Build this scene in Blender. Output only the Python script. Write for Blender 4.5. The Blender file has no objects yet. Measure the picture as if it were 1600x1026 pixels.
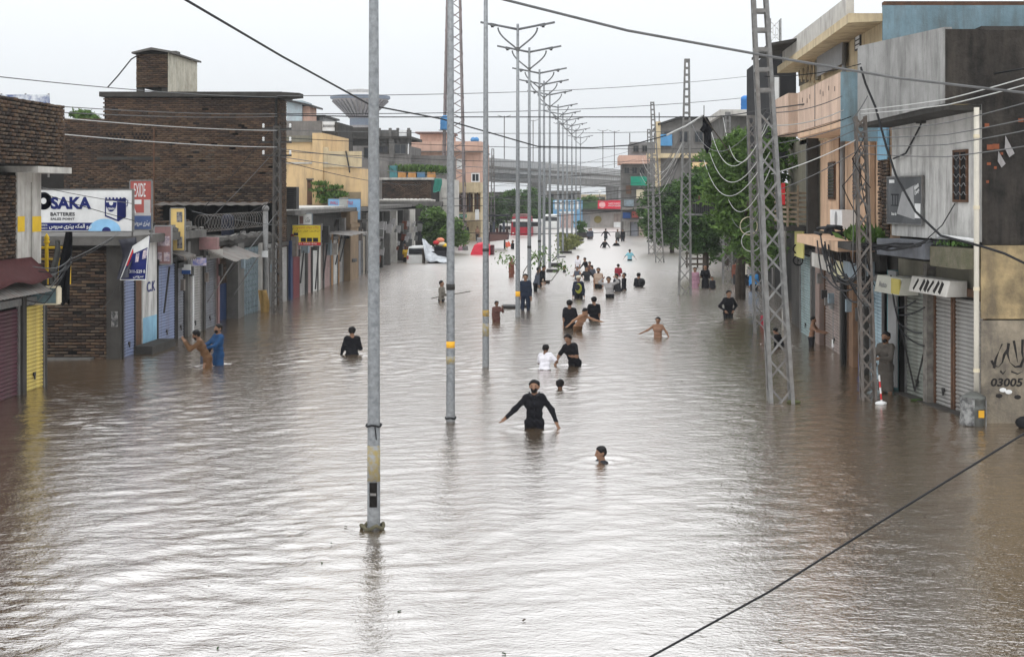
import bpy, math, random
import numpy as np
from mathutils import Vector, Matrix
random.seed(7)
rng = np.random.default_rng(7)
sc = bpy.context.scene
col = sc.collection
R = math.radians
# ---------------------------------------------------------------- camera, sky, sun, exposure
F, CX, CY, H = 2400.0, 925.0, 303.0, 4.5
cd = bpy.data.cameras.new('camera'); cam = bpy.data.objects.new('camera', cd); col.objects.link(cam)
cam.location = (0, 0, H); cam.rotation_euler = (R(90), 0, 0)
cd.sensor_width = 36; cd.lens = 54; cd.shift_x = -0.078125; cd.shift_y = -0.13125
cd.clip_start = 0.1; cd.clip_end = 3000
sc.camera = cam
world = bpy.data.worlds.new('World'); sc.world = world; world.use_nodes = True
wn, wl = world.node_tree.nodes, world.node_tree.links
wn.clear()
sky = wn.new('ShaderNodeTexSky'); sky.sky_type = 'NISHITA'; sky.sun_disc = False
sky.sun_elevation = R(58); sky.sun_rotation = R(200); sky.air_density = 1.0; sky.dust_density = 3.0
hs = wn.new('ShaderNodeHueSaturation'); hs.inputs['Saturation'].default_value = 0.12; wl.new(sky.outputs[0], hs.inputs['Color'])
mx = wn.new('ShaderNodeMixRGB'); mx.inputs[0].default_value = 0.85; mx.inputs[2].default_value = (8.9, 9.25, 9.6, 1)   # the cloud layer
wl.new(hs.outputs[0], mx.inputs[1])
# an overcast sky grows brighter towards the zenith
tcw = wn.new('ShaderNodeTexCoord'); sep = wn.new('ShaderNodeSeparateXYZ'); wl.new(tcw.outputs['Generated'], sep.inputs[0])
mr = wn.new('ShaderNodeMapRange'); mr.inputs['From Min'].default_value = 0; mr.inputs['From Max'].default_value = 1; mr.inputs['To Min'].default_value = 1.0; mr.inputs['To Max'].default_value = 3.6; wl.new(sep.outputs['Z'], mr.inputs['Value'])
mu = wn.new('ShaderNodeVectorMath'); mu.operation = 'SCALE'; wl.new(mx.outputs[0], mu.inputs[0]); wl.new(mr.outputs[0], mu.inputs['Scale'])
bg = wn.new('ShaderNodeBackground'); bg.inputs['Strength'].default_value = 0.0755; wl.new(mu.outputs[0], bg.inputs['Color'])
wo = wn.new('ShaderNodeOutputWorld'); wl.new(bg.outputs[0], wo.inputs['Surface'])
sd = bpy.data.lights.new('sun', 'SUN'); sun = bpy.data.objects.new('sun', sd); col.objects.link(sun)
sd.energy = 0.5; sd.angle = R(25); sd.color = (1, .97, .93); sun.rotation_euler = (R(32), 0, R(-20)); sun.location = (0, 0, 60)
sc.view_settings.view_transform = 'Standard'; sc.view_settings.look = 'None'
sc.view_settings.exposure = 0.3; sc.view_settings.gamma = 1.0; sc.view_settings.use_curve_mapping = False
sc.cycles.max_bounces = 8; sc.cycles.volume_bounces = 0; sc.cycles.use_denoising = True

# ---------------------------------------------------------------- helpers
def W(px, py, d): return Vector(((px - CX) * d / F, d, H - (py - CY) * d / F))
def D(py): return F * H / (py - CY)
def G(px, py): d = D(py); return Vector(((px - CX) * d / F, d, 0.0))
def X(px, d): return (px - CX) * d / F
def Z(py, d): return H - (py - CY) * d / F

def wloc(o):
    v = Vector((0, 0, 0))
    while o is not None: v += o.location; o = o.parent
    return v

class MB:
    def __init__(s): s.v = []; s.f = []; s.m = []
    def add(s, vs, fs, m=0):
        n = len(s.v); s.v += [tuple(v) for v in vs]
        for f in fs: s.f.append(tuple(i + n for i in f)); s.m.append(m)
        return s
    def hexa(s, p, m=0):   # 8 points: bottom ring 0-3, top ring 4-7
        return s.add(p, [(3, 2, 1, 0), (4, 5, 6, 7), (0, 1, 5, 4), (1, 2, 6, 5), (2, 3, 7, 6), (3, 0, 4, 7)], m)
    def box(s, x0, x1, y0, y1, z0, z1, m=0):
        return s.hexa([(x0, y0, z0), (x1, y0, z0), (x1, y1, z0), (x0, y1, z0), (x0, y0, z1), (x1, y0, z1), (x1, y1, z1), (x0, y1, z1)], m)
    def bar(s, a, b, w, h=None, m=0, up=(0, 0, 1)):
        a, b = Vector(a), Vector(b); h = h or w
        t = (b - a).normalized(); u = Vector(up)
        if abs(t.dot(u)) > .95: u = Vector((0, 1, 0))
        x = t.cross(u).normalized() * (w / 2); y = x.cross(t).normalized() * (h / 2)
        return s.hexa([a - x - y, a + x - y, a + x + y, a - x + y, b - x - y, b + x - y, b + x + y, b - x + y], m)
    def tube(s, pts, r, n=8, m=0, cap=True):
        pts = [Vector(p) for p in pts]; k = len(pts)
        rs = r if isinstance(r, (list, tuple)) else [r] * k
        up = Vector((0, 0, 1)); vs = []; fs = []
        for i, p in enumerate(pts):
            t = (pts[min(i + 1, k - 1)] - pts[max(i - 1, 0)]).normalized()
            u = up if abs(t.dot(up)) < .95 else Vector((0, 1, 0))
            x = t.cross(u).normalized(); y = x.cross(t)
            for j in range(n):
                a = 2 * math.pi * j / n
                vs.append(p + (x * math.cos(a) + y * math.sin(a)) * rs[i])
        for i in range(k - 1):
            for j in range(n):
                fs.append((i * n + j, i * n + (j + 1) % n, (i + 1) * n + (j + 1) % n, (i + 1) * n + j))
        if cap: fs += [tuple(range(n - 1, -1, -1)), tuple((k - 1) * n + j for j in range(n))]
        return s.add(vs, fs, m)
    def lathe(s, c, prof, n=16, m=0):
        c = Vector(c); vs = []; fs = []
        for r, z in prof:
            for j in range(n):
                a = 2 * math.pi * j / n; vs.append(c + Vector((r * math.cos(a), r * math.sin(a), z)))
        for i in range(len(prof) - 1):
            for j in range(n):
                fs.append((i * n + j, i * n + (j + 1) % n, (i + 1) * n + (j + 1) % n, (i + 1) * n + j))
        fs += [tuple(range(n - 1, -1, -1)), tuple((len(prof) - 1) * n + j for j in range(n))]
        return s.add(vs, fs, m)
    def prism(s, poly, off, m=0):   # closed polygon swept by a vector
        off = Vector(off); n = len(poly); vs = [Vector(p) for p in poly]; vs += [v + off for v in vs]
        return s.add(vs, [tuple(range(n - 1, -1, -1)), tuple(range(n, 2 * n))] + [(i, (i + 1) % n, (i + 1) % n + n, i + n) for i in range(n)], m)
    def sheet(s, grid, th=.004, m=0):    # a bent sheet: rows of points, given a thickness
        r, c = len(grid), len(grid[0]); P = [[Vector(p) for p in row] for row in grid]
        vs = []; fs = []
        nrm = (P[0][-1] - P[0][0]).cross(P[-1][0] - P[0][0]).normalized() * th
        for q in (0, 1):
            for row in P:
                for p in row: vs.append(p + nrm * q)
        I = lambda q, i, j: q * r * c + i * c + j
        for i in range(r - 1):
            for j in range(c - 1):
                fs.append((I(0, i, j), I(0, i + 1, j), I(0, i + 1, j + 1), I(0, i, j + 1)))
                fs.append((I(1, i, j), I(1, i, j + 1), I(1, i + 1, j + 1), I(1, i + 1, j)))
        for i in range(r - 1):
            for j in (0, c - 1): fs.append((I(0, i, j), I(0, i + 1, j), I(1, i + 1, j), I(1, i, j)))
        for j in range(c - 1):
            for i in (0, r - 1): fs.append((I(0, i, j), I(0, i, j + 1), I(1, i, j + 1), I(1, i, j)))
        return s.add(vs, fs, m)
    def ball(s, c, r, n=8, k=6, m=0):
        rr = r if isinstance(r, (tuple, list)) else (r, r, r); c = Vector(c); vs = []; fs = []
        for i in range(k + 1):
            a = math.pi * i / k
            for j in range(n):
                b = 2 * math.pi * j / n
                vs.append(c + Vector((rr[0] * math.sin(a) * math.cos(b), rr[1] * math.sin(a) * math.sin(b), -rr[2] * math.cos(a))))
        for i in range(k):
            for j in range(n): fs.append((i * n + j, i * n + (j + 1) % n, (i + 1) * n + (j + 1) % n, (i + 1) * n + j))
        return s.add(vs, fs, m)
    def build(s, name, mats, parent=None, smooth=False, label=None, kind=None, origin=None):
        me = bpy.data.meshes.new(name); o0 = wloc(parent) if parent else Vector(origin or (0, 0, 0))
        me.from_pydata([(x - o0.x, y - o0.y, z - o0.z) for x, y, z in s.v], [], s.f)
        mats = mats if isinstance(mats, (list, tuple)) else [mats]
        for m in mats: me.materials.append(m)
        if len(mats) > 1: me.polygons.foreach_set('material_index', s.m)
        if smooth: me.polygons.foreach_set('use_smooth', [True] * len(s.f))
        me.update()
        o = bpy.data.objects.new(name, me); col.objects.link(o)
        if parent: o.parent = parent
        elif origin: o.location = origin
        if label: o['label'] = label
        if kind: o['kind'] = kind
        return o

def tag(o, label, cat, group=None, kind=None):
    if label: o['label'] = label
    if cat: o['category'] = cat
    if group: o['group'] = group
    if kind: o['kind'] = kind
    return o
def thing(name, label, cat, loc, group=None):
    o = bpy.data.objects.new(name, None); col.objects.link(o); o.location = loc; o.empty_display_size = .2
    return tag(o, label, cat, group)
def copy_tree(o, parent=None):
    c = o.copy(); col.objects.link(c)
    if parent: c.parent = parent
    for ch in o.children: copy_tree(ch, c)
    return c

class Fr:   # a wall's frame: runs from ground point A towards B, outward normal n
    def __init__(s, A, B):
        s.A = Vector((A[0], A[1], 0)); b = Vector((B[0], B[1], 0)); s.L = (b - s.A).length
        s.t = (b - s.A).normalized(); s.n = Vector((s.t.y, -s.t.x, 0)); s.ang = math.atan2(s.t.y, s.t.x)
    def u(s, px):
        k = (px - CX) / F
        return (k * s.A.y - s.A.x) / (s.t.x - k * s.t.y)
    def p(s, u, z, o=0.0): return s.A + s.t * u + s.n * o + Vector((0, 0, z))
    def z(s, px, py): return Z(py, (s.A + s.t * s.u(px)).y)
    def box(s, mb, u0, u1, z0, z1, o0, o1, m=0):
        if u0 > u1: u0, u1 = u1, u0
        P = s.p
        return mb.hexa([P(u0, z0, o1), P(u1, z0, o1), P(u1, z0, o0), P(u0, z0, o0), P(u0, z1, o1), P(u1, z1, o1), P(u1, z1, o0), P(u0, z1, o0)], m)
    def pbox(s, mb, pa, pb, ya, yb, o0, o1, m=0):   # between pixel columns of the photo, read on this wall
        ua, ub = sorted((s.u(pa), s.u(pb))); pm = (pa + pb) / 2
        return s.box(mb, ua, ub, s.z(pm, yb), s.z(pm, ya), o0, o1, m)

# ---------------------------------------------------------------- materials
MATS = {}
def M(key, c=None, c2=None, scale=3.0, rough=.85, bump=.15, streak=0.0, metal=0.0, amt=.6, attr=False, spec=.1, stain=(.06, .055, .05), fine=30, trans=0):
    if key in MATS: return MATS[key]
    k_ = .72 if max(c) < .5 else .9
    c = tuple(x * k_ for x in c); c2 = tuple(x * k_ for x in c2) if c2 else None
    if attr: attr = tuple(tuple(x * .85 for x in e) for e in attr)
    m = bpy.data.materials.new(key); m.use_nodes = True; nt = m.node_tree; n, l = nt.nodes, nt.links
    b = n['Principled BSDF']; b.inputs['Roughness'].default_value = rough; b.inputs['Metallic'].default_value = metal
    b.inputs['Specular IOR Level'].default_value = spec
    tc = n.new('ShaderNodeTexCoord')
    c2 = c2 or tuple(x * .62 for x in c)
    nz = n.new('ShaderNodeTexNoise'); nz.inputs['Scale'].default_value = scale; nz.inputs['Detail'].default_value = 7; nz.inputs['Roughness'].default_value = .65
    l.new(tc.outputs['Object'], nz.inputs['Vector'])
    rp = n.new('ShaderNodeValToRGB'); rp.color_ramp.elements[0].position = .5 - .25 / max(amt, .01) * .5; rp.color_ramp.elements[1].position = .5 + .25 / max(amt, .01) * .5
    rp.color_ramp.elements[0].color = (*c2, 1); rp.color_ramp.elements[1].color = (*c, 1)
    l.new(nz.outputs['Fac'], rp.inputs[0]); out = rp.outputs[0]
    if attr:
        at = n.new('ShaderNodeAttribute'); at.attribute_name = 'tint'
        r2 = n.new('ShaderNodeValToRGB'); els = attr
        r2.color_ramp.elements[0].position, r2.color_ramp.elements[0].color = 0, (*els[0], 1)
        r2.color_ramp.elements[1].position, r2.color_ramp.elements[1].color = 1, (*els[-1], 1)
        for i, e in enumerate(els[1:-1]):
            q = r2.color_ramp.elements.new((i + 1) / (len(els) - 1)); q.color = (*e, 1)
        l.new(at.outputs['Fac'], r2.inputs[0])
        mm = n.new('ShaderNodeMixRGB'); mm.inputs[0].default_value = .75; l.new(out, mm.inputs[1]); l.new(r2.outputs[0], mm.inputs[2]); out = mm.outputs[0]
    if streak:
        mp = n.new('ShaderNodeMapping'); mp.inputs['Scale'].default_value = (2.3, 2.3, .42); l.new(tc.outputs['Object'], mp.inputs[0])
        s2 = n.new('ShaderNodeTexNoise'); s2.inputs['Scale'].default_value = 1.1; s2.inputs['Detail'].default_value = 8; s2.inputs['Roughness'].default_value = .7
        l.new(mp.outputs[0], s2.inputs['Vector'])
        r3 = n.new('ShaderNodeValToRGB'); r3.color_ramp.elements[0].position = .46; r3.color_ramp.elements[1].position = .74
        l.new(s2.outputs['Fac'], r3.inputs[0])
        ml = n.new('ShaderNodeMath'); ml.operation = 'MULTIPLY'; ml.inputs[1].default_value = streak; l.new(r3.outputs[0], ml.inputs[0])
        mm = n.new('ShaderNodeMixRGB'); l.new(ml.outputs[0], mm.inputs[0]); l.new(out, mm.inputs[1]); mm.inputs[2].default_value = (*stain, 1); out = mm.outputs[0]
    l.new(out, b.inputs['Base Color'])
    if bump:
        n3 = n.new('ShaderNodeTexNoise'); n3.inputs['Scale'].default_value = fine; n3.inputs['Detail'].default_value = 5; l.new(tc.outputs['Object'], n3.inputs['Vector'])
        bp = n.new('ShaderNodeBump'); bp.inputs['Strength'].default_value = bump; bp.inputs['Distance'].default_value = .03; l.new(n3.outputs['Fac'], bp.inputs['Height']); l.new(bp.outputs[0], b.inputs['Normal'])
    if trans:
        tr = n.new('ShaderNodeBsdfTranslucent'); l.new(out, tr.inputs[0]); ms = n.new('ShaderNodeMixShader'); ms.inputs[0].default_value = trans
        l.new(b.outputs[0], ms.inputs[1]); l.new(tr.outputs[0], ms.inputs[2]); l.new(ms.outputs[0], n['Material Output'].inputs['Surface'])
    MATS[key] = m
    return m
def flat(key, c, rough=.6, metal=0.0, amt=.5): return M(key, c, tuple(x * .72 for x in c), scale=2.5, rough=rough, bump=.05, metal=metal, amt=amt)

BRK = M('brick', (.12, .085, .062), (.05, .04, .034), scale=1.2, attr=((.018, .016, .015), (.042, .032, .027), (.070, .047, .034), (.105, .064, .042), (.145, .098, .062), (.09, .08, .07)), bump=.4, fine=60)
MORT = M('mortar', (.032, .029, .026), (.016, .015, .014), scale=1.5, bump=.5)
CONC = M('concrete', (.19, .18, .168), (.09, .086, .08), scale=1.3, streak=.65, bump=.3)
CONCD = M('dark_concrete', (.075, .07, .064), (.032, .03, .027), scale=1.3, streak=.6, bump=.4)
PLAST = M('grey_plaster', (.62, .61, .585), (.42, .41, .39), scale=1.8, streak=.85, bump=.2)
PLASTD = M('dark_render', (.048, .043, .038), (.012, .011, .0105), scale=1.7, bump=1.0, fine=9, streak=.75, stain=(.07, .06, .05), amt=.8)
WHITEW = M('whitewash', (.55, .53, .49), (.36, .34, .31), scale=1.6, streak=.55, bump=.2)
CREAM = M('cream_plaster', (.58, .47, .30), (.42, .34, .22), scale=1.4, streak=.7, bump=.2, stain=(.15, .125, .095))
YELLOW = M('ochre_plaster', (.66, .47, .25), (.52, .37, .21), scale=.9, streak=.65, bump=.15, stain=(.22, .17, .12))
PEACH = M('peach_plaster', (.60, .44, .34), (.45, .33, .26), scale=1.4, streak=.75, bump=.2, stain=(.19, .145, .115))
ORANGE = M('orange_plaster', (.62, .42, .28), (.47, .32, .22), scale=1.3, streak=.75, bump=.2, stain=(.19, .14, .10))
PINK = M('pink_plaster', (.56, .36, .28), (.44, .29, .23), scale=.6, streak=.4, bump=.1)
BLUEP = M('blue_plaster', (.26, .38, .44), (.16, .23, .26), scale=1.6, streak=.9, bump=.25, stain=(.10, .10, .09))
LBLUE = M('light_blue_plaster', (.25, .45, .58), (.17, .31, .42), scale=2, bump=.1, streak=.3)
OLIVE = M('olive_plaster', (.27, .25, .19), (.18, .17, .13), scale=1, streak=.5)
STAINY = M('stained_yellow_plaster', (.46, .35, .19), (.20, .155, .095), scale=1.7, streak=.8, bump=.4, stain=(.075, .065, .055), amt=1.0)
STAING = M('stained_grey_plaster', (.33, .28, .21), (.15, .13, .105), scale=2.3, streak=.7, bump=.4, stain=(.06, .055, .05), amt=.9)
GREYW = M('weathered_grey', (.25, .235, .22), (.15, .14, .132), scale=1.2, streak=.6, bump=.3)
LAMPG = M('lamp_arm_grey', (.22, .225, .23), (.15, .155, .16), scale=5, rough=.55, metal=.2)
GALV = M('galvanised_steel', (.33, .345, .355), (.20, .21, .22), scale=14, rough=.5, metal=.35, bump=.1, streak=.35, stain=(.20, .19, .17), amt=.9)
STEEL = M('grey_painted_steel', (.30, .30, .295), (.15, .148, .142), scale=6, rough=.55, metal=.3, bump=.15, streak=.4, stain=(.16, .12, .09))
TIN = M('rusty_tin', (.24, .235, .225), (.13, .115, .10), scale=3, rough=.6, metal=.2, streak=.7, stain=(.12, .07, .045))
DSTEEL = M('dark_steel', (.075, .072, .07), (.04, .038, .036), scale=5, rough=.55, metal=.4)
RUST = M('rusty_steel', (.17, .09, .055), (.08, .05, .035), scale=6, rough=.8)
BLACK = M('black_rubber', (.017, .017, .018), (.01, .01, .011), rough=.55, bump=.05)
WIRE = M('cable_jacket', (.03, .03, .032), (.02, .02, .021), rough=.6, bump=0)
WIREG = M('weathered_cable', (.17, .17, .17), (.11, .11, .11), rough=.6, bump=0)
WIREW = M('pale_cable', (.5, .5, .48), (.4, .4, .39), rough=.6, bump=0)
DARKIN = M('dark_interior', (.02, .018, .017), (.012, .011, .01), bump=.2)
WHITE = flat('white_paint', (.74, .74, .73)); NAVY = flat('navy_print', (.022, .032, .17)); SKYB = flat('sky_blue_print', (.30, .56, .82))
RED = flat('red_paint', (.55, .045, .05)); REDW = M('faded_red', (.48, .10, .09), (.40, .14, .12), scale=6); YEL = flat('yellow_paint', (.72, .47, .03)); INK = flat('black_print', (.025, .025, .03))
BLU = flat('blue_print', (.05, .12, .35)); GREYP = flat('grey_panel', (.33, .33, .33)); TEAL = flat('teal_paint', (.10, .28, .30)); GREENS = flat('green_sign', (.02, .30, .19))
PALEB = M('weathered_pale_blue', (.30, .37, .42), (.2, .24, .26), scale=4, streak=.5)
CREAMP = flat('cream_print', (.68, .60, .44)); PINKP = M('faded_pink', (.36, .19, .19), (.24, .16, .15), scale=5, streak=.5)
GLASS = M('dark_glass', (.03, .035, .04), (.02, .022, .026), rough=.12, bump=0, spec=.6)
LEAFA = M('leaf_bright', (.16, .27, .055), (.08, .15, .03), scale=2, rough=.6, bump=0, attr=((.022, .042, .013), (.055, .10, .027), (.105, .18, .048), (.165, .25, .07)), trans=.3)
LEAFB = M('leaf_dark', (.08, .15, .04), (.04, .08, .022), scale=2, rough=.55, bump=0, attr=((.018, .04, .012), (.04, .085, .022), (.075, .145, .036), (.115, .19, .055)), trans=.25)
BARK = M('bark', (.10, .08, .062), (.05, .04, .032), scale=8, bump=.6)
SHUT = {}
def shut(key, c, c2=None, streak=.7): return M('shutter_' + key, c, c2 or tuple(x * .75 for x in c), scale=2.2, rough=.5, metal=.1, bump=.06, streak=streak, stain=(.085, .068, .055), amt=.7)
S_BLUE = shut('blue', (.25, .30, .46)); S_GREY = shut('grey', (.40, .39, .37)); S_MAROON = shut('maroon', (.115, .045, .06)); S_YELLOW = shut('yellow', (.60, .47, .12))
S_TEAL = shut('teal', (.32, .42, .42)); S_ROSE = shut('rose', (.48, .32, .30)); S_PINK = shut('pink', (.62, .36, .42)); S_WHITE = shut('white', (.62, .61, .58)); S_BROWN = shut('brown', (.36, .29, .26))
S_LBLUE = shut('light_blue', (.34, .46, .52)); S_SLATE = shut('slate', (.24, .25, .28)); S_TAN = shut('tan', (.40, .34, .27)); S_GREEN = shut('grey_green', (.33, .35, .31))
# ---------------------------------------------------------------- builders for repeated pieces
def quad_mesh(name, V, Q, mats, tint=None, smooth=False):
    me = bpy.data.meshes.new(name); V = np.asarray(V, np.float32); Q = np.asarray(Q, np.int32)
    me.vertices.add(len(V)); me.vertices.foreach_set('co', V.ravel())
    me.loops.add(Q.size); me.loops.foreach_set('vertex_index', Q.ravel())
    me.polygons.add(len(Q)); me.polygons.foreach_set('loop_start', np.arange(0, Q.size, Q.shape[1], dtype=np.int32))
    if tint is not None:
        a = me.attributes.new('tint', 'FLOAT', 'FACE'); a.data.foreach_set('value', np.asarray(tint, np.float32))
    if smooth: me.polygons.foreach_set('use_smooth', np.ones(len(Q), bool))
    for m in (mats if isinstance(mats, (list, tuple)) else [mats]): me.materials.append(m)
    me.update(calc_edges=True); me.validate()
    return me

BQ = np.array([(0, 1, 5, 4), (1, 2, 6, 5), (2, 3, 7, 6), (3, 0, 4, 7), (4, 5, 6, 7)])   # four sides and the outer face
BRICK_ME = []
def brick_meshes():
    for i in range(10):
        l, h, o = .228 + rng.normal(0, .006), .066 + rng.normal(0, .003), .012 + rng.random() * .014
        j = lambda: rng.normal(0, .004)
        V = [(0, .02, 0), (l, .02, 0), (l, .02, h), (0, .02, h), (j() + .003, -o + j(), j() + .003), (l - .003 + j(), -o + j(), .003 + j()), (l - .003 + j(), -o + j(), h - .003 + j()), (.003 + j(), -o + j(), h - .003 + j())]
        BRICK_ME.append(quad_mesh('brick', V, BQ, BRK, np.full(5, rng.random())))
brick_meshes()
def bricks(parent, fr, u0, u1, z0, z1, n=300, holes=(), L=.245, P=.084, dark=None, top=None, see=None):
    rows = int((z1 - z0) / P); cells = []
    for r in range(rows):
        z = z0 + r * P + .006; u = u0 - (L / 2 if r % 2 else 0)
        while u < u1 - .02:
            a, b = max(u, u0), min(u + L - .016, u1)
            if b - a > .05 and not any(h[0] < (a + b) / 2 < h[1] and h[2] < z + .03 < h[3] for h in holes) and rng.random() > .012:
                if top is None or z < top((a + b) / 2): cells.append((a, b, z))
            u += L
    w = []
    for i, (a, b, z) in enumerate(cells):
        q = fr.p((a + b) / 2, z); px, py = CX + F * q.x / q.y, CY + F * (H - q.z) / q.y
        vis = 0 < px < 1600 and 0 < py < 1026 and b - a > L * .8 and (see is None or see(px, py))
        w.append((0 if vis else 1, q.y + .02 * abs(q.z), i))
    w.sort(); single = set(i for v, _, i in w[:n] if v == 0)
    V = []; T = []
    for i, (a, b, z) in enumerate(cells):
        if i in single:
            o = bpy.data.objects.new('brick', BRICK_ME[int(rng.integers(10))]); col.objects.link(o); o.parent = parent
            o.location = fr.p(a, z + rng.normal(0, .003), rng.random() * .006) - wloc(parent); o.rotation_euler = (0, 0, fr.ang)
            continue
        o = .010 + rng.random() * .018; h = P - .017 + rng.normal(0, .003); j = rng.normal(0, .004, (8, 3))
        for k, (u, zz, oo) in enumerate(((a, z, -.02), (b, z, -.02), (b, z + h, -.02), (a, z + h, -.02), (a, z, o), (b, z, o), (b, z + h, o), (a, z + h, o))):
            V.append(fr.p(u + j[k, 0], zz + j[k, 1], oo + j[k, 2] * (k > 3)))
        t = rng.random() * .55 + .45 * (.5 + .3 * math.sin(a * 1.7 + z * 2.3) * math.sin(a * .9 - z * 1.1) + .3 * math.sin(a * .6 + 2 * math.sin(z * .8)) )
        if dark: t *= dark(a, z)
        T += [t] * 5
    if V:
        o0 = wloc(parent); V = np.array([tuple(v - o0) for v in V]); k = len(V) // 8
        Q = (BQ[None] + (np.arange(k) * 8)[:, None, None]).reshape(-1, 4)
        me = quad_mesh('brickwork', V, Q, BRK, T); o = bpy.data.objects.new('brickwork', me); col.objects.link(o); o.parent = parent; o['kind'] = 'stuff'

def shutter(parent, fr, ua, ub, z1, mat, z0=-.35, pitch=.085, single=False, o=.0, label=None, box=True, frame=None, lock=True):
    """Roller shutter: guide rails, hood, bottom bar; the curved slats are its children."""
    if ua > ub: ua, ub = ub, ua
    mb = MB(); fr.box(mb, ua - .03, ua + .04, z0, z1, o, o + .06); fr.box(mb, ub - .04, ub + .03, z0, z1, o, o + .06)
    if box: fr.box(mb, ua - .03, ub + .03, z1, z1 + .16, o - .05, o + .09)
    s = mb.build('shutter', frame or STEEL, parent, label=label)
    n = int((z1 - z0) / pitch)
    prof = [(.0, 0), (.024, pitch * .22), (.03, pitch * .5), (.024, pitch * .78), (.002, pitch * .99)]
    def slat(mb, zb):
        vs = []; k = len(prof)
        for u in (ua + .04, ub - .04):
            for oo, dz in prof: vs.append(fr.p(u, zb + dz, o + oo))
        return mb.add(vs, [(i, k + i, k + i + 1, i + 1) for i in range(k - 1)])
    if single:
        me = None
        for i in range(n):
            if me is None:
                q = slat(MB(), z0).build('slat', mat, s); me = q.data
            else:
                q = bpy.data.objects.new('slat', me); col.objects.link(q); q.parent = s
            q.location = (0, 0, i * pitch) if i else (0, 0, 0)
    else:
        mb = MB()
        for i in range(n): slat(mb, z0 + i * pitch)
        mb.build('slat_curtain', mat, s)
    if lock:
        mb = MB(); um = (ua + ub) / 2
        fr.box(mb, um - .06, um + .06, .32, .40, o + .03, o + .06); fr.box(mb, um - .03, um + .03, .24, .32, o + .045, o + .065)
        mb.build('lock', DSTEEL, s)
    return s

def lattice(name, label, cat, base, w0, w1, height, lean=(0, 0), split=.6, single=True, group=None, pitch=None, leg=.075, mat=None, zb=-.9, brace=.045):
    """Square steel lattice pole: four angle legs, zigzag braces below, battens above."""
    mat = mat or STEEL; x0, y0 = base; t = thing(name, label, cat, (x0, y0, 0), group)
    def c(i, z):
        k = (z - zb) / (height - zb); w = (w0 + (w1 - w0) * k) / 2
        sx, sy = ((-1, -1), (1, -1), (1, 1), (-1, 1))[i % 4]
        return Vector((x0 + lean[0] * z / height + sx * w, y0 + lean[1] * z / height + sy * w, z))
    for i in range(4):
        mb = MB(); a, b = c(i, zb), c(i, height); sx, sy = ((-1, -1), (1, -1), (1, 1), (-1, 1))[i]
        mb.bar(a - Vector((sx * leg / 2, 0, 0)), b - Vector((sx * leg / 2, 0, 0)), leg, .012, up=(0, 1, 0)); mb.bar(a - Vector((0, sy * leg / 2, 0)), b - Vector((0, sy * leg / 2, 0)), leg, .012, up=(1, 0, 0))
        mb.build('leg', mat, t)
    join = MB(); z = zb; k = 0
    while z < height - .05:
        w = w0 + (w1 - w0) * (z - zb) / (height - zb); dz = pitch or w * 1.15; z2 = min(z + dz, height)
        for i in range(4):
            q = MB() if single else join
            if z < height * split: a, b = (c(i, z), c(i + 1, z2)) if (k + i) % 2 else (c(i + 1, z), c(i, z2))
            else: a, b = c(i, z2), c(i + 1, z2)
            q.bar(a, b, brace if z < height * split else .085, .008 if brace < .06 else brace * .6, up=(0, 1, 0) if i % 2 == 0 else (1, 0, 0))
            if single: q.build('brace' if z < height * split else 'batten', mat, t)
        z = z2; k += 1
    if not single: join.build('bracing', mat, t, kind='stuff')
    return t

TEXTS = []
def text(s, center, w, h, mat, parent, ang=0.0, bold=0.0, shear=0.0, name='lettering', tilt=0.0):
    """Lettering w x h metres, centred, standing on a surface turned by ang about Z (0 faces the camera)."""
    c = bpy.data.curves.new(name, 'FONT'); c.body = s; c.align_x = 'CENTER'; c.align_y = 'CENTER'; c.offset = bold; c.shear = shear; c.extrude = .012; c.resolution_u = 3
    o = bpy.data.objects.new('tmp_text', c); col.objects.link(o)
    TEXTS.append((o, Vector(center), w, h, mat, parent, ang, name, tilt))
def finish_texts():
    bpy.context.view_layer.update(); dg = bpy.context.evaluated_depsgraph_get(); out = []
    for o, ctr, w, h, mat, parent, ang, name, tilt in TEXTS:
        me = bpy.data.meshes.new_from_object(o.evaluated_get(dg)); me.name = name
        n = len(me.vertices); V = np.empty(n * 3, np.float32); me.vertices.foreach_get('co', V); V = V.reshape(-1, 3)
        lo, hi = V.min(0), V.max(0); V[:, 0] = (V[:, 0] - (lo[0] + hi[0]) / 2) * w / max(hi[0] - lo[0], 1e-4); V[:, 1] = (V[:, 1] - (lo[1] + hi[1]) / 2) * h / max(hi[1] - lo[1], 1e-4)
        V[:, 2] = np.sign(V[:, 2]) * .003
        me.vertices.foreach_set('co', V.ravel()); me.update(); me.materials.clear(); me.materials.append(mat)
        out.append((o, me, ctr, parent, ang, name, tilt))
    for o, me, ctr, parent, ang, name, tilt in out:
        bpy.data.objects.remove(o)
        q = bpy.data.objects.new(name, me); col.objects.link(q); q.parent = parent
        q.location = ctr - wloc(parent); q.rotation_euler = (R(90), tilt, ang)

def urdu(words):
    T = dict(ن='FEE5', ی='FBFC', و='FEED', ا='FE8D', ل='FEDD', م='FEE1', ک='FB8E', ہ='FBA6', ب='FE8F', ٹ='FB66', ر='FEAD', س='FEB1', د='FEA9', پ='FB56', ت='FE95', ز='FEAF', ج='FE9D', گ='FB92', ف='FED1', ش='FEB5', خ='FEA5', ع='FEC9')
    out = []
    for w in words.split(' '):
        s = ''
        for i, ch in enumerate(w):
            base = int(T[ch], 16); pre = i > 0 and w[i - 1] not in 'واردز'; nxt = i < len(w) - 1 and ch not in 'واردز'
            s += chr(base + (3 if pre and nxt else 1 if pre else 2 if nxt else 0))
        out.append(s)
    return ' '.join(out)[::-1]

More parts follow.
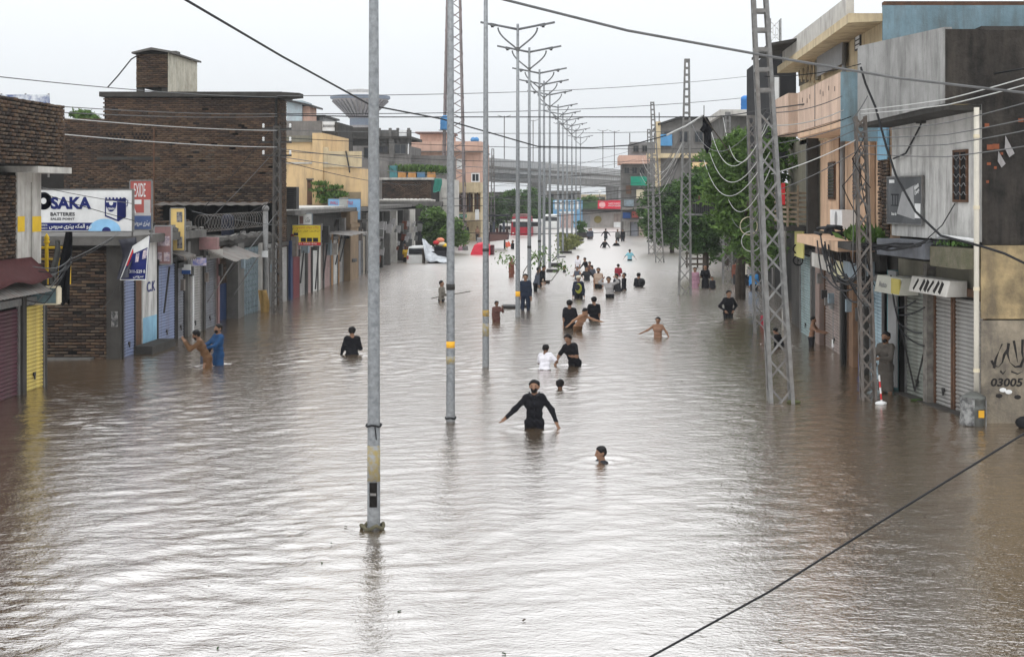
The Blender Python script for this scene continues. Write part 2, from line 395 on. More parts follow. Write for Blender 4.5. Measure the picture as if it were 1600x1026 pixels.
def panel(parent, name, x0, x1, y, z0, z1, mat, th=.04, frame=None, label=None, cat=None, group=None):
    """A board that faces the camera side of the street, with a rim."""
    mb = MB(); mb.box(x0, x1, y, y + th, z0, z1)
    o = mb.build(name, mat, parent, label=label if parent else None, origin=None if parent else ((x0 + x1) / 2, y, z0))
    if not parent: tag(o, label, cat, group)
    if frame:
        w = .035; mb = MB(); e = .012
        mb.box(x0 - e, x1 + e, y - e, y + th + e, z0 - w, z0); mb.box(x0 - e, x1 + e, y - e, y + th + e, z1, z1 + w)
        mb.box(x0 - w, x0, y - e, y + th + e, z0, z1); mb.box(x1, x1 + w, y - e, y + th + e, z0, z1)
        mb.build('frame', frame, o)
    return o
def patch(parent, name, x0, x1, y, z0, z1, mat, th=.004):
    return MB().box(x0, x1, y - th, y, z0, z1).build(name, mat, parent)

def cable(pts, r, mat, label, sag=0.0, name='cable', group='cables slung across and along the street', n=14):
    """Through the given points; each span hangs by sag (a share of its length)."""
    P = []
    for a, b in zip(pts[:-1], pts[1:]):
        L = (b - a).length
        for i in range(n):
            t = i / n; q = a.lerp(b, t); q = q - Vector((0, 0, 4 * sag * L * t * (1 - t))); P.append(q)
    P.append(pts[-1]); mb = MB(); mb.tube(P, r, n=5)
    return tag(mb.build(name, mat, None, smooth=True, origin=P[0]), label, 'cable', group)

# ---------------------------------------------------------------- trees
def tree(name, label, cat, base, height, blobs, nleaf, leaf, mat, trunk_r=.12, group=None, clump=.45, droop=.3, stems=1, seed=1, stuff=False):
    g = np.random.default_rng(seed); t = thing(name, label, cat, base, group); b = Vector(base)
    top = Vector(blobs[0][:3]); mb = MB()
    hub = b.lerp(Vector((top.x, top.y, b.z)), .3) + Vector((0, 0, max(height * .4, .4)))
    for s in range(stems):
        o = Vector((g.normal(0, .15), g.normal(0, .15), 0)) if stems > 1 else Vector((0, 0, 0))
        mb.tube([b + o - Vector((0, 0, .5)), b + o * .9 + Vector((0, 0, hub.z * .4)), hub + o * .5], [trunk_r * 1.15, trunk_r, trunk_r * .8], n=8)
    mb.build('trunk', BARK, t, smooth=True)
    cs = []; W_ = np.array([q[3] * q[4] * q[5] for q in blobs]); W_ = W_ / W_.sum()
    nc = max(6, nleaf // 60)
    for i in range(nc):
        q = blobs[int(g.choice(len(blobs), p=W_))]; v = g.normal(0, 1, 3); v /= np.linalg.norm(v); r = g.random() ** .45
        cs.append(np.array(q[:3]) + v * r * np.array(q[3:6]) * (1 + .12 * g.normal()))
    cs = np.array(cs); mb = MB()
    for c in cs[::max(1, nc // 26)]:
        e = Vector(c); m = hub.lerp(e, .5) + Vector((g.normal(0, .1), g.normal(0, .1), g.random() * .2))
        mb.tube([hub, m, e], [trunk_r * .45, trunk_r * .25, .012], n=5)
    mb.build('branch', BARK, t, smooth=True)
    ci = g.integers(0, nc, nleaf); off = g.normal(0, clump * .5, (nleaf, 3)); off[:, 2] *= .6; off[:, 2] -= droop * np.hypot(off[:, 0], off[:, 1])
    c = cs[ci] + off
    a = g.normal(0, 1, (nleaf, 3)); a[:, 2] = a[:, 2] * .5 - droop; a /= np.linalg.norm(a, axis=1)[:, None]
    q = np.cross(a, g.normal(0, 1, (nleaf, 3))); q /= np.linalg.norm(q, axis=1)[:, None]
    s = leaf * (.6 + .8 * g.random(nleaf))[:, None]
    V = np.stack([c - a * s, c + q * s * .38, c + a * s, c - q * s * .38], 1).reshape(-1, 3) - np.array(base)
    tint = np.clip(.5 + .22 * g.normal(size=nc)[ci] + .18 * g.normal(size=nleaf), 0, 1)
    me = quad_mesh('crown', V, np.arange(nleaf * 4).reshape(-1, 4), mat, tint)
    o = bpy.data.objects.new('crown', me); col.objects.link(o); o.parent = t
    return t
def weeds(parent, pts, mat, n=60, size=.12, name='weed'):
    V = []; T = []
    for p in pts:
        for i in range(n):
            b = np.array(p) + rng.normal(0, .12, 3) * (1.6, 1.6, 0); d = rng.normal(0, 1, 3) * (.5, .5, .4) + (0, 0, 1.1); d /= np.linalg.norm(d); s = size * (.5 + rng.random())
            w = np.cross(d, rng.normal(0, 1, 3)); w /= np.linalg.norm(w)
            V += [b - w * s * .12, b + d * s * .6 - w * s * .2, b + d * s, b + d * s * .6 + w * s * .2]; T.append(rng.random())
    V = np.array(V) - np.array(wloc(parent)); me = quad_mesh(name, V, np.arange(len(V)).reshape(-1, 4), mat, T)
    o = bpy.data.objects.new(name, me); col.objects.link(o); o.parent = parent; return o

# ---------------------------------------------------------------- people: signed-distance bodies meshed by surface nets
def nets(f, lo, c):
    s = f < 0; nx, ny, nz = f.shape
    cnt = np.zeros((nx - 1, ny - 1, nz - 1)); acc = np.zeros((nx - 1, ny - 1, nz - 1, 3)); corner = [(i, j, k) for i in (0, 1) for j in (0, 1) for k in (0, 1)]
    sl = lambda d: tuple(slice(d[a], f.shape[a] - 1 + d[a]) for a in range(3))
    for a in corner:
        for ax in range(3):
            if a[ax]: continue
            b = list(a); b[ax] = 1; fa, fb = f[sl(a)], f[sl(b)]; m = s[sl(a)] != s[sl(b)]
            t = np.where(m, fa / np.where(m, fa - fb, 1), 0); cnt += m
            for q in range(3): acc[..., q] += m * (a[q] + (t if q == ax else 0))
    act = cnt > 0; idx = -np.ones(act.shape, int); idx[act] = np.arange(act.sum()); I = np.argwhere(act)
    V = (I + acc[act] / cnt[act][:, None]) * c + lo; Q = []
    for ax in range(3):
        u, v = (ax + 1) % 3, (ax + 2) % 3; d = [0, 0, 0]; d[ax] = 1
        a = [slice(1, n - 1) for n in f.shape]; a[ax] = slice(0, f.shape[ax] - 1); b = list(a); b[ax] = slice(1, f.shape[ax])
        m = s[tuple(a)] != s[tuple(b)]; E = np.argwhere(m); 
        if not len(E): continue
        for q in range(3):
            if q != ax: E[:, q] += 1
        inside = s[E[:, 0], E[:, 1], E[:, 2]]
        def at(du, dv):
            K = E.copy(); K[:, u] += du; K[:, v] += dv; return idx[K[:, 0], K[:, 1], K[:, 2]]
        q4 = np.stack([at(-1, -1), at(0, -1), at(0, 0), at(-1, 0)], 1); q4[~inside] = q4[~inside][:, ::-1]; Q.append(q4)
    if not Q: return V, np.zeros((0, 4), int)
    Q = np.concatenate(Q); return V, Q[(Q >= 0).all(1)]
def sdf(P, prims, k, infl=0.0):
    d = None
    for a, b, ra, rb in prims:
        a = np.asarray(a, float); b = np.asarray(b, float); ab = b - a; L = ab @ ab
        t = np.clip(((P - a) @ ab) / L, 0, 1) if L > 1e-9 else np.zeros(P.shape[:-1])
        q = np.linalg.norm(P - a - t[..., None] * ab, axis=-1) - (ra + t * (rb - ra)) - infl
        if d is None: d = q
        else:
            h = np.maximum(k - np.abs(d - q), 0) / k; d = np.minimum(d, q) - h * h * k * .25
    return d
def surf(prims, k, c, infl=0.0, clips=(), zmin=-.3, wr=0.0):
    pts = np.array([p for q in prims for p in (q[0], q[1])]); r = max(max(q[2], q[3]) for q in prims) + infl + 2 * c
    lo = pts.min(0) - r; hi = pts.max(0) + r; lo[2] = max(lo[2], zmin)
    if hi[2] < lo[2] + 3 * c: return np.zeros((0, 3)), np.zeros((0, 4), int)
    n = np.maximum(np.ceil((hi - lo) / c).astype(int) + 1, 4)
    g = np.stack(np.meshgrid(*[lo[i] + np.arange(n[i]) * c for i in range(3)], indexing='ij'), -1)
    f = sdf(g, prims, k, infl)
    if wr: f = f + wr * np.sin(19 * g[..., 0] + 4 * np.sin(13 * g[..., 2]) + 7 * g[..., 1]) * np.sin(23 * g[..., 2] + 5 * np.sin(11 * g[..., 0]))
    for nrm, off in clips: f = np.maximum(f, g @ np.array(nrm, float) - off)
    f[0] = f[-1] = 1; f[:, 0] = f[:, -1] = 1; f[:, :, 0] = f[:, :, -1] = 1
    return nets(f, lo, c)
SKIN = M('skin', (.29, .165, .108), (.23, .13, .085), scale=6, rough=.55, bump=0); SKIND = M('skin_dark', (.17, .09, .058), (.13, .07, .045), scale=6, rough=.5, bump=0)
HAIR = M('black_hair', (.012, .010, .010), (.008, .007, .007), rough=.5, bump=.3, fine=90); EYE = flat('eye_dark', (.01, .008, .008))
CL = {}
def cloth(k, c): CL[k] = M('cloth_' + k, c, tuple(x * .7 for x in c), scale=7, rough=.8, bump=.5, fine=16); return CL[k]
for k, c in dict(black=(.011, .011, .014), navy=(.02, .028, .05), charcoal=(.035, .035, .04), white=(.68, .66, .70), brown=(.15, .08, .04), blue=(.022, .07, .17), rust=(.20, .075, .05), maroon=(.13, .06, .05), red=(.30, .03, .05), aqua=(.22, .48, .56),
                 grey=(.16, .16, .15), khaki=(.20, .18, .15), doorway_grey=(.12, .105, .09), pink=(.42, .24, .30), beige=(.48, .36, .28), cream=(.62, .57, .48), yellow=(.72, .45, .04), lightgrey=(.40, .385, .38), slate=(.09, .10, .13), skyblue=(.06, .25, .55), lime=(.34, .36, .06), wet=(.10, .085, .07)).items(): cloth(k, c)
PEOPLE = 'people wading through the flood water'
def limb(s, spec, l1, l2):
    a, b = (np.array(q, float) for q in spec); a /= np.linalg.norm(a); b /= np.linalg.norm(b); return s + a * l1, s + a * l1 + b * l2
DOWN = ((.12, .02, -1), (.04, .16, -1))
def person(px, top, base, label, shirt='black', sleeve='long', trousers='black', yaw=0, lean=0, roll=0, arms=(DOWN, DOWN), h=1.72, hem=.86, tunic=False, hair=True, beard=False, skin=None, stride=0, girl=False, only_head=False, group=PEOPLE, d=None, z0=0.0, slim=1.0, head_yaw=0, headtop=None):
    """px: column, top: head top, base: waterline in the photograph; arms: (upper, fore) directions, x outwards, y forwards."""
    d = d or D(base); vis = (base - top) * d / F + z0; s = h / 1.75
    c = min(max(d * .00046, .0145), .05); sk = skin or SKIN
    yr = R(yaw); cy, sy = math.cos(yr), math.sin(yr)
    pv = np.array([0, 0, .93]); lr, rr = R(lean), R(roll)
    Rl = np.array([[1, 0, 0], [0, math.cos(lr), -math.sin(lr)], [0, math.sin(lr), math.cos(lr)]]); Rl = Rl.T if False else Rl
    Rr = np.array([[math.cos(rr), 0, math.sin(rr)], [0, 1, 0], [-math.sin(rr), 0, math.cos(rr)]])
    up = lambda p: pv + Rr @ (Rl @ (np.array(p, float) - pv))
    hx = R(head_yaw); hz = lambda p: up((p[0] * math.cos(hx) - p[1] * math.sin(hx), p[0] * math.sin(hx) + p[1] * math.cos(hx), p[2]))
    w = .92 if girl else 1.0; w *= slim
    tor = [(up((-.135 * w, 0, 1.405)), up((.135 * w, 0, 1.405)), .072, .072), (up((-.085 * w, -.01, 1.27)), up((.085 * w, -.01, 1.27)), .108 * w, .108 * w), (up((-.065 * w, 0, 1.10)), up((.065 * w, 0, 1.10)), .098 * w, .098 * w), ((-.08 * w, .01, .94), (.08 * w, .01, .94), .108 * w, .108 * w)]
    head = [(hz((0, .012, 1.645)), hz((0, .012, 1.645)), .094, .094), (hz((0, -.022, 1.60)), hz((0, -.045, 1.548)), .070, .050), (up((0, .01, 1.42)), hz((0, .01, 1.58)), .058, .052), (hz((0, -.095, 1.625)), hz((0, -.117, 1.59)), .010, .016), (hz((-.088, .01, 1.62)), hz((-.09, .012, 1.60)), .017, .012), (hz((.088, .01, 1.62)), hz((.09, .012, 1.60)), .017, .012)]
    ua, fa, hands = [], [], []
    for sx, spec in ((-1, arms[0]), (1, arms[1])):
        S = up((sx * .175 * w, 0, 1.395)); fix = [(q[0] * sx, -q[1], q[2]) for q in spec]
        e, wr = limb(S, fix, .285, .25); ua.append((S, e, .052, .042)); fa.append((e, wr, .041, .028)); hands.append((wr, (wr - e) / np.linalg.norm(wr - e), sx))
    legs = []
    for sx in (-1, 1):
        st = R(stride) * sx; hip = np.array([sx * .095, .01, .90]); kn = hip + .43 * np.array([sx * .03, -math.sin(st), -math.cos(st)]); an = kn + .42 * np.array([0, math.sin(abs(st)) * .6, -1.0])
        legs += [(hip, kn, .085, .058), (kn, an, .056, .038), (an, an + np.array([0, -.17, -.05]), .038, .032)]
    zo = vis / s - 0  # scaled height of head top above water
    ht = max(q[0][2] + q[2] for q in head[:1]) + .008; dz = zo - ht   # moves the figure so that its crown meets the photo's
    zmin = -dz - .28
    root = thing('person', label, 'person', (X(px, d), d, 0), group)
    def place(V):
        V = V * s; V[:, 2] += dz * s; return np.stack([V[:, 0] * cy - V[:, 1] * sy, V[:, 0] * sy + V[:, 1] * cy, V[:, 2]], 1)
    def emit(name, prims, k, mat, infl=0.0, clips=(), cc=None):
        V, Q = surf(prims, k, cc or c / s, infl, clips, zmin, .0055 if name in ('shirt', 'trousers') else .008 if name == 'hair' else 0)
        if not len(Q): return None
        o = bpy.data.objects.new(name, quad_mesh(name, place(V), Q, mat, smooth=True)); col.objects.link(o); o.parent = root; return o
    body = head + tor + ua + fa + legs
    hp = []
    for wr, dr, sx in hands:
        side = np.cross(dr, (0, 0, 1.0)); side = side / max(np.linalg.norm(side), 1e-3) if np.linalg.norm(side) > .2 else np.array([sx, 0, 0.]); nn = np.cross(side, dr)
        hp.append((wr, wr + dr * .085, .026, .030))
        if d < 62:
            hp_f = [(wr + dr * .085 + side * q * .018, wr + dr * (.085 + L_ * .6) + side * q * .021 + nn * .006, wr + dr * (.085 + L_) + side * q * .022 + nn * .022) for q, L_ in ((-1.4, .062), (-.5, .078), (.5, .084), (1.4, .074))] + [(wr + dr * .03 + side * 1.2 * .02, wr + dr * .055 + side * .045 + nn * .012, wr + dr * .085 + side * .055 + nn * .02)]
            hands_f = MB()
            for f3 in hp_f: hands_f.tube([tuple(q) for q in f3], [.0105, .0095, .007], n=6)
            hp.append((hp_f, hands_f))
    V, Q = surf(body + [q for q in hp if len(q) == 4], .045, c / s, 0.0, (), zmin); V = place(V)
    fs = [tuple(q) for q in Q]; vs = [tuple(v) for v in V]
    for q in hp:
        if len(q) == 2:
            n0 = len(vs); vs += [tuple(v) for v in place(np.array(q[1].v))]; fs += [tuple(i + n0 for i in f) for f in q[1].f]
    me = bpy.data.meshes.new('body'); me.from_pydata(vs, [], fs); me.polygons.foreach_set('use_smooth', [True] * len(fs)); me.materials.append(sk); me.update()
    o = bpy.data.objects.new('body', me); col.objects.link(o); o.parent = root
    if hair:
        nv = hz((0, .85, 2.165)) - hz((0, 0, 1.645)); nv = nv / np.linalg.norm(nv); cpt = hz((0, -.062, 1.678))
        emit('hair', head[:1], .02, HAIR, .016, ((tuple(-nv), float(-nv @ cpt)),))
    if d < 75 and not (90 < abs(yaw) % 360 < 270):
        mb = MB()
        for sx in (-1, 1): mb.ball(hz((sx * .033, -.083, 1.632)), .0115, 6, 4); mb.tube([hz((sx * .016, -.086, 1.650)), hz((sx * .048, -.074, 1.652))], .005, n=4)
        mb.tube([hz((-.022, -.094, 1.562)), hz((.022, -.094, 1.562))], .006, n=4)
        V = place(np.array([tuple(v) for v in mb.v])); me = bpy.data.meshes.new('face'); me.from_pydata([tuple(v) for v in V], [], mb.f); me.materials.append(EYE); o = bpy.data.objects.new('eyes_and_brows', me); col.objects.link(o); o.parent = root
    if beard:
        nv = hz((0, -.35, 1.2)) - hz((0, 0, 1.645)); nv = nv / np.linalg.norm(nv); cpt = hz((0, -.030, 1.560))
        emit('beard', head[:2], .045, HAIR, .009, ((tuple(-nv), float(-nv @ cpt)),))
    if shirt and not only_head:
        hemz = .40 if tunic else hem
        pr = list(tor); arm = ua + fa if sleeve == 'long' else [(a, a + (b - a) * .75, .056, .056) for a, b, _, _ in ua] if sleeve == 'short' else []
        if tunic: pr += [((-.08, 0, .85), (-.09, 0, .42), .09, .10), ((.08, 0, .85), (.09, 0, .42), .09, .10), ((0, 0, .8), (0, 0, .42), .09, .11)]
        emit('shirt', pr + arm, .05, CL[shirt], .010, (((0, 0, -1), -hemz),))
    if trousers and not only_head and not tunic:
        emit('trousers', tor[3:] + legs[:2] + legs[3:5], .04, CL[trousers], .012, (((0, 0, 1), .985),))
    return root
# ---------------------------------------------------------------- water
WAKES = []   # (x, y, amplitude, radius) of ripples round waders, filled before the sheet is meshed
def build_water():
    x0, x1, y0, y1, st = -21.0, 17.0, 11.0, 230.0, .08
    xs = np.arange(x0, x1 + 1e-6, st); ys = np.concatenate([np.arange(y0, 45, .07), np.arange(45, 100, .14), np.arange(100, y1, .4)]); gx, gy = np.meshgrid(xs, ys, indexing='ij'); z = np.zeros_like(gx); stp = np.gradient(ys)[None, :]
    g = np.random.default_rng(3)
    mod = .7 + .45 * np.sin(gx * .31 + np.sin(gy * .17) * 1.5) * np.sin(gy * .23 + gx * .08 + 1.1)
    for i in range(72):
        lam = .2 * (9.0 ** (g.random() ** 1.7)); th = math.pi / 2 + .2 + g.normal(0, .95); k = 2 * math.pi / lam
        a = .0034 * lam * (.5 + g.random()) / (1 + .5 * lam) * .92; ph = g.random() * 7
        warp = .35 * np.sin(gx * .7 / lam + ph) + .3 * np.sin(gy * .5 / lam - ph)
        env = np.clip(.35 + np.sin(gx * (.5 + g.random()) + g.random() * 6 + 1.5 * np.sin(gy * .21 + ph)) * np.sin(gy * (.25 + .5 * g.random()) + g.random() * 6 + 1.2 * np.sin(gx * .33 - ph)), 0, 1.3) if i % 2 == 0 else env
        z += np.clip((lam / stp - 2.5) / 2, 0, 1) * 1.2 * env * a * np.sin(k * (gx * math.cos(th) + gy * math.sin(th)) + ph + warp)
    z *= mod
    for wx, wy, am, rad in WAKES:
        r = np.hypot(gx - wx, (gy - wy)); z += am * np.cos(r * 13) * np.exp(-(r / rad) ** 2)
    e = np.minimum(np.minimum(gx - x0, x1 - gx), np.minimum(gy - y0, y1 - gy)); z *= np.clip(e / 3, 0, 1)
    V = np.stack([gx, gy, z], -1).reshape(-1, 3); nx, ny = gx.shape; I = np.arange(nx * ny).reshape(nx, ny)
    Q = np.stack([I[:-1, :-1], I[1:, :-1], I[1:, 1:], I[:-1, 1:]], -1).reshape(-1, 4)
    n = len(V); X0, X1, Y0, Y1 = -330, 330, -60, 640
    E = [(X0, Y0), (X1, Y0), (X1, Y1), (X0, Y1)]; V = np.concatenate([V, np.array([(a, b, 0.) for a, b in E])])
    c = [I[0, 0], I[-1, 0], I[-1, -1], I[0, -1]]
    Q = np.concatenate([Q, np.array([(n, n + 1, c[1], c[0]), (n + 1, n + 2, c[2], c[1]), (n + 2, n + 3, c[3], c[2]), (n + 3, n, c[0], c[3])])])
    m = bpy.data.materials.new('muddy_water'); m.use_nodes = True; nt = m.node_tree; nn, l = nt.nodes, nt.links; b = nn['Principled BSDF']
    tc = nn.new('ShaderNodeTexCoord')
    nz = nn.new('ShaderNodeTexNoise'); nz.inputs['Scale'].default_value = .35; nz.inputs['Detail'].default_value = 6; l.new(tc.outputs['Object'], nz.inputs['Vector'])
    rp = nn.new('ShaderNodeValToRGB'); rp.color_ramp.elements[0].color = (.060, .041, .023, 1); rp.color_ramp.elements[1].color = (.095, .067, .041, 1); l.new(nz.outputs['Fac'], rp.inputs[0]); l.new(rp.outputs[0], b.inputs['Base Color'])
    b.inputs['Roughness'].default_value = .02; b.inputs['IOR'].default_value = 10.5; b.inputs['Specular Tint'].default_value = (1, .965, .94, 1); b.inputs['Specular IOR Level'].default_value = .5
    # far down the street the ripples are too fine to model one by one: there they are roughness instead of bumps
    gp = nn.new('ShaderNodeSeparateXYZ'); l.new(tc.outputs['Object'], gp.inputs[0])
    def ramp(a, b, c, d):
        q = nn.new('ShaderNodeMapRange'); q.inputs['From Min'].default_value = a; q.inputs['From Max'].default_value = b; q.inputs['To Min'].default_value = c; q.inputs['To Max'].default_value = d; l.new(gp.outputs['Y'], q.inputs['Value']); return q
    calm = ramp(32, 120, 1, .5); l.new(ramp(26, 95, .05, .29).outputs[0], b.inputs['Roughness'])
    bumps = None
    for sx, sy, scl, strg, dist in ((1, 1.8, 2.4, .5, .018), (1, 1.5, 7.5, .6, .014), (1, 1.3, 19, .5, .006)):
        mp = nn.new('ShaderNodeMapping'); mp.inputs['Scale'].default_value = (sx, sy, 1); mp.inputs['Rotation'].default_value = (0, 0, .15); l.new(tc.outputs['Object'], mp.inputs[0])
        q = nn.new('ShaderNodeTexNoise'); q.inputs['Scale'].default_value = scl; q.inputs['Detail'].default_value = 3; q.inputs['Distortion'].default_value = 1.2; l.new(mp.outputs[0], q.inputs['Vector'])
        bp = nn.new('ShaderNodeBump'); ms_ = nn.new('ShaderNodeMath'); ms_.operation = 'MULTIPLY'; ms_.inputs[1].default_value = strg; l.new(calm.outputs[0], ms_.inputs[0]); l.new(ms_.outputs[0], bp.inputs['Strength']); bp.inputs['Distance'].default_value = dist; l.new(q.outputs['Fac'], bp.inputs['Height'])
        if bumps: l.new(bumps.outputs[0], bp.inputs['Normal'])
        bumps = bp
    l.new(bumps.outputs[0], b.inputs['Normal'])
    fl = MB()
    for i in range(40):
        y = 15 + 60 * random.random() ** 1.6; x = -.38 * y + random.random() * .66 * y; a = random.random() * 6; s = .015 + .03 * random.random()
        if -12.5 < x < 6.4: fl.bar((x, y, .012), (x + s * math.cos(a), y + s * math.sin(a), .02), .012 + .01 * random.random(), .008, m=random.randrange(3))
    fl.build('floating_debris', [BARK, LEAFB, WHITE], None, kind='stuff')
    o = bpy.data.objects.new('flood_water', quad_mesh('flood_water', V, Q, m, smooth=True)); col.objects.link(o); o['kind'] = 'structure'; o['label'] = 'brown flood water filling the whole street'
hz_ = MB().box(-360, 360, -70, 660, -1.5, 36).build('haze', bpy.data.materials.new('haze')); hz_['kind'] = 'stuff'
hm = MATS['haze'] = hz_.data.materials[0]; hm.use_nodes = True; hm.node_tree.nodes.clear()
ho = hm.node_tree.nodes.new('ShaderNodeOutputMaterial'); hv = hm.node_tree.nodes.new('ShaderNodeVolumePrincipled'); hv.inputs['Density'].default_value = .0003; hv.inputs['Color'].default_value = (.93, .95, .97, 1)
hm.node_tree.links.new(hv.outputs[0], ho.inputs['Volume'])

# ================================================================ LEFT SIDE OF THE STREET
XL = -12.9
LF = Fr((XL, 0), (XL, 200))                 # the left shop fronts; u is the distance from the camera
uL = LF.u
# ---- nearest house with the maroon and yellow shutters
h0 = thing('shop_house', 'nearest brick shop house with maroon and yellow shutters beside the alley', 'building', (XL, 34, 0))
UF = Fr((-12.4, 0), (-12.4, 200))           # its upper wall stands half a metre further out
MB().box(-17.5, -12.42, 27.5, 36.08, 5.13, 6.55).build('upper_wall', MORT, h0)
bricks(h0, UF, 29.0, 36.08, 5.15, 6.6, n=240)
bricks(h0, Fr((-17.5, 36.1), (-12.45, 36.1)), 0, .01, 4, 4.01, n=0)
MB().box(-17.6, -12.33, 34.2, 36.4, 4.98, 5.12).build('floor_slab', WHITEW, h0)
MB().box(-17.5, -12.92, 27.5, 36.0, -.6, 4.97).build('wall', MORT, h0)
bricks(h0, LF, 29, 34.35, 2.4, 4.97, n=120)
mb = MB(); LF.pbox(mb, 25, 36, 265, 412, -.01, .035); LF.pbox(mb, 48, 62, 265, 412, -.01, .035); LF.pbox(mb, 36, 48, 265, 285, -.01, .035); mb.build('plaster_pier', WHITEW, h0)
mb = MB(); LF.pbox(mb, 36, 48, 285, 405, -.01, .008); mb.build('niche_panel', WHITEW, h0)
mb = MB(); LF.pbox(mb, 25, 36, 338, 362, .036, .04); LF.pbox(mb, 48, 62, 338, 362, .036, .04); mb.build('yellow_band', YEL, h0)
shutter(h0, LF, 31.6, 34.42, 2.0, S_MAROON, single=True, label='maroon roller shutter', pitch=.088, o=.02)
shutter(h0, LF, 34.72, 36.0, 1.98, S_YELLOW, single=True, label='yellow roller shutter', pitch=.088, o=.02)
mb = MB(); LF.box(mb, 34.46, 34.68, -.5, 2.6, .0, .14); mb.build('pier', CONCD, h0)
mb = MB(); LF.box(mb, 36.02, 36.1, -.5, 2.6, .0, .1); mb.build('pier', CONCD, h0)
# corrugated canopy above the maroon shutter
mb = MB(); g = [[LF.p(u, 2.62 - .34 * t + .015 * (i % 2), .05 + .55 * t) for t in (0, .5, 1)] for i, u in enumerate(np.linspace(31.2, 35.0, 40))]; mb.sheet(g, .006)
tag(mb.build('canopy', TIN, None, origin=(XL, 33, 2.3)), 'grey corrugated metal canopy over the maroon shutter', 'canopy')
mb = MB(); g = [[LF.p(u, 3.05 - .5 * t - .05 * math.sin(u * 3) * t, .05 + .5 * t) for t in (0, .4, .75, 1)] for u in np.linspace(31, 35.2, 14)]; mb.sheet(g, .01)
tag(mb.build('tarpaulin', cloth('tarp', (.10, .035, .035)), None, origin=(XL, 33, 2.8), smooth=True), 'dark red tarpaulin rolled above the grey corrugated canopy', 'tarpaulin')
o = panel(None, 'sign_box', -13.3, -12.35, 35.4, 1.98, 2.33, M('sign_face', (.20, .30, .32), (.12, .16, .17), scale=5, streak=.5), th=.25, frame=CREAMP, label='small faded teal sign box above the yellow shutter', cat='sign')
rl = thing('balcony_railing', 'yellow painted metal railing with ball finials under the battery sign', 'railing', (-12.9, 36.6, 2.4))
for px in (73, 108):
    mb = MB(); x = X(px, 36.6); mb.tube([(x, 36.6, 2.35), (x, 36.6, 3.32)], .045, n=10); mb.lathe((x, 36.6, 3.32), [(.045, 0), (.075, .02), (.075, .05), (.05, .08), (.07, .12), (.05, .17), (.005, .24)], n=10); mb.build('post', YEL, rl, smooth=True)
for z in (3.22, 2.95): MB().tube([(X(28, 36.6), 36.6, z), (X(110, 36.6), 36.6, z)], .033 if z > 3 else .02, n=8).build('rail', YEL, rl, smooth=True)
MB().tube([(X(92, 36.6), 36.6, 2.5), (X(92, 36.6), 36.6, 3.2)], .02, n=6).build('baluster', YEL, rl)
MB().tube([(X(101, 36.6), 36.6, 2.5), (X(101, 36.6), 36.6, 3.2)], .02, n=6).build('baluster', YEL, rl)
def rag(px0, px1, y0, y1, d, mat, label, taper=.5, name='hanging_cloth', group=None):
    xa, xb = X(px0, d), X(px1, d); za, zb = Z(y0, d), Z(y1, d); mb = MB(); ph = random.random() * 6; rows = []
    for i in range(9):
        t = i / 8; w = (xb - xa) * (taper + (1 - taper) * math.sin(t * 2.6 + .4)); cx = (xa + xb) / 2 + .06 * math.sin(t * 4 + ph)
        rows.append([(cx + w * (q - .5), d + .05 * math.sin(q * 9 + t * 3 + ph), za + (zb - za) * t - .05 * math.sin(q * 5 + ph) * t) for q in (0, .2, .4, .6, .8, 1)])
    mb.sheet(rows, .008); return tag(mb.build(name, mat, None, smooth=True, origin=((xa + xb) / 2, d, zb)), label, 'cloth', group)
rag(95, 113, 362, 475, 36.4, CL['black'], 'long black cloth hanging from the yellow railing')
rag(80, 92, 375, 440, 36.35, CL['grey'], 'grey cloth hanging from the yellow railing beside the black one')
rag(47, 61, 316, 362, 35.9, CL['black'], 'black pennant hanging on the whitewashed pier by the battery sign', taper=.25)
mb = MB(); mb.box(-13.2, -13.0, 35.0, 35.3, 3.05, 3.25)
# hoarding far behind the parapet
hb = thing('hoarding', 'pale torn hoarding on a frame above the nearest brick parapet', 'hoarding', (X(40, 46), 46, 6.5))
MB().box(X(-8, 46), X(77, 46), 46, 46.05, Z(176, 46), Z(148, 46)).build('board', M('torn_print', (.62, .64, .66), (.10, .13, .25), scale=2.6, amt=1.5), hb)
for px in (2, 40, 76): MB().tube([(X(px, 46.1), 46.1, 5.0), (X(px, 46.1), 46.1, Z(146, 46))], .03, n=5).build('post', STEEL, hb)
MB().box(-26, -15.5, 40.5, 41.2, 5.1, 5.3)

# ---- low corner shop row beyond the alley
h1 = thing('shop_row', 'long low shop row with blue and grey shutters under a flat roof', 'building', (XL, 52, 0))
MB().box(-17.5, XL - .35, 42.02, 50.4, -.6, 3.1).build('wall', MORT, h1); MB().box(-17.5, XL - .35, 50.41, 62.4, -.6, 2.71).build('wall', MORT, h1)
A1 = Fr((-17.4, 42.0), (XL, 42.0))
bricks(h1, A1, 1.0, A1.u(168), -.3, 3.0, n=300, see=lambda x, y: 66 < x < 170 and y < 562)
mb = MB(); mb.box(-17.6, XL + .25, 41.75, 50.4, 3.1, 3.34); mb.build('roof', CONC, h1); MB().box(-17.6, XL + .1, 50.45, 62.38, 2.72, 2.86).build('roof', CONCD, h1)
mb = MB(); mb.box(X(168, 42), XL + .02, 41.9, 42.4, -.6, 3.1); mb.build('corner_pillar', CONCD, h1)
MB().box(X(176, 42), X(186, 42), 41.88, 41.895, Z(510, 42), Z(486, 42)).build('notice', M('notice', (.25, .24, .23), (.06, .06, .06), scale=12, amt=1.6), h1)
MB().box(-16.6, -13.6, 41.6, 42.3, -.6, .04).build('plinth', CONC, h1)
shutter(h1, LF, uL(190), uL(209), 2.35, S_BLUE, single=True, label='periwinkle blue roller shutter at the corner', frame=DSTEEL)
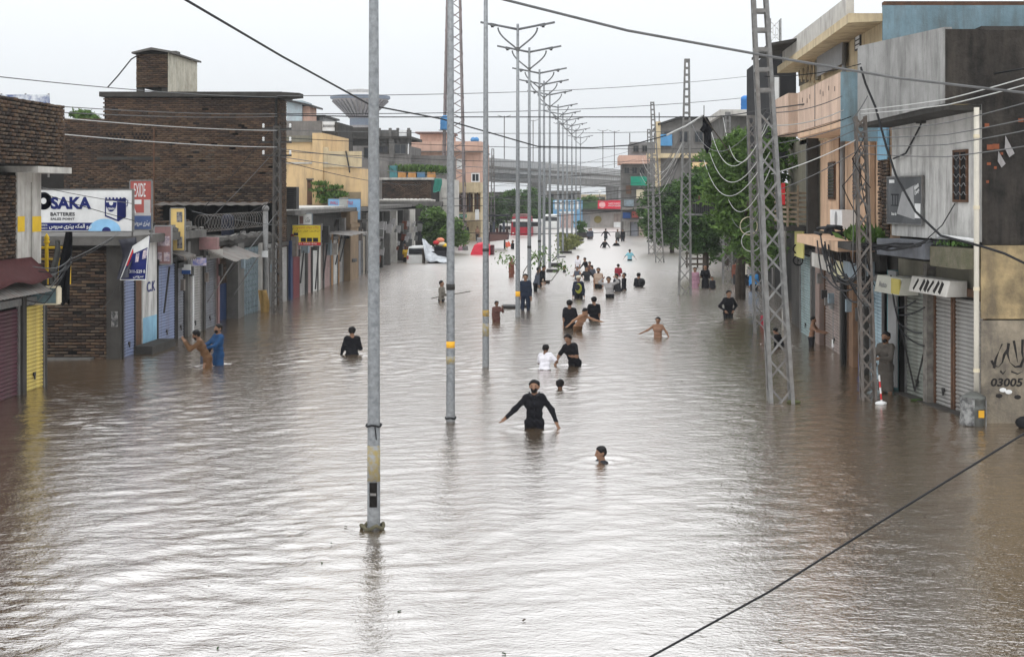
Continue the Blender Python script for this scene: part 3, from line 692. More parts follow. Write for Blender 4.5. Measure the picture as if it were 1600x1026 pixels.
mb = MB(); LF.box(mb, uL(209.5), uL(219.5), -.5, 2.3, 0, .03); mb.build('maroon_door', RUST, h1)
mb = MB(); LF.box(mb, uL(220), uL(242.5), -.5, 3.08, 0, .05); mb.build('wall_bay', PLAST, h1)
mb = MB(); LF.box(mb, uL(220.5), uL(242), -.5, .95, .05, .056); mb.build('light_blue_dado', LBLUE, h1)
text('C.K', LF.p(uL(233), Z(447, 44.8), .06), .85, .3, NAVY, h1, ang=LF.ang, bold=.02)
mb = MB()
for i in range(6): mb.box(XL - .1, XL + .55 - .0 * i, uL(206) + i * .25, uL(206) + .26 + i * .25, -.5, .30 + .02 * (i % 2))
MB().box(XL, XL + .55, 43.15, 45.5, -.6, .22).build('step', CONCD, h1)
shutter(h1, LF, uL(244.5), uL(272), 2.4, S_BLUE, single=True, label='wide blue roller shutter with a black pull bar', frame=DSTEEL)
mb = MB(); mb.tube([LF.p(uL(250), .95, .12), LF.p(uL(257), 2.3, .15)], .03, n=6); mb.build('pull_bar', DSTEEL, h1)
shutter(h1, LF, uL(275), uL(286), 2.2, S_SLATE, frame=DSTEEL)
mb = MB(); LF.box(mb, uL(287), uL(291), -.5, 3.0, 0, .14); mb.build('pier', CONC, h1)
mb = MB(); mb.tube([LF.p(uL(292), -.3, .2), LF.p(uL(292), 2.2, .2)], .03, n=6); mb.build('drain_pipe', WHITE, h1)
shutter(h1, LF, uL(293), uL(313), 2.3, S_GREY)
mb = MB(); LF.box(mb, uL(313.5), uL(316), -.5, 2.7, 0, .12); mb.build('pier', CONCD, h1)
shutter(h1, LF, uL(317), uL(335), 2.3, S_SLATE, label='dented slate grey roller shutter')
mb = MB(); LF.box(mb, uL(335.5), uL(338), -.5, 2.7, 0, .12); mb.build('pier', PINKP, h1)
MB().box(XL - .35, XL - .3, uL(338), uL(367), -.5, 2.7).build('recess_wall', MORT, h1)
bricks(h1, Fr((XL - .3, 0), (XL - .3, 200)), uL(338), uL(366), 1.3, 2.7, n=0)
MB().box(XL - .3, XL - .285, uL(338), uL(366), -.5, 1.3).build('navy_dado', flat('navy_wall', (.025, .045, .11)), h1)
mb = MB(); LF.box(mb, uL(367), uL(376.5), -.5, 2.71, -.3, .12); mb.build('pillar', CONC, h1)
gt = MB(); LF.box(gt, uL(378), uL(402), -.4, 2.5, 0, .03); gt = gt.build('patterned_gate', M('gate_paint', (.16, .22, .22), (.08, .10, .10), scale=4), h1)
mb = MB(); n = 9
for i in range(n):
    for j in range(13):
        u = uL(378) + (uL(402) - uL(378)) * (i + .5) / n; z = -.2 + .205 * (j + .5); a = .09
        for q in range(4):
            t0, t1 = q * math.pi / 2, (q + 1) * math.pi / 2
            mb.bar(LF.p(u + a * math.cos(t0), z + a * math.sin(t0), .04), LF.p(u + a * math.cos(t1), z + a * math.sin(t1), .04), .022)
mb.build('scrollwork', PALEB, gt)
mb = MB(); LF.box(mb, uL(403), uL(408), -.5, 2.6, 0, .15); mb.build('pillar', WHITEW, h1)
shutter(h1, LF, uL(409), uL(420), 2.35, S_GREY); shutter(h1, LF, uL(422), uL(430), 2.35, S_GREY)
mb = MB(); LF.box(mb, uL(243), 50.4, 2.42, 3.08, -.3, .03); LF.box(mb, 50.5, uL(338), 2.45, 2.71, -.3, .03); LF.box(mb, uL(376), 62.4, 2.56, 2.71, -.3, .03); mb.build('fascia', CONCD, h1)
# rubble and low parapet along the roof edge
mb = MB()
for i in range(120):
    u = 46 + 15 * random.random(); s = .06 + .12 * random.random(); c = LF.p(u, (3.36 if u < 50.3 else 2.88) + s * .4, -.3 + .5 * random.random()); mb.obox = None
    a = Vector((random.gauss(0, 1), random.gauss(0, 1), .2)).normalized() * s; mb.bar(c - a, c + a, s * 1.2, s * .7)
mb.build('roof_rubble', CONC, h1)['kind'] = 'stuff'
mb = MB(); LF.box(mb, 46.5, 50.3, 3.34, 3.62, -.5, -.3); mb.build('parapet', MORT, h1); bricks(h1, Fr((XL - .3, 0), (XL - .3, 200)), 46.5, 50.3, 3.34, 3.68, n=0)
for u, z, w, h in ((47.75, 1.5, .2, .35), (48.75, 1.9, .22, .3), (50.7, 1.6, .18, .3), (52.6, 1.7, .2, .4), (56, 1.8, .24, .35), (60.9, 1.9, .25, .35), (61.1, 1.4, .2, .3)):
    mb = MB(); LF.box(mb, u - w / 2, u + w / 2, z, z + h, .13, .24); mb.build('meter_box', (TIN, DSTEEL, PALEB)[int(u * 10) % 3], h1)
# projecting signs of this row
s1 = panel(None, 'battery_shop_sign', X(62, 41.7), X(206, 41.7), 41.7, Z(361, 41.7), Z(297, 41.7), WHITE, th=.12, frame=STEEL, label='wide white shop sign for batteries with blue lettering on the slab', cat='sign')
y = 41.7; px = lambda a: X(a, y); pz = lambda b: Z(b, y)
patch(s1, 'blue_band', px(62), px(152), y, pz(360), pz(348), NAVY)
mb = MB(); c = Vector((px(163.5), y, pz(361))); mb.prism([c + Vector((.44 * math.cos(t), 0, .33 * math.sin(t))) for t in np.linspace(0, math.pi, 20)], (0, -.006, 0)); mb.build('light_blue_dome', SKYB, s1)
mb = MB(); mb.prism([c + Vector((.12 * math.cos(t) + .05, -.006, .11 * math.sin(t))) for t in np.linspace(0, math.pi, 12)], (0, -.004, 0)); mb.build('dome_mark', NAVY, s1)
mb = MB(); mb.prism([(px(164), y - .006, pz(338)), (px(185), y - .006, pz(346)), (px(185), y - .006, pz(311)), (px(164), y - .006, pz(311))], (0, -.006, 0)); mb.build('battery_front', NAVY, s1)
mb = MB(); mb.prism([(px(185), y - .006, pz(346)), (px(197), y - .006, pz(339)), (px(197), y - .006, pz(309)), (px(185), y - .006, pz(311))], (0, -.005, 0)); mb.build('battery_side', flat('deep_navy', (.015, .02, .11)), s1)
mb = MB(); mb.prism([(px(166), y - .013, pz(336)), (px(183), y - .013, pz(343)), (px(183), y - .013, pz(314)), (px(166), y - .013, pz(314))], (0, -.004, 0)); mb.build('battery_label', WHITE, s1)
mb = MB(); cc = Vector((px(174), y - .018, pz(316))); mb.prism([cc + Vector((.15 * math.cos(t), 0, .26 * math.sin(t))) for t in np.linspace(math.pi, 2 * math.pi, 16)], (0, -.004, 0)); mb.build('battery_badge', NAVY, s1)
mb = MB(); cc = Vector((px(174), y - .023, pz(317.5))); mb.prism([cc + Vector((.055 * math.cos(t), 0, .06 * math.sin(t))) for t in np.linspace(0, 2 * math.pi, 14)[:-1]], (0, -.003, 0)); mb.build('badge_mark', WHITE, s1)
text('OSAKA', (px(174), y - .026, pz(326)), .20, .06, WHITE, s1, bold=.03)
mb = MB(); mb.tube([(px(197), y - .01, pz(312)), (px(200), y - .01, pz(313)), (px(199), y - .01, pz(322)), (px(196.5), y - .01, pz(322))], .012, n=5)
for i in range(6): mb.ball((px(166 + i * 5.6), y - .012, pz(310)), .03, 6, 4)
mb.build('battery_caps', NAVY, s1)
mb = MB()
a0, a1 = Vector((px(68), y - .004, pz(314))), (.185, .222)
mb.sheet([[a0 + Vector((r * .98 * math.cos(t), 0, r * 1.02 * math.sin(t))) for r in (.082, .235)] for t in np.linspace(0, 2 * math.pi, 28)], .006); mb.build('lettering', NAVY, s1)
text('SAKA', (px(111), y - .006, pz(317.2)), (143 - 79.5) * y / F, 19.5 * y / F, NAVY, s1, bold=.045)
text('BATTERIES', (px(98), y - .006, pz(334.5)), 38 * y / F, 5.6 * y / F, INK, s1, bold=.02)
text('SALES POINT', (px(98), y - .006, pz(342)), 38 * y / F, 3.6 * y / F, INK, s1, bold=.01)
text(urdu('نیو المکہ بیٹری سروس'), (px(110), y - .009, pz(354)), 66 * y / F, 8.5 * y / F, WHITE, s1, bold=.02)
text('0300876', (px(68), y - .009, pz(351.5)), 12 * y / F, 2.6 * y / F, WHITE, s1); text('51554214', (px(68), y - .009, pz(356.5)), 12 * y / F, 2.6 * y / F, WHITE, s1)
y = 42.35
s2 = panel(None, 'exide_sign', X(204, y), X(236, y), y, Z(358, y), Z(283, y), REDW, th=.06, frame=STEEL, label='upright red and blue sign lettered EXIDE above the blue corner shutter', cat='sign'); s2.name = 'red_sign'
patch(s2, 'blue_panel', X(204, y), X(236, y), y, Z(358, y), Z(337, y), flat('dull_blue', (.10, .15, .32)))
text('EXIDE', (X(218.5, y), y - .006, Z(297, y)), 18 * y / F, 21 * y / F, WHITE, s2, bold=.0)
patch(s2, 'white_caption', X(209, y), X(221, y), y, Z(319, y), Z(312, y), WHITE, th=.005)
patch(s2, 'battery_picture', X(225, y), X(235, y), y, Z(333, y), Z(312, y), flat('pale_grey_print', (.5, .48, .47)), th=.005); patch(s2, 'white_strip', X(204, y), X(236, y), y, Z(337, y), Z(332.5, y), flat('pale_grey_print', (.5, .48, .47)), th=.006)
mb = MB(); mb.prism([(X(205, y), y - .005, Z(333, y)), (X(213, y), y - .005, Z(333, y)), (X(209, y), y - .005, Z(321, y))], (0, -.004, 0)); mb.build('white_mark', WHITE, s2)
text(urdu('بیٹری سروس'), (X(221, y), y - .008, Z(349, y)), 26 * y / F, 10 * y / F, WHITE, s2, bold=.01)
for x in (205, 235): MB().tube([(X(x, y), y + .1, 3.3), (X(x, y), y + .1, Z(284, y))], .025, n=5).build('post', STEEL, s2)
y = 41.3
s3 = thing('tilted_sign', 'tilted navy sign with a phone number hanging at the shop corner', 'sign', (X(208, y), y, Z(440, y)))
mb = MB(); P = lambda a, b, q=0: Vector((X(a, y), y + q, Z(b, y)))
mb.prism([P(187, 438), P(228, 437), P(233, 369), P(208, 385)], (0, .08, 0)); mb.build('board', NAVY, s3)
mb = MB(); mb.prism([P(209, 396, -.006), P(231.5, 386, -.006), P(232.5, 370, -.006), P(208, 385, -.006)], (0, -.004, 0)); mb.build('white_header', WHITE, s3)
mb = MB(); mb.prism([P(197, 415, -.006), P(200, 415, -.006), P(209, 392, -.006), P(207, 388, -.006)], (0, -.004, 0)); mb.build('red_stripe', RED, s3)
mb = MB(); mb.prism([P(211, 410, -.006), P(216, 409, -.006), P(218, 395, -.006), P(213, 396, -.006)], (0, -.004, 0)); mb.prism([P(222, 405, -.006), P(229, 403, -.006), P(231, 388, -.006), P(224, 392, -.006)], (0, -.004, 0)); mb.build('picture', M('sign_picture', (.6, .5, .5), (.2, .2, .3), scale=9, amt=1.5), s3)
for a, b in (((188, 437), (228, 437)), ((228, 437), (233, 369)), ((233, 369), (208, 385)), ((208, 385), (188, 437))): MB().tube([P(*a, -.012), P(*b, -.012)], .014, n=5).build('rim', WHITE, s3)
text('0 311-529 8', P(212, 424, -.008), 30 * y / F, 5 * y / F, WHITE, s3, bold=.01); text(urdu('سروس'), P(216, 432.5, -.008), 16 * y / F, 4.5 * y / F, WHITE, s3)
mb = MB(); mb.sheet([[Vector((X(183 + 24 * q + 3 * math.sin(t * 5), y), y + .1 + .25 * math.sin(q * 2 + t * 3) , Z(375 + 62 * t - 4 * q, y))) for q in (0, .33, .66, 1)] for t in np.linspace(0, 1, 8)], .01); mb.build('torn_plastic', M('plastic_film', (.06, .06, .075), (.035, .035, .045), rough=.25), s3, smooth=True)
MB().tube([P(187, 438), P(172, 468), P(160, 482)], .012, n=5).build('stay', DSTEEL, s3)
y = 45.5; s4 = panel(None, 'pink_poster', X(242, y), X(267, y), y, Z(412, y), Z(354, y), PINKP, frame=GREYP, label='faded pink poster board projecting beside the blue wide shutter', cat='sign')
patch(s4, 'picture', X(244, y), X(265, y), y, Z(384, y), Z(369, y), M('poster_print', (.5, .42, .42), (.25, .2, .25), scale=10, amt=1.5)); patch(s4, 'picture', X(244, y), X(253, y), y, Z(408, y), Z(394, y), M('poster_print', (.5, .42, .42)), th=.005); patch(s4, 'picture', X(256, y), X(265, y), y, Z(408, y), Z(394, y), M('poster_print', (.5, .42, .42)), th=.005)
y = 47.2; s5 = panel(None, 'yellow_poster', X(267, y), X(288, y), y, Z(391, y), Z(326, y), flat('amber_print', (.72, .52, .20)), frame=STEEL, label='tall amber poster board with product pictures on the low roof edge', cat='sign')
patch(s5, 'picture', X(276, y), X(285, y), y, Z(347, y), Z(331, y), M('product_print', (.3, .28, .26), (.08, .08, .1), scale=9, amt=1.6)); patch(s5, 'blue_mark', X(268, y), X(276, y), y, Z(362, y), Z(355, y), BLU); patch(s5, 'picture', X(277, y), X(285, y), y, Z(388, y), Z(370, y), M('product_print', (.3, .28, .26)), th=.005)
y = 50.3; o = panel(None, 'sign_box', X(311, y), X(339, y), y, Z(390, y), Z(371, y), PINKP, th=.3, frame=None, label='weathered pink sign box on the low roof edge', cat='sign')
y = 51.5; o = panel(None, 'tin_plate', X(325, y), X(348, y), y, Z(403, y), Z(389, y), WHITEW, label='bent white tin plate under the pink sign box', cat='sign')
y = 48.7; o = panel(None, 'small_sign', X(301, y), X(322, y), y, Z(415, y), Z(403, y), M('small_print', (.5, .42, .46), (.15, .17, .35), scale=6, amt=1.5), label='small violet and white sign below the pink sign box', cat='sign')
y = 48.2; o = panel(None, 'small_sign', X(284, y), X(298, y), y, Z(428, y), Z(413, y), WHITE, label='small white sign with a blue foot over the grey shutter', cat='sign'); patch(o, 'blue_foot', X(284, y), X(298, y), y, Z(428, y), Z(422, y), BLU)
mb = MB(); g = [[LF.p(uL(262) + 1.0 * q, 2.72 - .12 * t - (.16 * (i % 2) if t == 1 else 0), .5 * t) for t in (0, .5, 1)] for i, q in enumerate(np.linspace(0, 1.5, 14))]; mb.sheet(g, .006); tag(mb.build('canopy', TIN, None, origin=(XL, 46.6, 2.7)), 'ragged edged tin canopy above the wide blue shutter', 'canopy')
mb = MB(); g = [[LF.p(u, 2.62 - .36 * t + .03 * math.sin(u * 4), .05 + .95 * t) for t in (0, .5, 1)] for u in np.linspace(51, 55.2, 12)]; mb.sheet(g, .008)
aw = tag(mb.build('sloping_awning', TIN, None, origin=(XL, 53, 2.3)), 'sloping grey awning on thin struts before the dark recess', 'awning')
for u in (51.2, 55): MB().tube([LF.p(u, 2.25, .95), LF.p(u, .9, .08)], .02, n=5).build('strut', STEEL, aw)
# water tank and razor wire on the low roof
tk = thing('water_drum', 'dark blue drum standing on the low roof before the black opening', 'drum', (X(356, 57), 57, 2.9)); MB().lathe((X(356, 57), 57.0, 2.9), [(.22, 0), (.24, .05), (.23, .3), (.24, .33), (.23, .6), (.24, .63), (.2, .8), (.1, .84)], n=16).build('barrel', flat('drum_navy', (.02, .025, .045)), tk, smooth=True)
for k, u0 in enumerate((51.5, 56.5)):
    pts = [LF.p(u0 + i * .035, 3.5 + .3 * math.sin(i * .52), -.25 + .22 * math.cos(i * .52)) for i in range(140)]
    tag(MB().tube(pts, .008, n=4).build('razor_wire', TIN, None, origin=pts[0]), ('coil of razor wire on the roof edge behind the pink sign box', 'coil of razor wire on the roof edge behind the dark blue drum')[k], 'razor wire', 'coils of razor wire on the low roof')
post = thing('grey_pipe_post', 'thick grey pipe post with a white box before the patterned gate', 'post', (X(415, 59.5), 59.5, 0))
MB().tube([(X(415, 59.5), 59.5, -.6), (X(415, 59.5), 59.5, 3.9)], .10, n=12).build('pipe', STEEL, post, smooth=True); MB().box(X(412, 59.5) - .03, X(418, 59.5) + .03, 59.3, 59.4, 2.05, 2.3).build('meter_box', WHITE, post); MB().ball((X(415, 59.5), 59.5, 3.93), .14, 10, 6).build('cap', STEEL, post)
rag(404, 419, 453, 501, 58.5, cloth('ochre', (.42, .27, .10)), 'ochre cloth tied round the grey pipe post', taper=.7)

# ---- tall bare brick house
h2 = thing('brick_house', 'tall bare brick house with a flat roof slab and rooftop cabin', 'building', (-16, 63, 0))
y2 = 62.5; A2 = Fr((X(100, y2), y2), (XL, y2)); z2 = 8.45
op = (A2.u(254), A2.u(428), 2.9, Z(318, y2))
mb = MB(); mb.box(X(163, y2), XL, y2 + .02, y2 + .3, Z(318, y2), z2); mb.box(X(163, y2), X(254, y2), y2 + .02, y2 + .3, -.6, Z(318, y2)); mb.box(X(428, y2), XL, y2 + .02, y2 + .3, -.6, Z(318, y2)); mb.build('wall', MORT, h2)
mb = MB(); mb.box(-24, X(163, y2), y2 + .02, y2 + .3, -.6, Z(187, y2)); mb.build('lower_wall', MORT, h2)
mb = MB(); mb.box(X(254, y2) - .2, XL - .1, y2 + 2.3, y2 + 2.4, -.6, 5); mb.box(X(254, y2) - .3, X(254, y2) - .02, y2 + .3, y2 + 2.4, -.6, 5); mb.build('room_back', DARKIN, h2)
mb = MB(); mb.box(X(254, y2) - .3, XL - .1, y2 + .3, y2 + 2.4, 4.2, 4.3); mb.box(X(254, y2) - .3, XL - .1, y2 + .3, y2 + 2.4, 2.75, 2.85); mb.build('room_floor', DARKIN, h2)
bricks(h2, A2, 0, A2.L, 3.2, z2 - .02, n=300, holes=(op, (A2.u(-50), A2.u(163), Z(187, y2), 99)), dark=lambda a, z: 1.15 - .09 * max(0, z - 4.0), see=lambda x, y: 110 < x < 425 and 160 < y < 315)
A2s = Fr((XL, y2), (XL, 64.8)); MB().box(XL - 3, XL - .02, y2 + .02, 64.8, Z(318, y2), z2).build('street_wall', MORT, h2); MB().box(XL - .5, XL - .02, 64.0, 64.8, -.6, 4.2).build('corner_pier', MORT, h2)
bricks(h2, A2s, .6, 2.28, 0, z2, n=0, holes=((.0, .55, 0, 9),))
mb = MB(); mb.box(X(160, y2) - .1, XL + .3, y2 - .12, 64.7, z2, z2 + .2); mb.box(X(160, y2) - .1, -14.4, 64.7, 71.5, z2, z2 + .2); mb.prism([(XL + .3, y2 - .12, z2 + .02), (XL + .95, y2 + .2, z2 + .0), (XL + .95, 63.6, z2), (XL + .3, 64.6, z2 + .02)], (0, 0, .17)); mb.build('roof_slab', CONCD, h2)
MB().box(X(163, y2), -14.5, 64.8, 71.5, 0, z2).build('rear_block', CONCD, h2)
mb = MB(); mb.tube([(X(241, y2), y2 - .04, 3.4), (X(241, y2), y2 - .04, Z(200, y2))], .035, n=6); mb.build('drain_pipe', RUST, h2)
mb = MB(); mb.box(X(152, y2), X(250, y2), y2 - .05, y2, Z(250, y2), Z(245, y2)); mb.build('lintel_band', CONCD, h2)
mb = MB(); mb.sheet([[Vector((X(252 + 170 * q, y2), y2 - 1.3 * (1 - t) + .01, Z(320, y2) + .10 * t + .02 * math.sin(q * 60))) for t in (0, 1)] for q in np.linspace(0, 1, 40)], .01); tag(mb.build('tin_canopy', TIN, None, origin=(-14.5, y2, 4)), 'thin tin canopy over the black opening of the tall brick house', 'canopy')
# holes of the honeycomb vents
mb = MB()
for c0 in (166, 206):
    for i in range(5):
        for j in range(3): mb.box(X(c0 + i * 6 + 3 * (j % 2), y2), X(c0 + i * 6 + 3 + 3 * (j % 2), y2), y2 - .035, y2 - .028, Z(212 + j * 5, y2), Z(208 + j * 5, y2))
mb.build('vent_holes', DARKIN, h2)
yc = 66.0; c0, c1 = X(213, yc), X(263, yc); zc0, zc1 = z2 + .2, Z(82, yc)
cb = thing('rooftop_cabin', 'small rooftop cabin of brick with one whitewashed side', 'cabin', (c0, yc, z2 + .2))
MB().box(c0, c1 - .02, yc + .02, 70.7, zc0 + .45, zc1).build('wall', MORT, cb); MB().box(c1 - .02, c1 + .02, yc, 70.75, zc0 + .1, zc1).build('whitewashed_side', M('peeling_whitewash', (.60, .56, .46), (.42, .38, .30), scale=2.5, streak=.6, amt=.9), cb)
for x in (c0, c1 - .3): MB().box(x, x + .28, yc + .01, yc + .3, zc0, zc0 + .45).build('leg', CONCD, cb)
bricks(cb, Fr((c0, yc), (c1, yc)), 0, c1 - c0 - .02, zc0 + .42, zc1, n=0)
mb = MB(); xm = (c0 + c1) / 2; mb.prism([(c0 - .15, yc - .2, zc1), (xm, yc - .2, zc1 + .2), (c1 + .15, yc - .2, zc1 + .05), (c1 + .15, yc - .2, zc1 - .03), (xm, yc - .2, zc1 + .1), (c0 - .15, yc - .2, zc1 - .07)], (0, 5.2, 0)); mb.box(xm, xm + .5, 68, 68.6, zc1 + .15, zc1 + .25); mb.build('roof', CONC, cb)
# ---------------------------------------------------------------- shops between the brick house and the ochre house
h3 = thing('shop_row', 'row of small shops with pink, white and maroon shutters below the ochre house', 'building', (XL, 76, 0))
MB().box(-17, XL - .3, 64.85, 85.8, -.6, 3.55).build('wall', MORT, h3)
MB().box(-17.2, XL + .35, 64.9, 107, 3.6, 3.78).build('roof_slab', CONC, h3)
MB().box(-16.5, XL - .25, 65.2, 85.7, 3.78, 3.86).build('roof_screed', WHITEW, h3)
items = [(436, 447, S_GREY, 1), (450.5, 454, 'navy', 0), (454.5, 464.5, 'door', 0), (465.5, 475, S_GREY, 1), (475.5, 478, 'pier', 0), (478.5, 484.5, S_ROSE, 1), (486, 494.5, S_WHITE, 1), (495, 498, 'post', 0), (499, 503, S_BROWN, 1), (504.5, 514.5, S_ROSE, 1), (515, 517.5, 'opost', 0), (518.5, 525.5, S_WHITE, 1), (526, 527.5, 'opost', 0), (528, 534.5, S_GREY, 1), (549.5, 556, S_PINK, 1), (558.5, 563, S_SLATE, 1), (565, 571, S_TAN, 1)]
for a, b, m, k in items:
    ua, ub = uL(a), uL(b); zt = 2.25 + .15 * math.sin(a)
    if k: shutter(h3, LF, ua, ub, zt, m, box=k, lock=False, o=.02, frame=DSTEEL if a < 500 else STEEL)
    else:
        mb = MB(); LF.box(mb, ua, ub, -.5, zt + .4, 0, .1)
        mb.build('door' if m in ('navy', 'door') else 'pier', {'navy': flat('navy_wall', (.02, .04, .1)), 'door': flat('dark_red_door', (.16, .025, .03)), 'pier': CONCD, 'post': WHITEW, 'opost': M('rust_post', (.42, .24, .12), (.25, .15, .08))}[m], h3)
mb = MB(); LF.box(mb, 65, 79, 2.5, 3.55, -.25, .0); LF.box(mb, 82.3, 86, 2.5, 3.55, -.25, 0); mb.build('fascia', CONCD, h3)
col3 = thing('brown_column', 'thick brown plastered column standing between the shops', 'column', (XL, 80.8, 0))
mb = MB(); LF.box(mb, uL(535.5), uL(548.5), -.6, 2.75, -.3, .4); LF.box(mb, uL(535), uL(549), 2.75, 2.95, -.3, .46); LF.box(mb, uL(535.5), uL(548.5), 2.95, 3.58, -.3, .4); mb.build('shaft', M('brown_plaster', (.30, .21, .13), (.2, .145, .095), scale=1.5, streak=.5), col3)
mb = MB()
for a, b in ((541, 545), (538, 541)): LF.pbox(mb, a, b, 404, 409, .4, .43)
mb.build('socket_box', DSTEEL, col3)
for k, (a, b, za, zb) in enumerate(((464.5, 467, .6, 2.0), (488, 491, .1, 2.2), (500, 504.5, .4, 2.1), (520, 527, 1.0, 2.4), (527, 535, 1.1, 2.5))):
    MB().tube([LF.p(uL(a), za, .14), LF.p(uL(b), zb, .22)], .035, n=5).build('pull_bar', DSTEEL, h3)
for i in range(16):
    u = 65.3 + i * 1.25 + random.random() * .5; z = 1.5 + random.random() * 1.5; w = .2 + .25 * random.random(); mb = MB(); LF.box(mb, u, u + w, z, z + w * (1 + random.random()), .05, .2 + .2 * random.random()); mb.build('meter_box' if i % 2 else 'small_board', (TIN, DSTEEL, PALEB, WHITEW, CONCD)[i % 5], h3)
y = 66; o = panel(None, 'yellow_sign', X(457, y), X(501, y), y, Z(383, y), Z(352, y), flat('sign_yellow', (.74, .56, .05)), frame=STEEL, label='yellow shop sign with black pictures and a red foot', cat='sign')
patch(o, 'red_foot', X(457, y), X(501, y), y, Z(383, y), Z(378.5, y), RED)
for i in range(3): patch(o, 'picture', X(470 + 9.5 * i, y), X(478 + 9.5 * i, y), y, Z(378, y), Z(371.5, y), INK)
patch(o, 'picture', X(459, y), X(467, y), y, Z(376.5, y), Z(371, y), GREYP); patch(o, 'picture', X(459, y), X(466, y), y, Z(368, y), Z(363.5, y), INK)
text(urdu('پاک موٹر سروس'), (X(479, y), y - .01, Z(355.5, y)), 37 * y / F, 4.0 * y / F, RED, o); text(urdu('بیٹری اور موٹر'), (X(479, y), y - .01, Z(361, y)), 40 * y / F, 2.6 * y / F, INK, o); text('0321 5550 876', (X(478, y), y - .01, Z(380.6, y)), 34 * y / F, 2.2 * y / F, WHITE, o)
y = 67.5; o = panel(None, 'white_sign', X(458, y), X(487, y), y, Z(352, y), Z(334, y), WHITE, frame=PALEB, label='white sign with pink print above the yellow sign', cat='sign'); patch(o, 'pink_print', X(468, y), X(474, y), y, Z(350, y), Z(338, y), PINKP); text('ملک'[::-1] and urdu('ملک'), (X(481, y), y - .01, Z(343, y)), 7 * y / F, 8 * y / F, INK, o)
y = 82; o = panel(None, 'blue_sign', X(513, y), X(563, y), y, Z(343, y), Z(311, y), flat('sign_blue', (.22, .42, .66)), frame=STEEL, label='wide blue sign with a pale middle strip on the concrete slab', cat='sign')
patch(o, 'pale_strip', X(530, y), X(544, y), y, Z(343, y), Z(309, y), flat('strip_grey', (.48, .49, .47)))
patch(o, 'picture', X(523, y), X(532, y), y, Z(340, y), Z(324, y), WHITE, th=.008); patch(o, 'picture', X(515, y), X(522, y), y, Z(340, y), Z(325, y), INK, th=.006); patch(o, 'picture', X(541, y), X(550, y), y, Z(340, y), Z(325, y), M('sign_photo', (.5, .5, .5), (.07, .07, .1), scale=9, amt=1.5), th=.009)
text('WALL', (X(522, y), y - .01, Z(317, y)), 13 * y / F, 5 * y / F, RED, o); text('TILE', (X(547, y), y - .013, Z(317, y)), 9 * y / F, 5 * y / F, RED, o); text(urdu('سروس'), (X(557, y), y - .01, Z(330, y)), 9 * y / F, 5 * y / F, WHITE, o)
MB().box(X(488, 82), X(566, 82), 81.9, 84, Z(347.5, 82), Z(343.6, 82)).build('sign_shelf', CONCD, h3)
y = 88; panel(None, 'upright_sign', X(564, y), X(572, y), y, Z(367, y), Z(333, y), CREAMP, frame=GREYP, label='narrow upright cream sign beside the wide blue sign', cat='sign')
mb = MB(); g = [[LF.p(u, 2.5 + .12 * (1 - t) + .02 * math.sin(u * 5), .05 + 1.3 * t) for t in (0, .5, 1)] for u in np.linspace(73, 79.6, 24)]; mb.sheet(g, .01); tag(mb.build('canopy', TIN, None, origin=(XL, 76, 2.5)), 'sagging pale tin canopy below the wide blue sign', 'canopy')
y = 64.9; ac = thing('cooler_box', 'black air cooler box fixed high on the brick house corner', 'air cooler', (X(455, y), y, Z(328, y))); MB().box(X(447, y), X(463, y), y, y + .6, Z(327, y), Z(292, y)).build('case', DSTEEL, ac)
mb = MB(); [mb.box(X(449, y), X(459, y), y - .015, y, Z(296 + 3 * i, y) - .03, Z(296 + 3 * i, y)) for i in range(10)]; mb.build('louvre', BLACK, ac)['kind'] = 'stuff'
pl = thing('potted_plant', 'leafy green plant beside the white sign on the shop roof', 'plant', (X(455, 66.5), 66.5, 2.9)); MB().lathe((X(455, 66.5), 66.5, 2.55), [(.12, 0), (.17, .3)], 10).build('pot', RUST, pl); weeds(pl, [(X(455, 66.5), 66.5, 2.9)], LEAFA, 200, .22, 'leaves')
# continuing low shops to the tree
h4 = thing('shop_row', 'farther dim shop row with hanging goods behind the green tree', 'building', (XL, 105, 0))
MB().box(-17, XL - .4, 86.2, 128, -.6, 3.3).build('wall', CONCD, h4)
for i in range(11):
    u = 87 + i * 3.4; mb = MB(); LF.box(mb, u, u + .45, -.5, 3.4, -.35, .1); mb.build('pier', (CONC, WHITEW, CONCD)[i % 3], h4)
    if i % 3 == 2: shutter(h4, LF, u + .6, u + 3.2, 2.2, (S_TAN, S_GREY, S_SLATE)[i % 3], lock=False, o=-.3)
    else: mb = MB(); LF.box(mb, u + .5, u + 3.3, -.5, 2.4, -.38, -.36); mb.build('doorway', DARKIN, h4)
mb = MB()
for i in range(70):
    u = 87 + 38 * random.random(); z = .6 + 2.2 * random.random(); c = LF.p(u, z, .1 + .5 * random.random()); s = .1 + .2 * random.random(); mb.bar(c - Vector((0, 0, s)), c + Vector((.05, 0, s)), s * 1.3, s * .8, m=random.randrange(4))
mb.build('hanging_goods', [CL['grey'], CL['lightgrey'], CL['charcoal'], CL['rust']], h4)['kind'] = 'stuff'
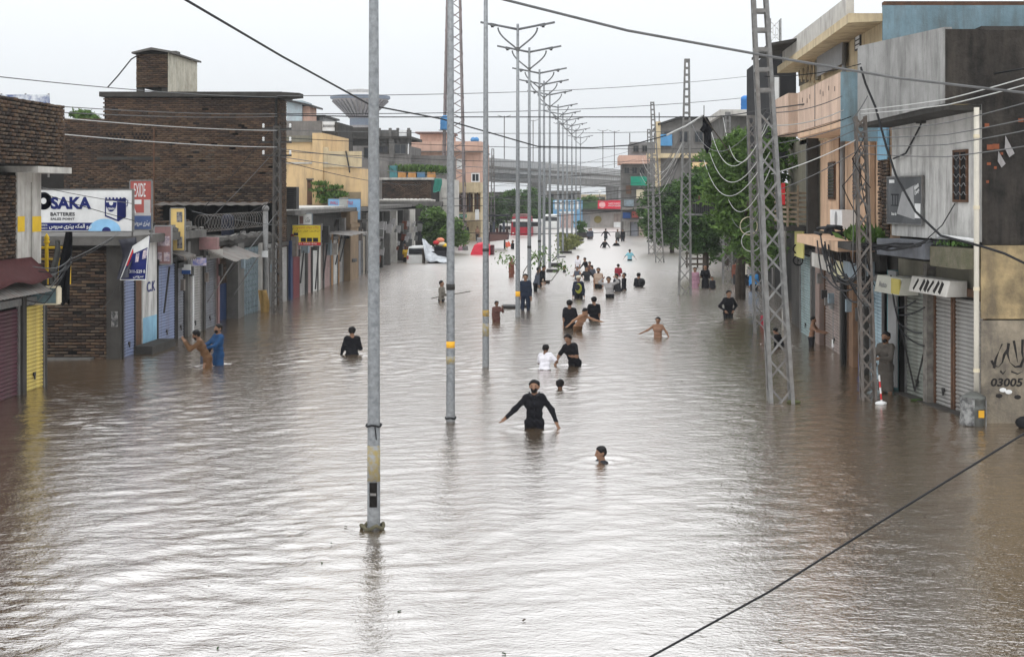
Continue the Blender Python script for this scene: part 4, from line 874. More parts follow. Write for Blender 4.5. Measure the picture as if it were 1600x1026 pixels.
# ---- ochre house
h5 = thing('ochre_house', 'ochre yellow plastered house with one narrow door above the shops', 'building', (-15, 86, 3.8)); y5 = 86.0
mb = MB(); mb.box(X(440, y5), X(488.5, y5), y5, 95, 3.8, Z(213, y5)); mb.build('wall', YELLOW, h5)
mb = MB(); mb.box(X(488.5, y5), X(505, y5), y5 - .12, 95, 3.8, Z(208, y5)); mb.build('pilaster', YELLOW, h5)
mb = MB(); mb.box(X(505, y5), X(565, y5), y5, 92, 3.8, Z(262, y5)); mb.build('wall', YELLOW, h5)
mb = MB(); mb.box(X(513, y5), X(565, y5), y5 - .1, y5 + .15, Z(261, y5), Z(236.5, y5)); mb.build('parapet', CREAM, h5)
mb = MB(); mb.box(X(505, y5), X(513, y5), y5 - .05, y5 + .15, Z(262, y5), Z(230, y5)); mb.build('parapet', CREAM, h5)
MB().box(X(447, y5), X(488, y5), y5 - .14, y5 - .01, Z(222, y5), Z(212, y5)).build('cornice', OLIVE, h5)
MB().box(X(446, y5), X(514, y5), y5 - .06, y5 - .005, Z(256, y5), Z(253.5, y5)).build('string_course', WHITEW, h5)
MB().box(X(480, y5), X(490, y5), y5 - .03, y5 - .004, Z(320, y5), Z(280, y5)).build('door', RUST, h5); MB().box(X(479, y5), X(491, y5), y5 - .14, y5, Z(281, y5), Z(279, y5)).build('door_hood', CONC, h5)
MB().tube([(X(541, y5), y5 - .16, Z(236, y5)), (X(546, y5), y5 - .16, Z(262, y5)), (X(547, y5), y5 - .16, Z(270, y5))], .04, n=5).build('drain_pipe', DSTEEL, h5)
mb = MB(); mb.box(X(540, y5), X(564, y5), y5 - .02, y5 - .003, Z(320, y5), Z(300, y5)); mb.build('damp_patch', M('damp', (.34, .27, .17), (.24, .19, .13), scale=2), h5)
cr = thing('creeper', 'green creeper climbing the ochre wall behind the blue sign', 'creeper', (X(515, 85.5), 85.5, 3.8)); weeds(cr, [(X(a, 85.5), 85.5, Z(b, 85.5)) for a, b in ((500, 290), (502, 300), (505, 310), (512, 312), (520, 305), (523, 296), (528, 308), (532, 306), (509, 318), (517, 314))], LEAFA, 150, .24, 'leaves')
# ---- houses behind
def block(name, label, px0, px1, ytop, d, depth, mat, zb=0, cat='building'):
    h = thing(name, label, cat, (X((px0 + px1) / 2, d), d, 0)); MB().box(X(px0, d), X(px1, d), d, d + depth, zb, Z(ytop, d)).build('wall', mat, h); return h
def win(h, px0, px1, y0, y1, d, bars=2, mat=GLASS, frame=CONC):
    a, b, c, e = X(px0, d), X(px1, d), Z(y1, d), Z(y0, d); f = .05 * d / 80
    mb = MB(); mb.box(a - f, b + f, d - .07, d, e, e + f); mb.box(a - f, b + f, d - .1, d, c - f, c); mb.box(a - f, a, d - .07, d, c, e); mb.box(b, b + f, d - .07, d, c, e)
    w = mb.build('window', frame, h); MB().box(a, b, d - .03, d - .01, c, e).build('pane', mat, w)
    for i in range(1, bars): MB().box(a + (b - a) * i / bars - .02, a + (b - a) * i / bars + .02, d - .06, d - .031, c, e).build('bar', frame, w)
h6 = block('grey_house', 'dark grey house with a white lattice parapet behind the ochre house', 436, 503, 189, 96, 10, GREYW)
y = 96; MB().box(X(503, y), X(523, y), y + .1, y + .3, Z(205, y), Z(190, y)).build('lattice_parapet', WHITE, h6); mb = MB()
for i in range(10): mb.box(X(504.5 + 1.9 * i, y), X(505.4 + 1.9 * i, y), y + .08, y + .097, Z(199, y), Z(195, y))
mb.build('lattice_hole', CONCD, h6)['kind'] = 'stuff'
MB().box(X(523, y), X(528, y), y, y + 6, 0, Z(191, y)).build('pier', CONCD, h6); MB().box(X(505, y), X(527, y), y + .4, y + 5, 0, Z(204, y)).build('rear_wall', CONC, h6)
MB().box(X(505, 94), X(525, 94), 94, 95, 5, Z(222, 94)).build('block_panel', WHITEW, h6); mb = MB(); [mb.box(X(511 + 2.5 * i, 94), X(512.4 + 2.5 * i, 94), 93.97, 93.99, Z(231, 94), Z(225, 94)) for i in range(5)]; mb.build('lattice_hole', CONCD, h6)['kind'] = 'stuff'
h6b = block('roof_shed', 'pale blue roof shed with a dark tin roof behind the brick house', 448, 472, 157, 112, 4, M('shed_sheet', (.42, .52, .55), (.3, .3, .32), scale=2), 6); MB().prism([(X(444, 112), 111.6, Z(158, 112)), (X(491, 112), 111.6, Z(168, 112)), (X(491, 112), 111.6, Z(165, 112)), (X(444, 112), 111.6, Z(154, 112))], (0, 4, 0)).build('roof', DSTEEL, h6b); MB().box(X(472, 112), X(483, 112), 112.2, 115, 6, Z(166, 112)).build('wall', PINK, h6b)
h6c = block('grey_house', 'grey stair head with a flat roof right of the roof shed', 476, 506, 182, 118, 6, GREYP); MB().box(X(474, 118), X(509, 118), 117.7, 124.5, Z(183, 118), Z(180, 118)).build('roof', DSTEEL, h6c); win(h6c, 484, 498, 183.5, 189, 118)
h7 = block('dark_house', 'dark unplastered two storey house with an open roof terrace', 540, 640, 228, 134, 9, GREYW); y = 134
MB().box(X(543, y), X(582, y), y + .2, y + 8, Z(228, y), Z(199, y)).build('terrace_wall', CONCD, h7); MB().box(X(527, y), X(543, y), y + .5, y + 4, 3, Z(197, y)).build('pale_wall', CONC, h7)
for px in (590, 607, 619, 636): MB().box(X(px, y), X(px + 4, y), y + .1, y + .5, Z(228, y), Z(200, y)).build('terrace_pillar', CONC, h7)
MB().box(X(590, y), X(642, y), y + .3, y + .5, Z(228, y), Z(203, y)).build('terrace_parapet', CONC, h7); MB().box(X(621, y), X(635, y), y + .1, y + .28, Z(214, y), Z(203, y)).build('lattice_panel', WHITE, h7); MB().box(X(540, y), X(642, y), y - .3, y + 9, Z(217, y), Z(213, y)).build('terrace_slab', CONCD, h7)
win(h7, 592, 606, 229, 238, y, frame=CONCD); win(h7, 617, 634, 226, 240, y, frame=CONC); MB().box(X(608, y), X(616, y), y - .12, y, Z(300, y), Z(217, y)).build('pilaster', CONC, h7); MB().tube([(X(638, y), y - .1, Z(241, y)), (X(638.5, y), y - .1, Z(224, y))], .05).build('white_pipe', WHITE, h7); win(h7, 570, 584, 232, 246, y, frame=CONCD)
h8 = block('brick_block', 'low dark brick block with a roof garden above the green tree', 597, 674, 281, 122, 9, MORT, 3.3); y = 122
bricks(h8, Fr((X(597, y), y), (X(674, y), y)), 0, 3.9, 3.75, Z(283, y), n=0); MB().box(X(592, y), X(678, y), y - .15, y + 9, Z(281, y), Z(277.5, y)).build('roof', WHITEW, h8); MB().box(X(674, y), X(686, y), y, y + 9, 2, Z(281, y)).build('side_pier', CONCD, h8)
MB().box(X(592, y), X(692, y), y - 1.2, y + 9, Z(322, y), Z(315, y)).build('shop_slab', CONC, h8); mb = MB(); [mb.bar((X(593 + 2.2 * i, y), y - 1.1, Z(314, y)), (X(595 + 2.2 * i, y), y - .9, Z(313 - random.random() * 2, y)), .2, .14) for i in range(40)]; mb.build('rubble', WHITEW, h8)['kind'] = 'stuff'; MB().box(X(686, y), X(702, y), y + .3, y + 9, 2, Z(280, y)).build('whitewashed_wall', WHITEW, h8)
gd = thing('roof_garden', 'leafy roof garden in orange and blue crates on the dark brick block', 'plants', (X(650, 123), 123, Z(277, 123))); weeds(gd, [(X(622 + 9 * i, 123), 123 + (i % 3) * .8, Z(272, 123)) for i in range(8)], LEAFA, 260, .6, 'plants')
for i, (a, m) in enumerate(((609, TEAL), (622, M('crate_orange', (.55, .28, .1))), (638, M('crate_orange', (.55, .28, .1))), (652, flat('crate_blue', (.12, .25, .4))), (668, M('crate_orange', (.55, .28, .1))))): MB().box(X(a, 122.5), X(a + 12, 122.5), 122.4, 123.1, Z(277.4, 122.5), Z(269 if i else 259, 122.5)).build('crate', m, gd)
rag(677, 690, 279, 300, 121.5, cloth('green', (.05, .25, .19)), 'green sheet hanging off the roof corner beside the dark brick block', taper=.8)
h9 = block('dark_house', 'dark flat wall rising behind the roof garden', 640, 700, 243, 136, 8, GREYW)
h10 = thing('pink_house', 'pink two storey house with long bands of parapet behind the telecom mast', 'building', (X(698, 160), 160, 0)); y = 160
MB().box(X(640, y), X(752, y), y, y + 12, Z(236, y), Z(221, y)).build('parapet', PINK, h10); MB().box(X(638, y), X(754, y), y - .3, y + 12, Z(237.5, y), Z(236, y)).build('floor_band', CONC, h10); MB().box(X(645, y), X(752, y), y + .6, y + 12, 0, Z(237, y)).build('wall', PINK, h10)
MB().box(X(653, y), X(700, y), y + 2, y + 9, Z(221, y), Z(208, y)).build('stair_head', PINK, h10); MB().box(X(646, y), X(703, y), y + 1.6, y + 9.4, Z(207.5, y), Z(205, y)).build('roof', M('roof_red', (.3, .14, .11)), h10); win(h10, 738, 748, 272, 283, y + .6, frame=WHITE); win(h10, 715, 722, 250, 263, y + .6, frame=WHITE, mat=WHITE)
for i, px in enumerate((737, 742)): MB().ball((X(px, y), y + 2, Z(220, y) + .15), .3, 8, 6).build('roof_tank', flat('tank_blue', (.08, .25, .5)), h10, smooth=True)
h11 = thing('cream_house', 'cream house with a balcony above the green sign', 'building', (X(735, 148), 148, 0)); y = 148
MB().box(X(705, y), X(752, y), y, y + 9, 0, Z(300, y)).build('wall', CREAM, h11); MB().box(X(712, y), X(752, y), y - 1, y + 9, Z(301, y), Z(285, y)).build('balcony', CREAM, h11); MB().box(X(705, y), X(752, y), y - 1.1, y, Z(345, y), Z(332, y)).build('shop_fascia', CREAM, h11)
for i in range(6): MB().box(X(716 + i * 6, y), X(718 + i * 6, y), y - .9, y - .7, Z(331, y), Z(301, y)).build('balcony_pillar', (CREAM, CONCD)[i % 2], h11)
MB().box(X(715, y), X(750, y), y - .04, y - .01, Z(331, y), Z(303, y)).build('gallery_back', RUST, h11)
gs = panel(None, 'green_sign', X(713, y), X(731, y), y - 1.3, Z(340, y), Z(334.5, y), GREENS, frame=None, label='small green lettered sign on the cream house', cat='sign'); text('OSAKA', (X(722, y), y - 1.31, Z(337, y)), 14 * y / F, 2.6 * y / F, WHITE, gs); MB().box(X(744, y), X(750, y), y - 1.3, y - 1.2, Z(343, y), Z(327, y)).build('lit_board', WHITE, h11)
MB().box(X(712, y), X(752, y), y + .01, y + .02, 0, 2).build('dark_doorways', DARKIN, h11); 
# ---- telecom mast and water tower
lattice('telecom_mast', 'tall rusty red and white telecom lattice mast rising out of the frame', 'mast', (X(709, 146), 146), 2.35, .95, 32, split=2, single=False, leg=.15, mat=M('mast_red', (.30, .24, .23), (.22, .20, .20), scale=.4), pitch=1.05, zb=0, brace=.085)
bt = thing('mast_tank', 'blue cylindrical tank held high inside the lattice mast', 'tank', (X(696, 145), 145, Z(202, 145))); MB().lathe((X(695, 144.5), 144.5, Z(203, 144.5)), [(.42, 0), (.45, .1), (.42, .5), (.45, .55), (.42, 1.0), (.4, 1.2), (.15, 1.35)], 14).build('barrel', flat('tank_blue', (.06, .25, .5)), bt, smooth=True); MB().box(X(686, 144.5), X(704, 144.5), 144, 145.2, Z(204, 144.5), Z(203.3, 144.5)).build('shelf', STEEL, bt)
wt = thing('water_tower', 'mushroom shaped concrete water tower far behind the roofs', 'water tower', (X(563, 300), 300, 0)); q = 300 / F
MB().lathe((X(563, 300), 300, 0), [(16 * q, -.5), (16 * q, Z(186, 300)), (17 * q, Z(182, 300)), (22 * q, Z(175, 300)), (38 * q, Z(161, 300)), (44 * q, Z(156, 300))], 32).build('bowl', M('tower_concrete', (.36, .34, .33), (.3, .28, .28), scale=.4, streak=.4), wt)
MB().lathe((X(563, 300), 300, 0), [(44 * q, Z(156, 300)), (46.5 * q, Z(154.5, 300)), (46.5 * q, Z(151, 300)), (44 * q, Z(150, 300))], 32).build('rim', flat('tower_blue', (.20, .24, .30)), wt); MB().lathe((X(563, 300), 300, 0), [(16.5 * q, Z(196, 300)), (16.5 * q, Z(184, 300))], 24).build('blue_collar', flat('tower_blue', (.20, .24, .30)), wt)
MB().lathe((X(563, 300), 300, 0), [(43 * q, Z(150, 300)), (24 * q, Z(146, 300)), (22 * q, Z(145.6, 300)), (22 * q, Z(141, 300)), (5 * q, Z(139, 300))], 32).build('dome', M('tower_white', (.5, .49, .48)), wt)
mb = MB(); [mb.bar((X(563, 300) + 15.6 * q * math.cos(a), 300 + 15.6 * q * math.sin(a), Z(184, 300)), (X(563, 300) + 42.8 * q * math.cos(a), 300 + 42.8 * q * math.sin(a), Z(157.5, 300)), .25, .5) for a in np.linspace(0, 2 * math.pi, 33)[:-1]]; mb.build('rib', flat('tower_rib', (.25, .24, .25)), wt)['kind'] = 'stuff'
# ---- flyover across the end of the street
fo = thing('flyover', 'grey concrete flyover crossing behind the street', 'flyover', (0, 225, 0))
A, B = W(700, 243, 185), W(1010, 268, 275); dv = (B - A); dv.z = 0; dv.normalize(); nv = Vector((dv.y, -dv.x, 0)); A2_, B2_ = A - dv * 60 + Vector((0, 0, .7)), B + dv * 60 - Vector((0, 0, .6))
def deck(o0, o1, za, zb): return [A2_ + nv * o0 + Vector((0, 0, za)), B2_ + nv * o0 + Vector((0, 0, za)), B2_ + nv * o1 + Vector((0, 0, za)), A2_ + nv * o1 + Vector((0, 0, za)), A2_ + nv * o0 + Vector((0, 0, zb)), B2_ + nv * o0 + Vector((0, 0, zb)), B2_ + nv * o1 + Vector((0, 0, zb)), A2_ + nv * o1 + Vector((0, 0, zb))]
FOC = M('flyover_concrete', (.44, .44, .435), (.34, .34, .335), scale=.5, streak=.6, bump=.1)
MB().hexa(deck(0, -9, -1.9, -1.0)).build('deck', FOC, fo); MB().hexa(deck(.12, -.1, -1.05, 0)).build('parapet', FOC, fo); MB().hexa(deck(-8.9, -9.12, -1.05, 0)).build('parapet', FOC, fo)
MB().hexa(deck(.25, .0, -1.35, -1.06)).build('edge_beam', CONC, fo)
for k in range(5):
    mb = MB(); a = A2_.lerp(B2_, (k + .6) / 5.2) + nv * -4.5
    mb.hexa([a + nv * s * 1.0 + dv * t * .7 + Vector((0, 0, -a.z - .5)) for s, t in ((1, -1), (1, 1), (-1, 1), (-1, -1))] + [a + nv * s * 1.2 + dv * t * .7 + Vector((0, 0, -2.6)) for s, t in ((1, -1), (1, 1), (-1, 1), (-1, -1))]); mb.build('pier', FOC, fo)
    mb = MB(); mb.hexa([a + nv * s * 1.4 + dv * t * .8 + Vector((0, 0, -2.6)) for s, t in ((1, -1), (1, 1), (-1, 1), (-1, -1))] + [a + nv * s * 4.2 + dv * t * .8 + Vector((0, 0, -1.9)) for s, t in ((1, -1), (1, 1), (-1, 1), (-1, -1))]); mb.build('pier_cap', FOC, fo)
mb = MB(); [mb.hexa([p + nv * -o + Vector((0, 0, 0)) for p in ()]) for o in ()]
for o_ in (-1.5, -3.4, -5.6, -7.5): MB().hexa(deck(o_, o_ - .6, -2.7, -1.92)).build('girder', FOC, fo)
for k, (px, yy) in enumerate(((788, 252), (833, 254), (942, 262), (960, 262), (874, 256))):
    p = W(px, yy, 185 + (px - 700) / 310 * 90); l_ = thing('flyover_lamp', 'thin lamp post standing on the far grey flyover', 'street lamp', p, 'lamp posts on the flyover'); MB().tube([p, p + Vector((0, 0, 6.2))], .07, n=6).build('pole', STEEL, l_)
    for s in (-1, 1): MB().tube([p + Vector((0, 0, 6)), p + Vector((s * .9, 0, 6.3))], .045, n=5).build('arm', STEEL, l_)
for k, (a, b, top, d, m) in enumerate(((750, 800, 300, 250, CONCD), (800, 850, 306, 262, PINK), (848, 905, 298, 285, CONC), (902, 975, 304, 300, CREAM), (640, 690, 230, 320, CONC), (500, 545, 196, 340, CONC))):
    h = block('far_house', ('dim grey house under the flyover on the left', 'pinkish house under the flyover behind the buses', 'grey house behind the blue fronted shop', 'pale house seen past the red banner', 'hazy house behind the pink parapet house', 'hazy grey house below the water tower')[k], a, b, top, d, 12, m)
    for i in range(3): win(h, a + (b - a) * (.15 + .28 * i), a + (b - a) * (.30 + .28 * i), top + 5, top + 12, d)
# ---- shops closing the street
h12 = thing('blue_shop', 'blue and white fronted shop at the far end of the street', 'building', (X(885, 206), 206, 0)); y = 206
MB().box(X(864, y), X(910, y), y, y + 8, -.5, Z(313, y)).build('wall', flat('shop_blue', (.20, .38, .55)), h12)
for i in range(5): MB().box(X(867 + 8 * i, y), X(872 + 8 * i, y), y - .08, y, Z(327, y), Z(314, y)).build('white_panel', WHITE, h12)
MB().box(X(874, y), X(897, y), y - .1, y - .02, Z(333, y), Z(330.5, y)).build('white_band', WHITE, h12); MB().box(X(876, y), X(896, y), y - .06, y - .01, -.4, Z(334, y)).build('doorway', M('shop_inside', (.5, .4, .36), (.2, .12, .12), scale=1.2), h12)
for px in (866, 871, 899, 905): MB().box(X(px, y), X(px + 3, y), y - .12, y, -.5, Z(330, y)).build('pillar', flat('shop_blue2', (.15, .36, .6)), h12)
h13 = thing('banner_shop', 'pale shop with an orange shutter under the red banner', 'building', (X(950, 207), 207, 0)); y = 207
MB().box(X(908, y), X(993, y), y, y + 8, -.5, Z(329, y)).build('wall', M('pale_wall', (.42, .39, .36), (.33, .3, .28), scale=.7, streak=.4), h13); MB().box(X(906, y), X(994, y), y - 1, y + 8, Z(331, y), Z(327.5, y)).build('canopy_slab', CONCD, h13)
MB().box(X(959, y), X(985, y), y - .08, y - .02, Z(347, y), Z(334, y)).build('shutter', S_BROWN, h13, label='orange brown shutter'); MB().box(X(959, y), X(985, y), y - .07, y - .015, -.4, Z(347, y)).build('white_kick_plate', WHITE, h13); MB().box(X(911, y), X(922, y), y - .06, y - .01, -.4, Z(337, y)).build('steel_door', GREYP, h13)
mb = MB(); mb.lathe((X(934, y), y - .1, 0), [(.01, 0)]); MB().prism([(X(934, y) + .52 * math.cos(t), y - .01, Z(343, y) + .5 * math.sin(t)) for t in np.linspace(0, 2 * math.pi, 16)[:-1]], (0, -.05, 0)).build('round_emblem', flat('emblem', (.25, .2, .06)), h13)
MB().box(X(908, y), X(993, y), y + 3, y + 8, Z(327, y), Z(316, y)).build('set_back_wall', M('green_hedge_wall', (.10, .19, .08), (.06, .1, .05), scale=2), h13)
bn = panel(None, 'red_banner', X(934, 205.5), X(989, 205.5), 205.5, Z(326.5, 205.5), Z(313, 205.5), flat('banner_red', (.62, .03, .06)), th=.15, label='long red banner with white lettering over the pale shop', cat='banner'); y = 205.5
mb = MB(); mb.prism([(X(941, y) + .42 * math.cos(t), y, Z(320, y) + .42 * math.sin(t)) for t in np.linspace(0, 2 * math.pi, 18)[:-1]], (0, -.01, 0)); mb.build('white_disc', flat('pale_pink', (.75, .4, .4)), bn)
text('HAPPY EVENTS', (X(960, y), y - .02, Z(318, y)), 18 * y / F, 2.4 * y / F, WHITE, bn); text('WONDER', (X(960, y), y - .02, Z(321.5, y)), 20 * y / F, 2.4 * y / F, WHITE, bn); MB().prism([(X(978, y), y, Z(326, y)), (X(989, y), y, Z(325, y)), (X(984, y), y, Z(315, y))], (0, -.01, 0)).build('food_picture', flat('food', (.65, .42, .12)), bn)
dsh = thing('satellite_dish', 'small white satellite dish above the red banner', 'satellite dish', (X(937, 204), 204, 4)); MB().ball((X(937, 204), 204, Z(300, 204)), (.25, .1, .25), 10, 6).build('bowl', WHITE, dsh); MB().tube([(X(937, 204), 204.1, Z(312, 204)), (X(937, 204), 204.1, Z(300, 204))], .05).build('mast', STEEL, dsh)
# ---- trees on the left and under the flyover
tree('acacia_tree', 'spreading bright green tree over the parked car on the left', 'tree', (X(690, 116), 116, 0), 3.6, [(X(673, 116), 116, Z(350, 116), 2.1, 1.8, 1.25), (X(655, 116), 115.5, Z(350, 116), 1.3, 1.2, 1.0), (X(695, 116), 116, Z(362, 116), 1.5, 1.5, 1.2), (X(710, 116), 117, Z(368, 116), .7, 1, .7), (X(640, 116), 115.5, Z(348, 116), .6, 1, .45)], 15000, .16, LEAFA, .14, seed=4, clump=.42)
for k, (px, cy, d, rx, rz, m) in enumerate(((805, 315, 196, 2.2, 2.5, LEAFB), (828, 318, 200, 1.6, 2.0, LEAFB), (771, 325, 176, 1.0, 1.6, LEAFB), (848, 318, 215, 1.8, 1.6, LEAFB), (922, 316, 216, 2.4, .9, LEAFA), (600, 345, 135, 1.0, 1.0, LEAFB), (132, 180, 75, .55, .3, LEAFA))):
    b = (X(px, d), d, 0); tree('far_tree', ('rounded tree under the flyover behind the red bus', 'tree behind the white bus below the flyover', 'dark narrow tree beside the cream house', 'small tree left of the blue fronted shop', 'low green tree over the pale shop roof', 'dark bush behind the far shop roofs', 'tree top showing over the low brick wall')[k], 'tree', b, 4, [(b[0], d, Z(cy, d), rx, rx, rz), (b[0] + .5 * rx, d, Z(cy, d) - .6 * rz, rx * .7, rx, rz * .8)], 3500 if k < 5 else 1200, .22 if k < 5 else .14, m, .16, seed=20 + k, clump=.6 if k < 5 else .25)
# ================================================================ RIGHT SIDE OF THE STREET
# ---- nearest grey house; its front turns slightly towards the camera
RA = (7.66, 30.25); RB = (6.86, 35.25); RF = Fr(RB, RA)      # u runs towards the camera
r1 = thing('grey_house', 'nearest grey plastered house with a jutting balcony wall and steel shutters', 'building', (7.7, 32, 0))
zm = 3.55
def house_prism(mb, z0, z1, o=0.0, e0=0.0, deep=9.0):
    a, b = RF.p(e0, 0, o), RF.p(RF.L, 0, o); c = Vector((RA[0] + deep, RA[1], 0)); d_ = Vector((RA[0] + deep, RB[1], 0))
    return mb.hexa([p + Vector((0, 0, z)) for z in (z0, z1) for p in (b, c, d_, a)])
house_prism(MB(), zm, 6.3, -.02).build('upper_wall', PLAST, r1)
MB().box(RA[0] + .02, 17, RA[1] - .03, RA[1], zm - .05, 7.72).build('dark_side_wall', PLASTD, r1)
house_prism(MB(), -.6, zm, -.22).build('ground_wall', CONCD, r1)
BF = Fr((6.12, 35.4), (6.93, 30.22))                       # the balcony wall stands out in front
mb = MB(); mb.hexa([BF.p(0, 6.1, 0), BF.p(BF.L, 6.28, 0), BF.p(BF.L, 6.28, -.16), BF.p(0, 6.1, -.16), BF.p(0, 7.9, 0), BF.p(BF.L, 7.78, 0), BF.p(BF.L, 7.78, -.16), BF.p(0, 7.9, -.16)]); mb.build('balcony_wall', M('streaked_plaster', (.42, .415, .40), (.28, .275, .265), scale=1.6, streak=.8, bump=.2, stain=(.05, .05, .045)), r1)
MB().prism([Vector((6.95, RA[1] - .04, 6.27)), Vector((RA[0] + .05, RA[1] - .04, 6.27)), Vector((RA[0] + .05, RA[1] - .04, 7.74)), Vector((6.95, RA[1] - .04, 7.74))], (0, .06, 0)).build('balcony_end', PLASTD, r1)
mb = MB(); mb.hexa([BF.p(0, 6.02, -.02), BF.p(BF.L, 6.15, -.02), Vector((RA[0], RA[1], 6.15)), Vector((RB[0], RB[1], 6.02)), BF.p(0, 6.12, -.02), BF.p(BF.L, 6.25, -.02), Vector((RA[0], RA[1], 6.25)), Vector((RB[0], RB[1], 6.12))]); mb.build('balcony_slab', CONCD, r1)
MB().box(RA[0], 17, RA[1] - .02, RB[1], 7.72, 7.8).build('roof', CONCD, r1)
# lower side wall: stained plaster facing the camera, with painted writing
MB().box(RA[0] - .02, 17, RA[1] - .10, RA[1] - .04, 2.05, zm - .06).build('side_wall_upper', STAINY, r1); MB().box(RA[0] - .02, 17, RA[1] - .10, RA[1] - .04, -.6, 2.02).build('side_wall_lower', STAING, r1)
def sx(a): return X(a, RA[1] - .1)
def sz(b): return Z(b, RA[1] - .1)
yy = RA[1] - .104
def stroke(pts, w, mat, name='painted_writing'):
    mb = MB(); P = [Vector((sx(a), yy, sz(b))) for a, b in pts]; rows = []
    for i, p in enumerate(P):
        t = P[min(i + 1, len(P) - 1)] - P[max(i - 1, 0)]; nrm = Vector((-t.z, 0, t.x)).normalized() * w * (.55 + .45 * math.sin(i * 1.7 + 1)); rows.append([p - nrm, p + nrm])
    mb.sheet(rows, .003); mb.build(name, mat, r1)
GRAF = M('graffiti_black', (.02, .02, .02), (.035, .03, .028), scale=12, amt=.7)
stroke([(1553, 575), (1556, 560), (1561, 548), (1566, 537)], .03, GRAF); stroke([(1549, 563), (1553, 571), (1560, 573), (1566, 566), (1569, 554), (1574, 545)], .028, GRAF); stroke([(1576, 536), (1574, 552), (1578, 566), (1586, 573), (1595, 572), (1599, 560)], .032, GRAF); stroke([(1584, 532), (1587, 548), (1590, 566)], .026, GRAF); stroke([(1563, 579), (1567, 584), (1572, 578)], .022, GRAF); stroke([(1598, 530), (1597, 550), (1600, 566)], .03, GRAF); stroke([(1580, 580), (1590, 584), (1598, 580)], .016, GRAF)
text('03005', (sx(1573), yy - .004, sz(597)), 50 * 30.15 / F, 13 * 30.15 / F, GRAF, r1, bold=.025, shear=.15)
for i, (a, b) in enumerate(((1567, 609), (1576, 612), (1561, 618), (1590, 620))): MB().ball((sx(a), yy, sz(b)), (.07, .006, .045), 8, 4).build('whitewash_blot', WHITE if i < 2 else GRAF, r1)
for i, (a, b, w, h) in enumerate(((1542, 196, 3.5, 3), (1595, 188, 4, 3), (1547, 230, 5, 4), (1556, 229, 5, 4), (1565, 240, 2, 2), (1545, 256, 3, 2), (1543, 284, 2, 2), (1555, 262, 2, 2))):
    d_ = RA[1] - .03; MB().box(X(a - w, d_), X(a + w, d_), d_ - .012, d_ - .001, Z(b + h, d_), Z(b - h, d_)).build('brick', M('bare_brick', (.30, .10, .05), (.2, .07, .04), scale=8), r1)
for k, (pts, lab) in enumerate((([(1571, 212), (1584, 240), (1577, 246), (1569, 232)], 'torn white plastic sheet stuck on the dark wall, upper of two'), ([(1560, 236), (1570, 256), (1565, 262), (1558, 252)], 'torn white plastic sheet stuck on the dark wall, lower of two'))):
    d_ = RA[1] - .06; mb = MB(); mb.sheet([[Vector((X(pts[0][0], d_), d_, Z(pts[0][1], d_))), Vector((X(pts[3][0], d_), d_ - .04, Z(pts[3][1], d_)))], [Vector((X(pts[1][0], d_), d_ - .06, Z(pts[1][1], d_))), Vector((X(pts[2][0], d_), d_, Z(pts[2][1], d_)))]], .004); tag(mb.build('plastic_sheet', CL['lightgrey'], None, origin=(X(pts[0][0], d_), d_, Z(pts[1][1], d_))), lab, 'plastic sheet')
# corner pipe, window, poster
mb = MB(); c = RF.p(RF.L + .02, 0, .10); mb.tube([c + Vector((0, 0, z)) for z in (.35, 2, 4, 6.2)], .055, n=12); pp = mb.build('rain_pipe', M('cream_pipe', (.58, .54, .46), (.46, .43, .37), scale=2, streak=.3), r1, smooth=True)
for z in (1.0, 2.6, 4.2, 5.6): MB().tube([c + Vector((0, 0, z)), c + Vector((0, 0, z + .07))], .066, n=12).build('pipe_collar', CREAMP, pp)
MB().tube([RF.p(RF.L - 1.9, 3.62, .12), RF.p(RF.L + .0, 3.58, .12)], .045, n=8).build('pvc_pipe', WHITE, r1, smooth=True)
u0, u1 = RF.u(1490), RF.u(1512); z0, z1 = RF.z(1500, 316), RF.z(1500, 234); mb = MB()
RF.box(mb, u0, u1, z0, z0 + .05, -.02, .03); RF.box(mb, u0, u1, z1 - .05, z1, -.02, .03); RF.box(mb, u0, u0 + .04, z0 + .05, z1 - .05, -.02, .03); RF.box(mb, u1 - .04, u1, z0 + .05, z1 - .05, -.02, .03); RF.box(mb, (u0 + u1) / 2 - .02, (u0 + u1) / 2 + .02, z0 + .05, z1 - .05, -.02, .02)
w1 = mb.build('window', RUST, r1)
for i in range(2):
    mb = MB(); a = u0 + .04 + i * (u1 - u0 - .04) / 2; RF.box(mb, a, a + (u1 - u0) / 2 - .06, z0 + .05, z1 - .05, -.019, .006); mb.build('pane', GLASS if i == 0 else DARKIN, w1)
for i in range(5):
    mb = MB(); z = z0 + (z1 - z0) * (i + 1) / 6; mb.tube([RF.p(u0 + (u1 - u0) * t, z + .04 * math.sin(t * 18), .025) for t in np.linspace(0, 1, 12)], .01, n=4); mb.build('bar', STEEL, w1)
MB_ = MB(); RF.pbox(MB_, 1389.5, 1443, 277, 349, 0, .04); pz_ = MB_.build('poster', M('poster_grey', (.16, .165, .17), (.07, .072, .076), scale=.9, amt=.5), None, origin=tuple(RF.p(RF.u(1415), 4, .02))); tag(pz_, 'grey framed advertising poster on the plaster wall', 'poster')
mb = MB(); a, b = RF.u(1389.5), RF.u(1443); za, zb = RF.z(1416, 349), RF.z(1416, 277)
RF.box(mb, a - .03, a, za - .03, zb + .03, 0, .055); RF.box(mb, b, b + .03, za - .03, zb + .03, 0, .055); RF.box(mb, a, b, za - .03, za, 0, .055); RF.box(mb, a, b, zb, zb + .03, 0, .055); mb.build('frame', STEEL, pz_)
def pst(pa, pb, ya, yb, m, o=.043): mb = MB(); RF.pbox(mb, pa, pb, ya, yb, .04, o); return mb.build('print', m, pz_)
